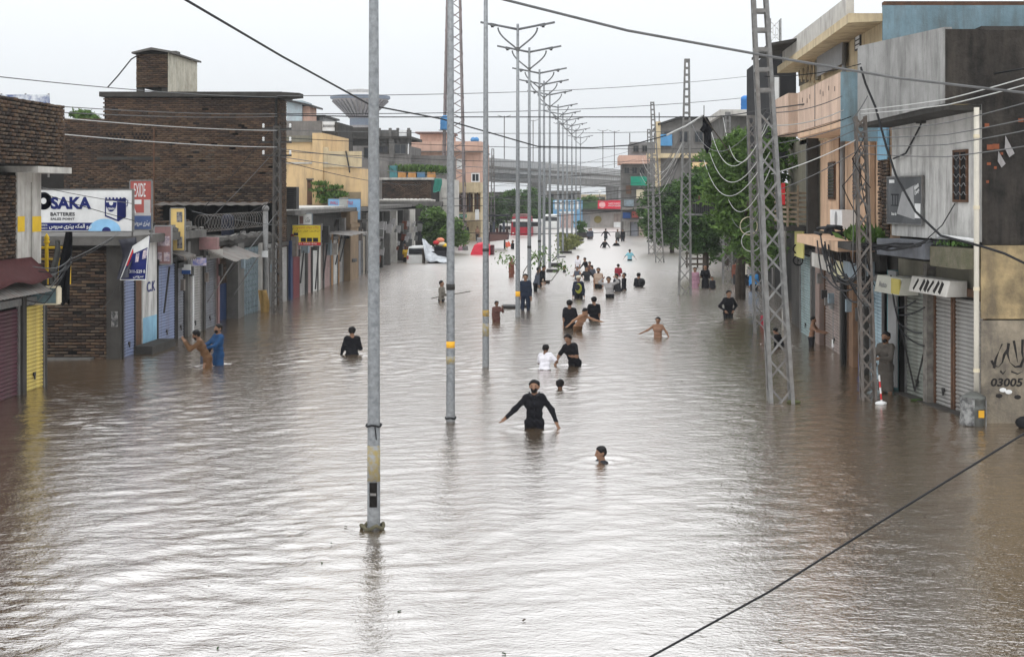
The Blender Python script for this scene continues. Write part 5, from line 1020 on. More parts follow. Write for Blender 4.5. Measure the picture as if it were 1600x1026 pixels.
mb = MB(); mb.prism([RF.p(RF.u(q), RF.z(q, w), .0415) for q, w in ((1404, 334), (1432, 343), (1430, 290), (1412, 300))], RF.n * .002); mb.build('print', flat('poster_light', (.45, .45, .45)), pz_)
pst(1392, 1400, 281, 286, WHITE); pst(1432, 1441, 318, 341, WHITE); mb = MB()
for a, b in ((1397, 1398), (1401, 1402), (1405, 1406)): RF.pbox(mb, a, b, 305, 320, .042, .046)
RF.pbox(mb, 1395, 1407, 303, 305, .042, .046); RF.pbox(mb, 1395, 1407, 320, 322, .042, .046); mb.build('print', INK, pz_)
text('Advance', RF.p(RF.u(1435), RF.z(1435, 291), .05), .28, .12, WHITE, pz_, ang=RF.ang, tilt=R(-20), bold=.02); text('Change', RF.p(RF.u(1436), RF.z(1436, 300), .05), .28, .12, WHITE, pz_, ang=RF.ang, tilt=R(-20), bold=.02); text('Better lub', RF.p(RF.u(1400), RF.z(1400, 334), .05), .3, .07, WHITE, pz_, ang=RF.ang)
mb = MB(); RF.pbox(mb, 1439, 1447, 160, 193, 0, .12); mb.build('duct_box', CONCD, r1)
# projecting beams over the shops
mb = MB(); RF.box(mb, RF.u(1403), RF.u(1482), 3.14, 3.5, -.02, .5); mb.build('concrete_beam', M('blue_grey_beam', (.20, .21, .23), (.13, .135, .15), scale=3, streak=.6, bump=.4), r1)
mb = MB(); RF.box(mb, RF.u(1483), RF.L + .0, 3.02, 3.42, -.02, .42); mb.build('mossy_beam', M('mossy_concrete', (.21, .185, .14), (.09, .095, .05), scale=4, bump=.6, streak=.4), r1)
mb = MB(); RF.box(mb, RF.u(1392), RF.L, 2.55, 3.02, -.22, -.18); mb.build('lintel', OLIVE, r1)
weeds(r1, [RF.p(RF.L - q, 3.45, .2) for q in (.2, .5, .9, 1.2)], LEAFB, 25, .10, 'moss')
shutter(r1, RF, RF.u(1406), RF.u(1442), 2.5, S_GREEN, single=True, label='grey green roller shutter with two black pull bars', o=-.18, pitch=.087)
for a, b in ((1404, 1424), (1442, 1424)): MB().tube([RF.p(RF.u(a), 1.35 if a < 1424 else 1.3, -.08), RF.p(RF.u(b), .15, -.08)], .022, n=6).build('pull_bar', DSTEEL, r1)
mb = MB(); RF.box(mb, RF.u(1443.5), RF.u(1449.5), -.5, 3.0, -.2, .02); mb.build('pier', M('pier_stone', (.26, .24, .21), (.12, .11, .10), scale=7, amt=.9), r1)
shutter(r1, RF, RF.u(1451), RF.u(1478), 2.42, S_GREY, single=True, label='narrow grey roller shutter', o=-.18, pitch=.087, frame=RUST); shutter(r1, RF, RF.u(1481), RF.u(1528), 2.42, S_GREY, single=True, label='wide grey roller shutter by the corner pipe', o=-.18, pitch=.087, frame=RUST)
mb = MB(); RF.box(mb, RF.u(1391), RF.u(1404), .12, 2.75, .02, .06); mb.build('sheet_door', GREYP, r1); mb = MB(); RF.box(mb, RF.u(1390), RF.u(1391), -.5, 2.75, -.2, .06); mb.build('door_post', TEAL, r1)
mb = MB(); RF.box(mb, RF.u(1404), RF.L, -.6, .02, -.2, .1); mb.build('plinth', CONCD, r1)
for k, (pa, pb, ya, yb, m, lab) in enumerate(((1388, 1428, 432, 458, flat('cream_board', (.5, .49, .42)), 'pale sign box with a yellow end above the grey green shutter'), (1443, 1504, 435, 459, WHITEW, 'white sign box with smudged black lettering above the grey shutters'))):
    ua, ub = RF.u(pa), RF.u(pb); za, zb = RF.z((pa + pb) / 2, yb), RF.z((pa + pb) / 2, ya); mb = MB(); mb.hexa([RF.p(ua, za, .34), RF.p(ub, za, .34), RF.p(ub, za, -.1), RF.p(ua, za, -.1), RF.p(ua, zb, .26), RF.p(ub, zb, .26), RF.p(ub, zb, -.1), RF.p(ua, zb, -.1)])
    o = mb.build('sign_box', m, None, origin=tuple(RF.p(ua, za, .1))); tag(o, lab, 'sign'); zz = (za + zb) / 2
    if k:
        for q, (a_, b_) in enumerate(((.12, .20), (.30, .37), (.42, .47), (.50, .60), (.66, .74), (.80, .84))):
            mb = MB(); L_ = ub - ua; of = lambda z: .345 - .08 * (z - za) / (zb - za)
            mb.bar(RF.p(ua + a_ * L_, za + .05, of(za + .05)), RF.p(ua + b_ * L_, zb - .05, of(zb - .05)), .07 + .03 * (q % 3), .006, up=tuple(RF.n)); mb.build('brush_stroke', GRAF, o)
    else:
        mb = MB(); RF.box(mb, ub - .5, ub - .02, za + .02, zb - .02, .30, .346); mb.build('yellow_end', flat('dull_yellow', (.5, .42, .12)), o); text('Auto', RF.p(ua + .5, zz, .32), .5, .14, GREYP, o, ang=RF.ang)
# water cooler drum wrapped in plastic
dr = thing('wrapped_drum', 'battered grey drum wrapped in plastic standing by the corner pipe', 'drum', (X(1521, 29.9), 29.9, 0)); c = (X(1521, 29.9), 29.9, 0)
MB().lathe(c, [(.20, -.4), (.21, .3), (.235, .32), (.235, .36), (.21, .38), (.22, .5), (.24, .52), (.24, .56), (.17, .60), (.06, .66), (.01, .66)], 18).build('barrel', M('drum_grey', (.17, .175, .16), (.07, .07, .065), scale=6, rough=.4, metal=.3), dr, smooth=True)
mb = MB(); mb.sheet([[Vector((c[0] + (.25 + .02 * math.sin(a * 5 + z * 9)) * math.cos(a), c[1] + (.25 + .02 * math.sin(a * 5 + z * 9)) * math.sin(a), z)) for a in np.linspace(math.pi * .8, math.pi * 1.45, 14)] for z in np.linspace(.02, .56, 8)], .004); mb.build('plastic_wrap', M('plastic_clear', (.30, .30, .29), (.10, .10, .10), scale=9, rough=.2, amt=1.3), dr, smooth=True)
MB().box(c[0] + .04, c[0] + .15, c[1] - .24, c[1] - .22, .18, .32).build('orange_label', flat('orange_label', (.6, .32, .03)), dr); MB().tube([Vector((c[0] - .22, c[1] - .1, -.2)), Vector((c[0] - .22, c[1] - .1, .5))], .02, n=5).build('leg', STEEL, dr); MB().tube([Vector((c[0] + .22, c[1] - .08, -.2)), Vector((c[0] + .22, c[1] - .08, .5))], .02, n=5).build('leg', STEEL, dr)

# ---- peach and orange house
XR = 6.85; OF = Fr((XR, 200), (XR, 0)); uo = OF.u      # u = 200 - distance
ud = lambda d: 200 - d
r2 = thing('peach_house', 'tall peach and cream house with a blue gable and projecting balcony', 'building', (XR, 41, 0))
mb = MB(); mb.box(XR + .02, 16, 35.4, 46.2, 3.4, 6.1); mb.build('middle_wall', ORANGE, r2)
mb = MB(); mb.box(XR - .02, 16, 35.95, 50.5, 6.1, 8.55); mb.build('upper_wall', CREAM, r2)
mb = MB(); mb.box(XR - .06, 17.5, 35.85, 35.95, 7.3, 8.9); mb.build('blue_gable', BLUEP, r2); MB().box(XR - .02, 17, 35.9, 36.2, 8.9, 9.0).build('gable_coping', RUST, r2)
mb = MB(); mb.hexa([(6.0, 35.9, 8.5), (XR + .3, 35.9, 8.55), (XR + .3, 51, 8.55), (6.15, 51, 8.5), (6.0, 35.9, 8.72), (XR + .3, 35.9, 8.72), (XR + .3, 51, 8.72), (6.15, 51, 8.72)]); mb.build('roof_slab', CREAM, r2)
mb = MB(); mb.box(6.2, 6.4, 37.5, 50, 8.72, 9.3); mb.build('roof_parapet', WHITEW, r2)
mb = MB(); mb.prism([(5.35, 46.5, 8.98), (6.3, 46.5, 9.15), (6.3, 46.5, 9.23), (5.35, 46.5, 9.06)], (0, 5, 0)); mb.build('eave_slab', CONCD, r2)
OU = Fr((XR - .02, 200), (XR - .02, 0))
def bay(fr, pa, pb, ya, yb, mat, name, o0=0, o1=.04, parent=None): mb = MB(); fr.pbox(mb, pa, pb, ya, yb, o0, o1); return mb.build(name, mat, parent or r2)
g_ = bay(OU, 1249, 1276, 62, 128, M('grille_back', (.14, .12, .09), (.08, .07, .055)), 'window', 0, .02)
for i in range(4):
    a = 1250 + i * 6.5; u_ = OU.u(a + 2.5); w_ = (OU.u(a + 5) - OU.u(a)) / 2; zc = OU.z(a, 95)
    MB().tube([OU.p(u_ + w_ * .9 * math.cos(t), zc + .62 * math.sin(t), .05) for t in np.linspace(0, 2 * math.pi, 18)], .03, n=5).build('bar', CREAM, g_)
    MB().tube([OU.p(u_ + w_, zc - .75, .05), OU.p(u_ + w_, zc + .75, .05)], .03, n=5).build('bar', CREAM, g_)
bay(OU, 1279, 1283, 55, 125, OLIVE, 'pilaster', 0, .1)
w_ = bay(OU, 1337, 1346, 54, 78, DSTEEL, 'window', 0, .03)
for i in range(3): bay(OU, 1338.5, 1344.5, 57 + i * 7, 61.5 + i * 7, WHITE, 'pane', .03, .035, w_)
MB().tube([OU.p(OU.u(1326), 6.3, .12), OU.p(OU.u(1326), 8.5, .12)], .06, n=8).build('drain_pipe', GREYP, r2, smooth=True); MB().tube([OU.p(OU.u(1321.5), 6.3, .08), OU.p(OU.u(1321.5), 8.5, .08)], .03, n=6).build('drain_pipe', CREAMP, r2)
bay(OU, 1287, 1327, 78, 110, GREYP, 'water_sheet', .15, .2)
# balcony
XB = 5.92; mb = MB(); mb.box(XB, XB + .12, 36.6, 44.2, 5.9, 7.4)
PB = Fr((XB, 200), (XB, 0)); mb = MB(); PB.box(mb, ud(44.2), ud(36.6), 6.28, 7.4, -.12, 0); bw = mb.build('balcony_wall', PEACH, r2)
mb = MB(); PB.box(mb, ud(40.8), ud(40.74), 6.28, 7.4, 0, .012); mb.build('joint', CONC, r2)
MB().box(XB, XR, 36.5, 36.6, 5.75, 7.4).build('blue_balcony_end', BLUEP, r2); mb = MB(); mb.box(XB + .002, XR, 36.62, 44.2, 6.1, 6.26); mb.build('balcony_slab', ORANGE, r2)
mb = MB(); mb.box(5.75, 6.9, 45.0, 48.5, 6.3, 7.45); mb.build('side_balcony', PEACH, r2)
mb = MB(); [mb.box(XB - .006, XB - .001, 37.4 + .8 * i + (i % 3) * .15, 37.48 + .8 * i + (i % 3) * .15, 7.0 + .08 * (i % 2), 7.12 + .08 * (i % 2)) for i in range(8)]; mb.build('drip_mark', CONCD, r2)['kind'] = 'stuff'
# windows and pipes of the orange storey
for k, (a, b, ya, yb) in enumerate(((1295, 1305, 253, 312), (1334, 1343, 246, 312))):
    w_ = bay(OF, a, b, ya, yb, RUST, 'window', 0, .03)
    bay(OF, a + 1, b - 1, ya + 2, yb - 2, GLASS, 'pane', .03, .034, w_)
    for i in range(11): bay(OF, a + .6, b - .6, ya + 2 + i * (yb - ya - 4) / 11, ya + 4 + i * (yb - ya - 4) / 11, DSTEEL, 'louvre', .034, .05, w_)
MB().tube([OF.p(uo(1323.5), 3.9, .12), OF.p(uo(1323.5), 6.1, .12)], .07, n=10).build('drain_pipe', GREYP, r2, smooth=True); MB().tube([OF.p(uo(1315.5), 3.5, .05), OF.p(uo(1315.5), 6.1, .05)], .035, n=6).build('drain_pipe', RUST, r2)
MB().box(XR - .12, XR, 37.2, 37.5, 3.4, 6.1).build('pilaster', ORANGE, r2)
mb = MB(); mb.box(XR - .02, XR + .02, 35.4, 36.2, 3.5, 5.2); mb.build('bare_wall', MORT, r2); bricks(r2, Fr((XR - .02, 36.6), (XR - .02, 35.3)), 0, 1.25, 3.5, 5.35, n=60); MB().box(XR - .06, XR, 35.4, 36.6, 5.3, 6.1).build('blue_return', LBLUE, r2)
ac = thing('air_conditioner', 'white air conditioner box on the orange wall ledge', 'air conditioner', OF.p(uo(1328), 3.6, .2)); mb = MB(); OF.pbox(mb, 1320, 1340, 328, 357, .05, .4); ac1 = mb.build('case', WHITE, ac)
mb = MB(); u_ = uo(1330); mb.prism([OF.p(u_ + .22 * math.cos(t), OF.z(1330, 342) + .2 * math.sin(t), .4) for t in np.linspace(0, 2 * math.pi, 16)[:-1]], OF.n * .006); mb.build('fan_grille', GREYP, ac)
# awning beam, ledges and weeds
mb = MB(); mb.box(XR - .9, XR, 37.2, 44.6, 3.10, 3.34); mb.build('shop_beam', ORANGE, r2); MB().box(XR - .9, XR, 35.3, 37.19, 3.2, 3.36).build('mossy_ledge', CONCD, r2)
weeds(r2, [(XR - .5 + .12 * (i % 4), 35.5 + .28 * i, 3.37) for i in range(8)], LEAFA, 40, .32, 'grass_tuft')
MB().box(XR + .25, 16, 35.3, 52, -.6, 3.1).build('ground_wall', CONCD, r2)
for pa, pb, m, lab, zt in ((1285.5, 1316, S_BROWN, 'faded orange brown roller shutter', 2.5), (1321.5, 1330, S_BROWN, None, 2.5), (1338, 1352, S_TAN, None, 2.45), (1356, 1375, S_LBLUE, 'light blue roller shutter beside the dark doorway', 2.4)):
    shutter(r2, OF, uo(pa), uo(pb), zt, m, single=pa > 1350, label=lab, o=-.1, frame=RUST if pa < 1340 else STEEL, lock=True)
for pa, pb, m in ((1278, 1284.5, M('dull_pink', (.30, .22, .19), (.2, .15, .13), scale=3, streak=.5)), (1316.5, 1321, CONCD), (1331, 1337, M('orange_post', (.30, .18, .11), (.18, .11, .07), scale=3, streak=.7)), (1352.5, 1355.5, CONCD)): mb = MB(); OF.box(mb, uo(pa), uo(pb), -.5, 3.1, -.1, .08); mb.build('pier', m, r2)
mb = MB(); OF.box(mb, uo(1340), uo(1353), -.3, .62, -.04, -.02); mb.build('blue_kick_plate', BLU, r2)
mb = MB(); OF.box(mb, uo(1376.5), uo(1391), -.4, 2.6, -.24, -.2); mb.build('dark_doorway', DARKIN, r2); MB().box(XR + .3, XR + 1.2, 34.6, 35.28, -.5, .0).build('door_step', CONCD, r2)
mb = MB(); OF.box(mb, uo(1284), uo(1376), 2.66, 3.1, -.15, .02); mb.build('fascia', CONCD, r2)
for k, (pa, pb, ya, yb, m, lab) in enumerate(((1258, 1272, 356, 402, M('banner_yellow', (.62, .56, .18), (.5, .47, .2), scale=4), 'hanging yellow cloth banner over the teal shutter'), (1322, 1336, 408, 432, flat('pale_yellow', (.55, .52, .34)), 'small pale yellow board among the black cables'), (1338, 1362, 410, 434, PALEB, 'small weathered blue board among the black cables'), (1286, 1316, 398, 420, WHITEW, 'torn white board above the orange brown shutter'))):
    mb = MB(); OF.pbox(mb, pa, pb, ya, yb, .3, .34); o = mb.build('shop_board', m, None, origin=tuple(OF.p(uo(pa), 2.6, .3))); tag(o, lab, 'sign')
hb_ = thing('hub_caps', 'x', 'x', (0, 0, 0)); bpy.data.objects.remove(hb_)
for k, (px, py, lab) in enumerate(((1247, 389, 'spoked black wheel trim hanging over the shop, upper of two'), (1247, 407, 'black wheel trim hanging over the shop, lower of two'))):
    c = W(px, py, 49.0); o = thing('wheel_trim', lab, 'wheel trim', c, 'wheel trims hanging by the teal shutter'); mb = MB(); mb.tube([c + Vector((.15 * math.cos(t), 0, .15 * math.sin(t))) for t in np.linspace(0, 2 * math.pi, 18)], .028, n=6); mb.build('rim', BLACK, o)
    for i in range(7): MB().bar(c, c + Vector((.13 * math.cos(i * .9), -.01, .13 * math.sin(i * .9))), .03, .012).build('spoke', STEEL if k == 0 else DSTEEL, o)
    MB().ball(c, (.04, .03, .04), 8, 5).build('hub', DSTEEL, o)
for k, (px, py, r_, lab) in enumerate(((1174, 377, .34, 'large pale bicycle rim hanging behind the lattice pole'), (1170, 353, .30, 'yellowish bicycle rim hanging above the larger pale rim'), (1198, 356, .30, 'thin bicycle rim hanging right behind the lattice pole'))):
    c = W(px, py, 52); tag(MB().tube([c + Vector((r_ * math.cos(t), .06 * math.cos(t), r_ * math.sin(t))) for t in np.linspace(0, 2 * math.pi, 26)], .018, n=5).build('bicycle_rim', (WIREW, CREAMP, WIREG)[k], None, smooth=True, origin=c), lab, 'bicycle rim', 'bicycle rims hanging under the trees')
MB().tube([OF.p(uo(1249), -.5, .5), OF.p(uo(1249), 3.3, .5)], .08, n=10).build('white_column', WHITEW, r2, smooth=True)
for i in range(12):
    u = uo(1285) + (uo(1375) - uo(1285)) * (i + random.random() * .6) / 12; z = 1.3 + random.random() * 1.3; w = .14 + .12 * random.random(); mb = MB(); OF.box(mb, u, u + w, z, z + w * 1.5, .06, .22); mb.build('meter_box', (TIN, DSTEEL, STEEL, PALEB)[i % 4], r2)
# ---- olive house further on
r3 = thing('olive_house', 'drab olive house with a slatted wooden balcony and teal shutter', 'building', (XR, 49, 0))
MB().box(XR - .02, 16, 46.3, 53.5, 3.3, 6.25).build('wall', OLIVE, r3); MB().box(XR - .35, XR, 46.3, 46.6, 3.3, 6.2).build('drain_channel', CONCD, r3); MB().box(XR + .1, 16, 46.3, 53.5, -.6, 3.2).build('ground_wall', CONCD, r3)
ww = MB(); OF.pbox(ww, 1262, 1274, 222, 320, .02, .06); ww.build('shutter_board', M('grey_board', (.30, .30, .28), (.2, .2, .19), streak=.5, scale=2), r3); MB().tube([(XR - .15, 46.9, 3.4), (XR - .15, 46.9, 6.3)], .05, n=8).build('drain_pipe', WHITE, r3)
bal = thing('wooden_balcony', 'slatted wooden balcony crate on the olive wall with red stickers', 'balcony', (XR - .7, 47.5, 3.5)); TIM = M('weathered_timber', (.34, .27, .19), (.22, .17, .12), scale=6)
WBX = 6.05
for i in range(7): MB().box(X(1229, 47), X(1275, 47), 47, 47.03, 3.62 + i * .145, 3.69 + i * .145).build('slat', TIM, bal)
for i in range(7): MB().box(X(1229, 47) - .02, X(1229, 47), 47, 50, 3.62 + i * .145, 3.69 + i * .145).build('slat', TIM, bal)
for px in (1229, 1245, 1260, 1274): MB().box(X(px, 47), X(px, 47) + .06, 46.94, 46.995, 3.5, 4.75).build('post', TIM, bal)
MB().box(X(1228, 47), XR, 46.95, 50, 3.36, 3.49).build('floor', CONCD, bal)
for i in range(2): MB().box(X(1220.5, 46.9), X(1226.5, 46.9), 46.85, 46.9, Z(302 + 18 * i, 46.9), Z(286 + 18 * i, 46.9)).build('red_sticker', RED, bal)
shutter(r3, OF, uo(1253.5), uo(1270), 2.6, S_TEAL, label='pale teal roller shutter', o=.02)
mb = MB(); OF.box(mb, uo(1270.5), uo(1278), -.5, 2.8, .0, .04); mb.build('door', DSTEEL, r3)
# ---- black cabin above and buildings behind the trees
r4 = block('black_house', 'black sheet clad upper storey beside the peach house', 1207, 1244, 77, 54, 9, M('black_sheet', (.035, .034, .036), (.022, .022, .023), scale=1.5), 5.4); MB().prism([(X(1200, 54), 53.6, 5.5), (X(1240, 54), 53.6, 5.35), (X(1240, 54), 53.6, 5.5), (X(1200, 54), 53.6, 5.62)], (0, 6, 0)).build('floor_slab', CONCD, r4)
wb = panel(None, 'white_board', X(1210, 53), X(1217, 53), 53, Z(180, 53), Z(120, 53), WHITE, frame=STEEL, label='tall narrow white board before the black upper storey', cat='board')
r5 = block('market_block', 'long dark market block behind the trees on the right', 1264, 1400, 300, 60, 34, CONCD); 
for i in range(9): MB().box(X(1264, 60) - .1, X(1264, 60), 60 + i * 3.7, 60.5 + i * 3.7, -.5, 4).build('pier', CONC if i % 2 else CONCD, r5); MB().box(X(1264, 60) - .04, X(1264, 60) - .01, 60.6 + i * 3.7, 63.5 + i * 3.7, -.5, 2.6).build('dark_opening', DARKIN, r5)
r6 = block('tank_house', 'flat roofed house with two blue water tanks behind the trees', 1130, 1210, 172, 100, 10, CONC); MB().box(X(1124, 100), X(1212, 100), 99.4, 110, Z(181, 100), Z(172, 100)).build('roof_slab', WHITEW, r6)
for k, (px, lab) in enumerate(((1165, 'blue water tank on the flat roof, the fuller one at the left'), (1182, 'blue water tank on the flat roof right beside the lattice pole'))):
    t_ = thing('water_tank', lab, 'water tank', (X(px, 99.6), 99.8, Z(172, 99.6)), 'blue water tanks on the flat roof'); MB().lathe((X(px, 99.6), 99.8, Z(172, 99.6)), [(.28, 0), (.3, .04), (.28, .3), (.3, .34), (.28, .6), (.3, .64), (.27, .85), (.1, .95)], 14).build('barrel', flat('tank_blue2', (.06, .22, .55)), t_, smooth=True)
r7 = block('shed_house', 'dark grey house with a sloping shed roof behind the dim lattice poles', 1030, 1150, 200, 132, 12, M('hazy_grey', (.21, .20, .19), (.15, .145, .14), scale=.5, streak=.5)); y = 132
MB().prism([(X(1028, y), y - .3, Z(193, y)), (X(1062, y), y - .3, Z(182, y)), (X(1130, y), y - .3, Z(185, y)), (X(1130, y), y - .3, Z(188, y)), (X(1062, y), y - .3, Z(185, y)), (X(1028, y), y - .3, Z(196, y))], (0, 12, 0)).build('roof', DSTEEL, r7); MB().prism([(X(1030, y), y, Z(200, y)), (X(1130, y), y, Z(200, y)), (X(1130, y), y, Z(188, y)), (X(1062, y), y, Z(185.5, y)), (X(1030, y), y, Z(196, y))], (0, 4, 0)).build('gable', CONC, r7); MB().box(X(1025, y), X(1032, y), y - .2, y + 2, 4, Z(190, y)).build('cream_pilaster', CREAM, r7)
for a in (1038, 1062, 1086): win(r7, a, a + 12, 206, 222, y)
MB().box(X(1032, y), X(1050, y), y - .25, y - .15, Z(228, y), Z(210, y)).build('blue_sheet', flat('blue_sheet', (.10, .28, .5)), r7); MB().box(X(1010, y), X(1100, y), y - .8, y, Z(247, y), Z(240, y)).build('balcony', CREAM, r7); MB().box(X(1080, y), X(1112, y), y - 1.2, y - .8, Z(268, y), Z(254, y)).build('orange_board', YELLOW, r7)
for k, px in enumerate((1096, 1105)): MB().lathe((X(px, y), y - .9, Z(254, y)), [(.26, 0), (.28, .1), (.26, .4), (.1, .5)], 12).build('roof_tank', flat('dark_tank', (.03, .04, .06)), r7, smooth=True)
r8 = block('grey_house', 'hazy grey house with a jutting terrace right of the flyover', 985, 1022, 222, 165, 12, M('hazy_grey2', (.26, .25, .245), (.2, .195, .19), scale=.5)); y = 165; MB().box(X(967, y), X(1015, y), y - 1, y + 10, Z(256, y), Z(243, y)).build('terrace', PINK, r8); MB().box(X(972, y), X(1015, y), y - .5, y + 9, -.5, Z(256, y)).build('wall', CONC, r8); MB().box(X(985, y), X(1010, y), y - 1.4, y - 1, Z(290, y), Z(276, y)).build('green_awning', GREENS, r8)
for a, b in ((976, 262), (988, 262), (1000, 262), (990, 228), (1004, 228)): win(r8, a, a + 7, b, b + 9, y - (.5 if b > 250 else 0))
for k, (a, b, c_, e_, m) in enumerate(((974, 984, 346, 372, S_GREY), (986, 996, 346, 372, S_SLATE), (998, 1010, 346, 372, S_TAN), (973, 985, 332, 341, BLU), (987, 997, 330, 340, REDW), (999, 1012, 331, 341, WHITEW), (975, 990, 312, 322, PALEB), (994, 1006, 296, 310, CREAMP), (978, 986, 290, 303, RUST))):
    MB().box(X(a, y), X(b, y), y - .62 - .08 * (k > 2), y - .51, max(-.4, Z(e_, y)), Z(c_, y)).build('shop_shutter' if k < 3 else 'sign_board', m, r8)
for z_ in (342, 324): MB().prism([(X(972, y), y - .52, Z(z_, y)), (X(1013, y), y - .52, Z(z_, y)), (X(1013, y), y - 1.5, Z(z_ + 4, y)), (X(972, y), y - 1.5, Z(z_ + 4, y))], (0, 0, .06)).build('awning', TIN, r8)

for k, (px, y0, y1) in enumerate(((984, 208, 232), (1030, 176, 192), (1100, 165, 182))):
    p = W(px, y1, 150); tag(MB().tube([p, p + Vector((.0, 0, (y1 - y0) * 150 / F))], .05, n=4).build('roof_aerial', STEEL, None, origin=p), ('thin aerial on the hazy grey house', 'thin aerial at the corner of the shed roof', 'thin aerial right of the shed roof')[k], 'aerial')
cm = lattice('cell_mast', 'thin lattice cell mast behind the black upper storey', 'mast', (X(1211, 150), 150), 1.3, 1.1, Z(30, 150), split=2, single=False, leg=.1, zb=0, pitch=1.2)
for i in range(3): MB().box(X(1207 + i * 4, 149), X(1208.5 + i * 4, 149), 148.8, 149, Z(62, 149), Z(36, 149)).build('antenna_panel', WHITE, cm)
# ---- trees on the right
tree('neem_tree', 'dense round tree standing in the water beside the far lattice pole', 'tree', (X(1050, 118), 118, 0), 6, [(X(1042, 118), 118, Z(330, 118), 1.9, 1.8, 2.4), (X(1062, 118), 118, Z(318, 118), 1.6, 1.7, 2.0), (X(1030, 118), 117.5, Z(352, 118), 1.2, 1.3, 1.3), (X(1018, 118), 118, Z(335, 118), .9, 1.2, 1.5), (X(1058, 118), 117, Z(360, 118), 1.4, 1.3, 1.1)], 12000, .17, LEAFB, .16, seed=31, clump=.5)
tree('siris_tree', 'broad feathery green tree behind the tall near lattice pole', 'tree', (X(1162, 64), 66, 0), 7, [(X(1180, 62), 65, Z(250, 62), 1.5, 1.7, 1.5), (X(1150, 62), 64, Z(300, 62), 1.1, 1.5, 1.4), (X(1165, 62), 63, Z(350, 62), 1.2, 1.3, 1.3), (X(1222, 52), 52, Z(238, 52), .75, 1.0, .95), (X(1180, 62), 62, Z(385, 62), 1.0, 1.0, .7), (X(1205, 52), 52, Z(305, 52), .75, 1.1, 1.3), (X(1195, 54), 55, Z(365, 54), .8, 1.0, .7), (X(1165, 62), 66, Z(225, 62), .9, 1.2, .8)], 18000, .125, LEAFA, .15, seed=32, clump=.40, droop=.45, stems=2)
tree('siris_tree', 'darker tree with two leaning trunks behind the transformer', 'tree', (X(1100, 84), 84, 0), 6, [(X(1098, 84), 84, Z(345, 84), 1.3, 1.5, 1.5), (X(1085, 84), 84, Z(290, 84), .8, 1.2, .9), (X(1118, 84), 84, Z(325, 84), 1.0, 1.2, 1.4), (X(1108, 84), 84, Z(382, 84), 1.1, 1.2, .6)], 10000, .15, LEAFB, .14, seed=33, clump=.45, droop=.3, stems=2)
tree('siris_tree', 'tall backing tree between the shed roof house and the tank house', 'tree', (X(1135, 96), 96, 0), 8, [(X(1130, 96), 96, Z(262, 96), 1.7, 1.8, 1.6), (X(1150, 96), 96, Z(220, 96), 1.1, 1.5, 1.0), (X(1140, 96), 96, Z(310, 96), 1.7, 1.8, 1.6)], 9000, .18, LEAFA, .15, seed=34, clump=.55)
# ================================================================ STREET FURNITURE
# ---- lamp posts down the middle: one built, then copied
def lamp_root(loc, label): return thing('street_lamp', label, 'street lamp', loc, 'twin arm street lamps along the median')
lamp = lamp_root((0, 0, 0), ''); HL = 10.72
MB().tube([(0, 0, -.9), (0, 0, .02), (0, 0, 5), (0, 0, HL)], [.09, .088, .074, .048], n=14).build('pole', GALV, lamp, smooth=True)
for s in (-1, 1):
    MB().tube([(0, 0, HL - .2), (s * .9, 0, HL - .02)], [.045, .04], n=8).build('arm', LAMPG, lamp, smooth=True)
    MB().tube([(s * (.04 + .68 * math.sin(t) ** 2 * 1.0), 0, HL - .92 + .78 * (1 - math.cos(t)) ** .8) for t in np.linspace(0, math.pi / 2, 10)], .034, n=6).build('brace', LAMPG, lamp, smooth=True)
    mb = MB(); a = Vector((s * .82, 0, HL - .05)); b = Vector((s * 1.36, 0, HL + .06)); mb.bar(a, a.lerp(b, .35), .12, .10); mb.bar(a.lerp(b, .3), b, .2, .06); mb.build('lamp_head', LAMPG, lamp)
    MB().box(s * .93 - .05, s * .93 + .05, -.05, .05, HL - .13, HL - .07).build('lamp_glass', DSTEEL, lamp)
for i in range(3): MB().tube([(0, 0, HL - 1.0 + i * .06), (0, 0, HL - .97 + i * .06)], .066, n=10).build('collar', STEEL, lamp)
LP = [(584, 825, None), (704, 658, None), (759, 573, None), (809, 495, 36), (827, None, 75), (843, None, 109), (850, None, 127), (859, None, 143.7), (872, None, 164), (879.5, None, 175.4), (886, None, 185), (893.5, None, 193.4), (900, None, 201.5), (907, None, 213)]
LL = ['nearest galvanised lamp post with an open cable slot near its base', 'galvanised lamp post with an orange sticker and a wire tied at its foot', 'galvanised lamp post with worn yellow stickers, third from the camera', 'twin arm lamp post with an orange sticker beside the man on the kerb', 'twin arm lamp post standing in the bare sapling branches', 'twin arm lamp post just behind the sapling', 'twin arm lamp post close behind the one at the sapling', 'twin arm lamp post with a wide dark kerb block at its foot', 'twin arm lamp post with a bare foot in open water beyond the sapling', 'twin arm lamp post beside the pale median shrubs', 'twin arm lamp post directly behind the pale median shrubs', 'twin arm lamp post in front of the blue fronted shop', 'twin arm lamp post at the right end of the blue fronted shop', 'farthest twin arm lamp post, left of the red banner']
lamps = []
for i, (px, yb, yt) in enumerate(LP):
    d = D(yb) if yb else 14880 / (CY - yt); c = lamp if i == 0 else copy_tree(lamp); c.location = (X(px, d), d, 0); c['label'] = LL[i]; lamps.append(c)
def band(i, z0, z1, mat, name, r=.002, pat=None):
    l = lamps[i].location; rr = lambda z: .088 - .0028 * z + r
    return MB().tube([(l.x, l.y, z0), (l.x, l.y, z1)], [rr(z0), rr(z1)], n=14).build(name, mat, lamps[i], smooth=True)
OLDY = M('worn_yellow', (.31, .32, .33), (.34, .27, .12), scale=11, amt=1.3); ORS = flat('orange_sticker', (.80, .42, .04))
d0 = D(825); band(0, Z(765, d0) + .12, Z(695, d0), OLDY, 'worn_sticker'); mb = MB(); l = lamps[0].location
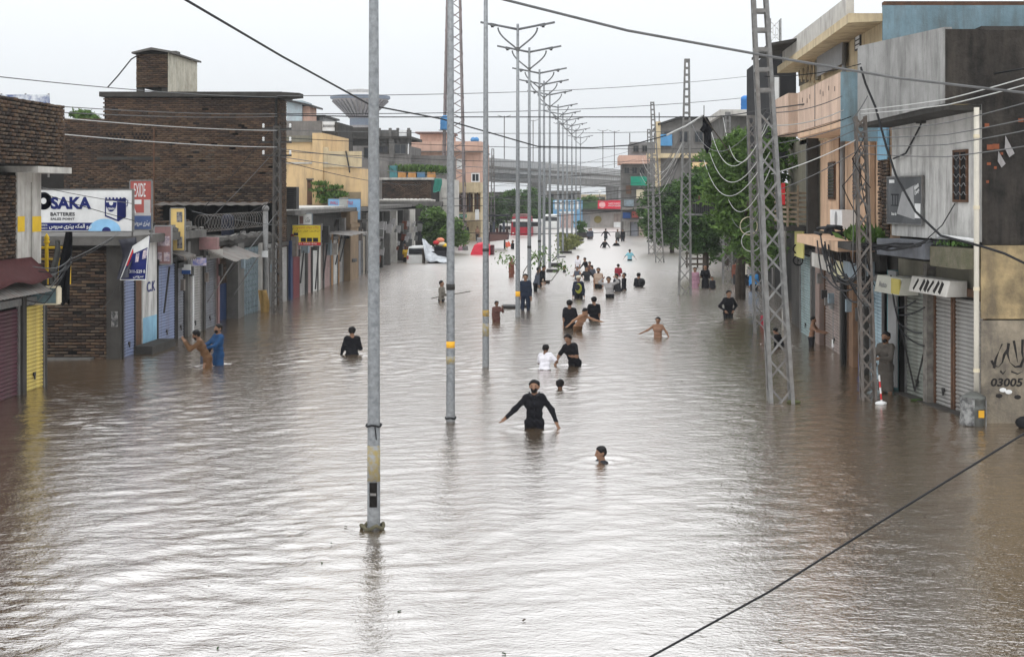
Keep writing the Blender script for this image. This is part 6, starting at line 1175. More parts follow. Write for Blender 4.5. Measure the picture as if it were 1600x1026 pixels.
MB().box(l.x - .045, l.x + .055, l.y - .095, l.y - .02, Z(790, d0) , Z(752, d0)).build('slot', DARKIN, lamps[0]); MB().box(l.x - .035, l.x + .045, l.y - .098, l.y - .09, Z(772, d0), Z(768, d0)).build('slot_bar', STEEL, lamps[0])
MB().tube([(l.x + .1 * math.cos(t), l.y + .1 * math.sin(t), Z(664, d0) + .012 * math.sin(t * 3)) for t in np.linspace(0, 2 * math.pi, 16)], .014, n=5).build('tied_wire', WIRE, lamps[0]); MB().tube([(l.x + .03, l.y - .1, Z(664, d0)), (l.x + .05, l.y - .1, Z(685, d0))], .008, n=4).build('wire_tail', WIRE, lamps[0])
gb = [(l.x + .13 * math.cos(t) * (1.3 if math.cos(t) < 0 else 1), l.y + .13 * math.sin(t), .03 + .03 * math.sin(t * 4)) for t in np.linspace(0, 2 * math.pi, 18)]; tag(MB().tube(gb, .026, n=6).build('debris_wrap', M('debris', (.16, .14, .09), (.07, .07, .05), scale=14), None, smooth=True, origin=l), 'wet rubbish caught round the foot of the nearest lamp post', 'debris')
d1 = D(658); band(1, Z(543, d1), Z(533, d1), ORS, 'orange_sticker'); band(1, Z(568, d1), Z(556, d1), OLDY, 'worn_sticker'); l = lamps[1].location; MB().tube([(l.x + .1 * math.cos(t), l.y + .1 * math.sin(t), .07 + .012 * math.sin(t * 3)) for t in np.linspace(0, 2 * math.pi, 16)], .02, n=5).build('tied_wire', WIRE, lamps[1])
d2 = D(573); band(2, Z(494, d2), Z(484, d2), M('worn_orange', (.45, .27, .05), (.3, .26, .16), scale=14, amt=1.2), 'orange_sticker'); band(2, Z(525, d2), Z(505, d2), OLDY, 'worn_sticker'); d3 = D(495); band(3, Z(463, d3), Z(455, d3), ORS, 'orange_sticker')
for i, (dz0, dz1) in ((1, (2.6, 2.72)), (2, (3.0, 3.08)), (4, (2.2, 2.3)), (5, (2.1, 2.2))): band(i, dz0, dz1, DSTEEL, 'tied_strap', .006)
# ---- kerb blocks of the drowned median
kb = None
for i, (px, y_, w, h) in enumerate(((800, 482, .8, .1), (818, 480, .5, .09), (851, 443, .5, .12), (863, 425, .7, .14), (868, 417, .8, .22), (876, 402, .7, .06), (884, 396, .9, .16), (890, 390, 1.0, .18), (897, 383, 1.0, .2), (903, 376, 1.1, .25), (909, 371, 1.3, .5))):
    g = G(px, y_); o = MB().box(g.x - w / 2, g.x + w / 2, g.y, g.y + .9, -.5, h).build('kerb_block', BLACK if False else M('wet_kerb', (.05, .045, .042), (.025, .023, .022), rough=.5), None, origin=g)
    tag(o, ('dark kerb block poking out at the lamp post beside the standing man', 'short kerb block at the feet of the standing man', 'small kerb block under the leaning sapling branch', 'kerb block behind the crouching men', 'wide kerb block at a lamp post foot past the sapling', 'thin kerb block beside a bare lamp post foot', 'kerb block below the pale median shrubs', 'kerb block behind the pale median shrubs', 'kerb block near the blue fronted shop', 'kerb block before the farthest lamp posts', 'tall planted kerb block at the farthest lamp post')[i], 'kerb block', 'kerb blocks of the drowned median')
# ---- lattice poles
lattice('lattice_pole', 'nearest tall lattice power pole standing on the right before the trees', 'power pole', tuple(G(1220, 628)[:2]), .56, .29, 11, (-.58, 0), split=.535, group='lattice power poles', leg=.078)
lattice('lattice_pole', 'thin rusty lattice pole draped in black cables by the peach house', 'power pole', (X(1357, 33.6), 33.6), .34, .24, 6.2, (-.18, 0), split=.98, group='lattice power poles', leg=.045, mat=M('rusty_grey_steel', (.20, .19, .18), (.13, .10, .08), scale=5, rough=.6), pitch=.36)
lattice('lattice_pole', 'lattice power pole left of the transformer with open battens on top', 'power pole', tuple(G(1083 - 13, 460)[:2]), .62, .24, 10.5, (.1, 0), split=.62, group='lattice power poles', leg=.07)
lattice('lattice_pole', 'hazy lattice pole standing before the round dense tree', 'power pole', tuple(G(1031, 410)[:2]), .62, .26, 10.5, (-.5, 0), split=.55, single=False, group='lattice power poles', leg=.07)
lattice('lattice_pole', 'short hazy lattice pole close left of the round dense tree', 'power pole', tuple(G(1018, 397)[:2]), .5, .26, 9.3, (-.2, 0), split=.9, single=False, group='lattice power poles', leg=.07)
lattice('lattice_pole', 'lattice pole half hidden in leaves carrying the transformer', 'power pole', tuple(G(1137, 442)[:2]), .58, .26, 8.6, (0, 0), split=.9, single=False, group='lattice power poles', leg=.07)
lattice('lattice_pole', 'dark lattice pole in the shade behind the nearest lattice pole', 'power pole', tuple(G(1188, 520)[:2]), .42, .26, 7.0, (-.3, 0), split=.95, single=False, group='lattice power poles', leg=.06)
lt = lattice('lattice_pole', 'slim lattice pole with insulators at the brick house corner', 'power pole', (X(433, 57.5), 57.5), .36, .24, 7.0, (.0, 0), split=.95, group='lattice power poles', leg=.045, pitch=.45, mat=M('dull_steel', (.13, .125, .12), (.08, .07, .06), scale=5))
for z in (6.9, 6.4, 5.9): MB().box(X(433, 57.5) - .55, X(433, 57.5) + .55, 57.4, 57.48, z, z + .07).build('cross_arm', DSTEEL, lt)
for z in (6.97, 6.47, 5.97):
    for s in (-.5, .5): MB().lathe((X(433, 57.5) + s, 57.44, z), [(.03, 0), (.05, .05), (.03, .08), (.05, .12), (.02, .16)], 8).build('insulator', WHITE, lt)
for nm, px, d in (('hazy lattice pole beside the cream house on the left', 770, 168), ('hazy lattice pole far right of the red banner', 1003, 178), ('hazy lattice pole behind the far parked vehicles', 990, 195)):
    lattice('lattice_pole', nm, 'power pole', (X(px, d), d), .55, .28, 9.4, (0, 0), split=.9, single=False, group='lattice power poles', leg=.08, pitch=.9)
bp = thing('black_post', 'black iron post standing between the brown shutters on the right', 'post', G(1318, 571)); g = G(1318, 571); MB().tube([(g.x, g.y, -.5), (g.x, g.y, 3.1)], .065, n=10).build('shaft', M('black_iron', (.035, .033, .032), (.02, .02, .02)), bp, smooth=True); MB().tube([(g.x, g.y, 2.95), (g.x, g.y, 3.1)], .09, n=10).build('cap', DSTEEL, bp)
hm_ = thing('meter_post', 'thin pole with a hooded grey meter box before the shutters', 'meter box', G(1303, 548)); g = G(1303, 548); MB().tube([(g.x, g.y, -.4), (g.x, g.y, 1.2)], .035, n=8).build('pole', STEEL, hm_); MB().lathe((g.x, g.y, 1.2), [(.13, 0), (.15, .05), (.15, .26), (.09, .33), (.03, .42)], 10).build('hood', STEEL, hm_); MB().box(g.x - .05, g.x + .25, g.y - .1, g.y + .1, .1, .32).build('white_bag', WHITE, hm_)
mp = thing('marker_pole', 'thin red and white marker pole leaning by the rusty lattice pole', 'marker pole', G(1378, 632)); g = G(1378, 632)
for i in range(5): a = Vector((g.x - .06 * i / 5, g.y, -.02 + i * .13)); MB().tube([a, a + Vector((-.012, 0, .13))], .02, n=8).build('stripe', RED if i % 2 else WHITE, mp)
tag(MB().ball((g.x - .02, g.y, .03), (.13, .1, .05), 10, 6).build('floating_bag', WHITE, None, smooth=True, origin=g), 'white plastic bag floating at the foot of the marker pole', 'plastic bag')
tag(MB().ball((G(1240, 629).x, G(1240, 629).y, .02), (.16, .12, .05), 10, 6).build('floating_weed', M('weed_heap', (.16, .17, .08), (.08, .08, .04), scale=12), None, smooth=True, origin=G(1240, 629)), 'clump of weed caught on the nearest lattice pole foot', 'debris')
tag(MB().ball((G(1432, 626).x, G(1432, 626).y, .02), (.14, .08, .03), 10, 6).build('floating_leaf', LEAFA, None, smooth=True, origin=G(1432, 626)), 'bright green leaf floating before the grey green shutter', 'leaf')
tag(MB().ball((X(1602, 29.6), 29.6, .1), (.2, .1, .13), 10, 6).build('tyre_scrap', BLACK, None, smooth=True, origin=(X(1602, 29.6), 29.6, 0)), 'black lump floating below the painted writing', 'debris')
# ---- transformer
tf = thing('transformer', 'dark finned transformer mounted between poles among the leaves', 'transformer', W(1102, 335, 76)); c = W(1102, 322, 76)
MB().box(c.x - .5, c.x + .5, c.y - .3, c.y + .3, c.z - .36, c.z + .32).build('tank', M('transformer_grey', (.07, .075, .08), (.045, .048, .05)), tf)
for i in range(11): MB().box(c.x - .5 + i * .095, c.x - .465 + i * .095, c.y - .42, c.y - .302, c.z - .32, c.z + .26).build('fin', DSTEEL, tf)
for s in (-1, 1): MB().tube([c + Vector((s * .56, -.2, -.3)), c + Vector((s * .62, -.2, 0)), c + Vector((s * .56, -.2, .25))], .06, n=8).build('radiator', DSTEEL, tf)
for i in range(4): MB().lathe(c + Vector((-.3 + i * .2, 0, .32)), [(.04, 0), (.06, .04), (.035, .08), (.055, .13), (.03, .18), (.01, .22)], 8).build('bushing', RUST, tf)
MB().box(c.x - 1.0, c.x + 1.3, c.y - .3, c.y - .2, c.z - .46, c.z - .37).build('platform', STEEL, tf); MB().box(c.x - 1.0, c.x + 1.3, c.y + .2, c.y + .3, c.z - .46, c.z - .37).build('platform', STEEL, tf)
# ---- big black flag on a slanting stick
fd = 62; fp = [W(1098, 182, fd), W(1138, 237, fd)]; fl = thing('black_flag', 'torn black flag drooping from a slanting stick among the cables', 'flag', W(1103, 240, fd)); MB().tube([W(1098, 180, fd), W(1145, 245, fd)], .025, n=6).build('stick', BARK, fl)
rows = []
for y_, a, b in ((182, 1099, 1104), (188, 1098, 1108), (196, 1098, 1112), (203, 1093, 1114), (208, 1099, 1111), (215, 1100, 1111), (222, 1100, 1112), (230, 1100, 1110), (236, 1103, 1107), (240, 1104, 1105.5)): rows.append([W(a + (b - a) * q, y_, fd) + Vector((0, .05 * math.sin(q * 7 + y_ * .2), 0)) for q in (0, .25, .5, .75, 1)])
MB().sheet(rows, .01).build('cloth', CL['black'], fl, smooth=True)
# ---- cables
P = lambda *t: [W(*q) for q in t]
cable(P((280, -6, 24), (440, 88, 31), (580, 165, 39), (690, 186, 45), (840, 229, 52), (925, 231, 56), (985, 227, 59), (1040, 212, 60.5), (1075, 196, 61.5), (1098, 181, 62)), .023, WIRE, 'thick black cable sagging from the top of the picture to the black flag')
cable(P((1042, 211, 60.4), (1072, 197, 61.4), (1097, 181, 61.9)), .045, WIREW, 'pale sleeve wrapped on the thick cable by the black flag', n=6)
cable(P((765, -6, 18), (980, 48, 18.4), (1200, 88, 18.8), (1400, 122, 19.2), (1625, 148, 19.6)), .017, WIREG, 'thick grey cable crossing the sky above the street lamps')
cable(P((1625, 662, 13), (1400, 800, 12.4), (1200, 925, 12), (990, 1040, 11.7)), .010, WIRE, 'near black cable slanting over the water at the lower right', n=10)
cable(P((440, 180, 60), (600, 183, 61), (860, 183, 62), (1098, 183, 62)), .022, WIRE, 'straight dark wire crossing at the height of the black flag')
cable(P((1098, 183, 62), (1200, 170, 47), (1380, 140, 36), (1640, 100, 28)), .02, WIRE, 'dark wire rising from the black flag over the balcony wall', sag=.004)
LLn = 'wire slung from the left edge to the slim lattice pole'
for k, (a, b, m) in enumerate(((121, 152, WIREG), (161, 178, WIREG), (176, 204, WIREW), (201, 230, WIREW), (172, 182, WIREG))):
    cable(P((-20, a - 3, 33), (433, b, 57.4)), .012, m, ('highest', 'second highest', 'fourth highest', 'lowest', 'middle')[k] + ' ' + LLn, sag=.004, n=20)
far = [(433, 150, 57.4, 1180, 118, 110), (433, 178, 57.4, 1190, 150, 110), (433, 203, 57.4, 1070, 205, 69), (433, 215, 57.4, 1125, 232, 80), (433, 232, 57.4, 900, 262, 110), (433, 236, 57.4, 1040, 250, 100), (433, 244, 57.4, 760, 268, 120), (436, 250, 57.4, 690, 285, 146)]
for k, q in enumerate(far): cable(P(q[:3], q[3:]), .013 + .004 * (q[5] > 100), (WIREG, WIRE)[k % 2], ('grey wire', 'dark wire')[k % 2] + ' running from the slim lattice pole ' + ('to the sky beyond the black storey', 'to the tank house roof', 'to the lattice pole by the transformer', 'into the leaves at the transformer', 'to the far median lamps', 'to the hazy lattice pole', 'to the lamp post near the cream house', 'to the telecom mast')[k], sag=.006, n=26)
rng2 = random.Random(5)
for k in range(16):
    a = rng2.uniform(755, 780); ya = rng2.uniform(262, 322); b = rng2.uniform(985, 1012); yb = ya + rng2.uniform(-40, 6); d = rng2.uniform(120, 176)
    cable(P((a, ya, d), ((a + b) / 2, (ya + yb) / 2 + rng2.uniform(4, 12), d + 2), (b, yb, d + 6)), .016, (WIRE, WIREG)[k % 2], ('thin dark wire', 'thin grey wire')[k % 2] + ' spanning the far street below the flyover', sag=.008, name='cable')
for k, (y0, y1) in enumerate(((322, 300), (346, 318), (362, 356), (310, 288))): cable(P((690, y0, 92), (860, (y0 + y1) / 2 + 6, 96), (1070, y1, 100)), .02, WIRE, 'black wire strung low across the street ' + ('over the red bus', 'above the red tarpaulin cart', 'at the height of the far cars', 'under the flyover deck')[k], sag=.008)
for k, (px, py) in enumerate(((1000, 262), (1003, 240), (1010, 285), (1015, 230))):
    for j in range(3): cable(P((1067, 205 + j * 16, 68.8), (px, py + j * 8, 150)), .014, (WIREG, WIREW, WIRE)[j], ('grey', 'pale', 'black')[j] + ' service wire fanning from the transformer pole to the far right houses', sag=.02)
tw = lambda py: W(1178 + 22 * py / 310 + 8, py, 33.1)
for k, (y0, x1, y1, d1, m) in enumerate(((186, 1130, 184, 76, WIREW), (196, 1110, 200, 69, WIREW), (222, 1105, 225, 69, WIREW), (238, 1100, 250, 69, WIREW), (262, 1125, 262, 76, WIREW), (285, 1130, 290, 76, WIREG), (172, 1075, 178, 69, WIREG))):
    cable([tw(y0), W(x1, y1, d1)], .011, m, ('pale', 'pale', 'pale', 'pale', 'pale', 'grey', 'grey')[k] + ' insulated wire drooping from the nearest lattice pole to the ' + ('tank house', 'black flag', 'transformer pole, upper', 'transformer pole, lower', 'leafy pole, upper', 'leafy pole, lower', 'open batten pole')[k], sag=.035, n=18)
for k, (y0, x1, y1, d1) in enumerate(((176, 1316, 150, 36), (196, 1318, 172, 36), (215, 1330, 182, 34), (226, 1340, 190, 33.6), (250, 1342, 200, 33.6), (272, 1344, 215, 33.6), (120, 1345, 100, 34), (300, 1346, 232, 33.6))):
    cable([tw(y0), W(x1, y1, d1)], .011, (WIREG, WIREW, WIRE, WIREG)[k % 4], ('grey', 'pale', 'black', 'grey')[k % 4] + ' wire from the nearest lattice pole to the ' + ('balcony top', 'balcony middle', 'balcony foot', 'rusty pole head', 'rusty pole cross arm', 'rusty pole upper braces', 'cream upper storey', 'rusty pole middle')[k], sag=.03, n=16)
for k, (y0, x1, y1, m) in enumerate(((172, 1640, 110, WIREW), (178, 1640, 122, WIREW), (206, 1640, 150, WIREG), (215, 1640, 178, WIREG), (228, 1640, 196, WIREG), (240, 1640, 222, WIREG))):
    cable(P((1345, y0, 33.5), (1480, (y0 + y1) / 2 + 14, 29.6), (1640, y1, 26)), .011, m, ('pale', 'pale', 'grey', 'grey', 'grey', 'grey')[k] + ' wire from the rusty lattice pole past the ' + ('balcony underside, upper', 'balcony underside, lower', 'corner pipe head', 'plaster wall top', 'window head', 'window middle')[k], sag=.004)
cable(P((1345, 105, 33.2), (1352, 130, 33.1), (1368, 168, 32.8), (1385, 230, 32.2), (1400, 275, 31.6), (1430, 330, 30.8), (1470, 368, 30), (1535, 385, 29.4), (1570, 396, 29), (1640, 430, 28)), .026, WIRE, 'thick black cable curling down across the poster to the corner', n=8)
cable(P((1396, 248, 34.9), (1415, 240, 34.2), (1430, 212, 33.6), (1439, 194, 33.3)), .022, WIRE, 'short black cable looping to the duct box on the plaster wall', n=8)
cable(P((1450, 372, 31.8), (1472, 352, 31.4), (1492, 318, 31)), .012, WIRE, 'thin wire hanging from the window down to the white pipe', n=8)
for k, (px, py) in enumerate(((1430, 470), (1445, 480), (1440, 520), (1444, 540))): cable(P((1392, 430 + k * 4, 34.6), (1398 + k * 3, 480 + 12 * k, 33.8), (px, py, 32.9)), .018, WIRE, 'black cable looping before the grey green shutter', sag=.06, n=8, group='black cable loops before the grey green shutter')
for k in range(26):    # tangle on the rusty pole and the orange beam
    x0 = 1340 + rng2.uniform(0, 20); y0 = rng2.uniform(120, 400); d0 = 33.5 + rng2.uniform(-.2, .2)
    if k < 9: cable(P((x0, y0, d0), (x0 + rng2.uniform(-30, 12), y0 + rng2.uniform(10, 40), d0), (x0 + rng2.uniform(-14, 14), y0 + rng2.uniform(50, 130), d0)), .012, (WIRE, WIREG)[k % 2], 'tangled wire hanging on the rusty lattice pole', sag=.06, n=8, group='tangled wires on the rusty lattice pole')
    elif k < 19: xa = rng2.uniform(1275, 1330); ya = rng2.uniform(362, 385); cable(P((xa, ya, 38.6), (xa + rng2.uniform(10, 40), rng2.uniform(400, 460), 36.2), (1362 + rng2.uniform(-18, 6), rng2.uniform(380, 470), 33.6)), .02, WIRE, 'black cable looping under the orange shop beam', sag=.12, n=9, group='black cable loops under the orange shop beam')
    else: xa = rng2.uniform(1345, 1360); cable(P((xa, rng2.uniform(372, 392), 33.6), (1395 + rng2.uniform(-8, 8), rng2.uniform(378, 395), 33.2), (1420 + rng2.uniform(0, 60), rng2.uniform(372, 384), 31.6)), .02, WIRE, 'black cable lying along the ledge beneath the poster', sag=.02, n=8, group='black cables along the ledge beneath the poster')
for k in range(10):
    x0 = rng2.uniform(1262, 1300); y0 = rng2.uniform(352, 366); cable(P((x0, y0, 38.2), (x0 + rng2.uniform(8, 30), y0 + rng2.uniform(-3, 4), 37.8)), .04, WIRE, 'black cable bundle heaped on the orange shop beam', sag=-.03, n=6, group='black cable bundles heaped on the orange shop beam')
for k in range(9):
    a = rng2.uniform(0, 40); cable(P((-20, 395 + k * 7, 34), (50 + a, 425 + k * 6 + rng2.uniform(-8, 8), 35), (112, 395 + rng2.uniform(0, 24), 36.4)), .012, (WIREG, WIRE)[k % 2], ('grey', 'black')[k % 2] + ' cable drooping under the yellow railing', sag=.05, n=10, group='cables drooping under the yellow railing')
for k, (a, b) in enumerate(((( 62, 292, 41), (206, 318, 41.5)), ((60, 300, 41), (210, 345, 41.5)), ((110, 405, 38), (185, 365, 41)), ((110, 410, 38), (178, 372, 41)))): cable([W(*a), W(*b)], .01, (WIREG, WIRE)[k % 2], ('thin grey wire crossing the battery sign, upper', 'thin black wire crossing the battery sign, lower', 'grey wire from the yellow railing to the roof slab', 'black wire from the yellow railing to the roof slab')[k], sag=.01)
for k, (a, b) in enumerate((((302, 342, 60), (433, 190, 57.5)), ((318, 352, 58), (433, 232, 57.5)), ((340, 400, 55), (434, 300, 57.5)), ((355, 430, 54), (434, 330, 57.5)), ((415, 318, 59), (350, 350, 56)), ((300, 330, 58), (433, 352, 57.5)))): cable([W(*a), W(*b)], .014, (WIRE, WIREG)[k % 2], 'wire ' + ('rising steeply over the brick wall to the slim lattice pole', 'rising over the tin canopy to the slim lattice pole', 'from the small signs to the slim lattice pole', 'from the sloping awning to the slim lattice pole', 'from the grey pipe post to the dark blue drum', 'running level before the black opening')[k], sag=.015)
cable(P((168, 137, 66), (185, 118, 66), (205, 93, 66), (213, 88, 66)), .03, WIRE, 'black cable rising from the brick parapet to the rooftop cabin', n=6)
# ---- sapling on the median
sp = thing('sapling', 'leaning half bare sapling with sparse leaves on the drowned median', 'sapling', (X(838, 70), 70, 0)); SL = []
for k, pts in enumerate((((812, 455, 66), (818, 425, 66), (826, 412, 67), (838, 398, 67)), ((846, 440, 72), (862, 438, 72), (872, 424, 72), (880, 415, 72)), ((812, 425, 66), (806, 415, 66), (797, 402, 66)), ((840, 430, 70), (846, 405, 70), (850, 392, 70)), ((863, 408, 92), (872, 396, 92)), ((842, 408, 70), (836, 396, 70)))):
    q = [W(*a) for a in pts]; MB().tube(q, [.035] + [.02] * (len(q) - 2) + [.008], n=5).build('branch', BARK, sp, smooth=True); SL += [q[-1], q[-1].lerp(q[-2], .4), q[-1].lerp(q[-2], .7)]
SL += [W(a, b, 68) for a, b in ((785, 404), (790, 402), (794, 399), (783, 406))]; V = []; T = []
for p in SL:
    for i in range(13):
        c = np.array(p) + rng.normal(0, .16, 3); a = rng.normal(0, 1, 3); a /= np.linalg.norm(a); b = np.cross(a, rng.normal(0, 1, 3)); b /= np.linalg.norm(b); V += [c - a * .09, c + b * .035, c + a * .09, c - b * .035]; T.append(.4 + .5 * rng.random())
V = np.array(V) - np.array(sp.location); o = bpy.data.objects.new('leaves', quad_mesh('leaves', V, np.arange(len(V)).reshape(-1, 4), LEAFA, T)); col.objects.link(o); o.parent = sp
for k, (px, py, d, h) in enumerate(((886, 378, 118, .85), (880, 366, 128, 1.0), (897, 372, 126, .9), (908, 366, 160, 1.5))):
    s_ = thing('median_shrub', ('tall pale leafed shrub on the drowned median', 'small pale shrub behind the tall median shrub', 'low pale shrub beside the far lamp posts', 'dark bushy shrub at the farthest lamp post')[k], 'shrub', (X(px, d), d, 0), 'shrubs on the drowned median'); weeds(s_, [(X(px, d) + .2 * (i % 3 - 1), d, .1 + h * i / 7) for i in range(7)], M('pale_leaf', (.22, .24, .09), (.13, .15, .05), attr=((.09, .11, .03), (.2, .22, .08), (.32, .31, .14)), rough=.7, bump=0) if k < 3 else LEAFB, 90, .3, 'leaves')
# ================================================================ VEHICLES AND CARTS
def wheel(mb_root, c, r, w, axis):
    a = Vector(axis) * w / 2; o = MB().tube([Vector(c) - a, Vector(c) + a], r, n=14).build('wheel', BLACK, mb_root); MB().tube([Vector(c) - a * 1.04, Vector(c) + a * 1.04], r * .55, n=10).build('rim', STEEL, o)
def vehicle(name, label, cat, px, py, w, L, prof, paint, sink=.35, yaw=180, glass=((.5, .9),), stripe=None, roofrack=None, group=None):
    """prof: side outline (y along the length, z height) of half-width-tapered body; front at y=0 faces the camera."""
    g = G(px, py); t = thing(name, label, cat, g, group); zb = -sink; mb = MB(); n = len(prof); vs = []
    for s in (-1, 1):
        for (y, z) in prof: k = 1 - .12 * max(0, (z - prof_mid(prof))) / max(1e-3, max(q[1] for q in prof) - prof_mid(prof)); vs.append(g + Vector((s * w / 2 * k, y, z + zb)))
    mb.add(vs, [tuple(range(n))[::-1], tuple(range(n, 2 * n))] + [(i, (i + 1) % n, (i + 1) % n + n, i + n) for i in range(n)]); b = mb.build('body', paint, t)
    bv = b.modifiers.new('bevel', 'BEVEL'); bv.width = .05; bv.segments = 2
    for s in (-1, 1):
        for y in (.7, L - .8): wheel(t, g + Vector((s * (w / 2 - .1), y, zb + .3)), .3, .2, (1, 0, 0))
    return t, g, zb
def prof_mid(p): return .5 * max(q[1] for q in p)
def vpanel(t, g, zb, name, x0, x1, y, z0, z1, mat, th=.03): return MB().box(g.x + x0, g.x + x1, g.y + y - th, g.y + y, zb + z0, zb + z1).build(name, mat, t)
HLG = flat('lamp_glass_white', (.7, .7, .66))
def lights(t, g, zb, w, z, y=-.005):
    for s in (-1, 1): MB().ball(g + Vector((s * (w / 2 - .25), y, zb + z)), (.11, .05, .09), 8, 6).build('headlight', HLG, t)
bus = lambda L, h: [(0, .3), (0, h * .55), (.15, h * .93), (.3, h), (L - .1, h), (L, h * .9), (L, .3)]
BUSRED = flat('bus_red', (.42, .03, .05)); VANW = flat('van_white', (.66, .66, .64))
t, g, zb = vehicle('bus', 'red bus with a white roof front stranded at the far end of the street', 'bus', 814, 369.5, 2.15, 7, bus(7, 2.5), BUSRED, .45)
vpanel(t, g, zb, 'windscreen', -.85, .85, .04, 1.35, 2.0, GLASS); vpanel(t, g, zb, 'white_visor', -.95, .95, .05, 2.02, 2.3, VANW, .12); vpanel(t, g, zb, 'bumper', -1.05, 1.05, -.02, .35, .55, VANW, .1); lights(t, g, zb, 2.15, .8); MB().box(g.x - .9, g.x + .9, g.y + .6, g.y + 5, zb + 2.51, zb + 2.8).build('roof_rack', PINKP, t)
for s in (-1, 1):
    for i in range(5): MB().box(g.x + s * 1.05 - .03, g.x + s * 1.05 + .03, g.y + .9 + i * 1.1, g.y + 1.7 + i * 1.1, zb + 1.4, zb + 2.0).build('side_window', GLASS, t)
for k, (px, py, w, h, L, lab) in enumerate(((836, 366.5, 1.75, 2.0, 4.6, 'white van standing right beside the red bus'), (838, 357, 2.2, 2.7, 8, 'white bus with two front panes behind the white van'), (789, 367, 1.5, 1.5, 4.2, 'pale car in front of the brown loaded lorry'), (862, 358, 2.0, 2.2, 5, 'white van half hidden by the lamp posts'), (955, 354.5, 1.5, 1.9, 3.6, 'small white van parked before the orange shutter'))):
    t, g, zb = vehicle('van' if k in (0, 3, 4) else 'bus' if k == 1 else 'car', lab, 'van' if k in (0, 3, 4) else 'bus' if k == 1 else 'car', px, py, w, L, bus(L, h), VANW, .35)
    if k == 1: vpanel(t, g, zb, 'windscreen', -.95, -.08, .1, h * .62, h * .88, GLASS); vpanel(t, g, zb, 'windscreen', .08, .95, .1, h * .62, h * .88, GLASS)
    else: vpanel(t, g, zb, 'windscreen', -w * .4, w * .4, .06, h * .58, h * .86, GLASS)
    lights(t, g, zb, w, h * .36); vpanel(t, g, zb, 'bumper', -w * .48, w * .48, -.02, .3, .48, GREYP, .08)
t, g, zb = vehicle('lorry', 'lorry loaded with brown sacks under a white cab roof', 'lorry', 786, 358, 2.2, 7, bus(7, 2.4), VANW, .4); vpanel(t, g, zb, 'windscreen', -.9, .9, .06, 1.4, 2.0, GLASS); MB().box(g.x - 1.15, g.x + 1.15, g.y + 1.6, g.y + 7, zb + 1.0, zb + 2.9).build('load', CL['brown'], t); MB().box(g.x - .9, g.x + .9, g.y + .3, g.y + 1.5, zb + 2.4, zb + 3.0).build('cab_roof', VANW, t); lights(t, g, zb, 2.2, .8)
car = lambda L, h: [(0, .35), (0, .75), (.9, .92), (1.5, h), (L - 1.1, h), (L - .1, .95), (L, .8), (L, .35)]
t, g, zb = vehicle('car', 'white hatchback driving through water at the far right', 'car', 1003, 368.5, 1.75, 3.8, car(3.8, 1.5), VANW, .42); mb = MB(); mb.add([g + Vector((-.68, .93, zb + .97)), g + Vector((.68, .93, zb + .97)), g + Vector((.6, 1.44, zb + 1.46)), g + Vector((-.6, 1.44, zb + 1.46))], [(0, 1, 2, 3)]); mb.build('windscreen', GLASS, t); lights(t, g, zb, 1.75, .72); vpanel(t, g, zb, 'grille', -.5, .5, -.01, .62, .74, INK, .02)
for s in (-1, 1): mb = MB(); mb.add([g + Vector((s * .86, 1.3, zb + .98)), g + Vector((s * .86, 2.6, zb + .98)), g + Vector((s * .80, 2.5, zb + 1.4)), g + Vector((s * .80, 1.6, zb + 1.4))], [(0, 1, 2, 3)] if s > 0 else [(3, 2, 1, 0)]); mb.build('side_window', GLASS, t)
t, g, zb = vehicle('jeep', 'dark canvas topped jeep behind the white hatchback', 'jeep', 1002, 359, 1.9, 4.4, bus(4.4, 2.0), CL['charcoal'], .4); vpanel(t, g, zb, 'windscreen', -.75, .75, .1, 1.25, 1.75, GLASS); lights(t, g, zb, 1.9, .85); vpanel(t, g, zb, 'bumper', -.95, .95, -.02, .4, .6, VANW, .1)
for k, (px, py, lab) in enumerate(((927, 352.6, 'pale low car parked before the steel door'), (938, 352.2, 'pale low car parked under the round emblem'))):
    t, g, zb = vehicle('car', lab, 'car', px, py, 1.7, 3.9, car(3.9, 1.4), VANW, .3); vpanel(t, g, zb, 'bumper', -.8, .8, -.01, .4, .55, GREYP, .05); lights(t, g, zb, 1.7, .7); mb = MB(); mb.add([g + Vector((-.66, .93, zb + .97)), g + Vector((.66, .93, zb + .97)), g + Vector((.58, 1.42, zb + 1.37)), g + Vector((-.58, 1.42, zb + 1.37))], [(0, 1, 2, 3)]); mb.build('windscreen', GLASS, t)
# parked white car and the cart under a grey sheet
t, g, zb = vehicle('car', 'white estate car parked in water under the spreading green tree', 'car', 652, 411, 1.45, 3.6, [(0, .35), (0, .95), (.15, 1.05), (.5, 1.5), (3.2, 1.5), (3.55, .95), (3.6, .35)], VANW, .45); vpanel(t, g, zb, 'rear_window', -.55, .55, .25, 1.06, 1.4, GLASS, .25); 
for s in (-1, 1): MB().box(g.x + s * .62 - .06, g.x + s * .62 + .06, g.y - .03, g.y + .02, zb + .7, zb + .95).build('tail_lamp', REDW, t)
ct = thing('covered_cart', 'loaded cart under a sagging pale grey sheet beside the white car', 'cart', G(682, 411)); g = G(682, 411)
MB().box(g.x - .75, g.x + 1.0, g.y + .2, g.y + 1.6, -.3, .75).build('bed', CL['charcoal'], ct); rows = []
for i in range(9):
    q = i / 8; x = X(661 + 46 * q, g.y); zt = Z(374 + 30 * q ** .6, g.y); rows.append([Vector((x, g.y - .5 + 1.6 * t_, max(.02, zt * (1 - .85 * (1 - t_) ** 2 * (q > .05)) + .06 * math.sin(i * 2 + t_ * 6)))) for t_ in (0, .2, .45, .7, 1)])
MB().sheet(rows, .015).build('sheet', M('grey_sheet', (.50, .52, .54), (.30, .31, .33), scale=2.2, amt=1.1), ct, smooth=True)
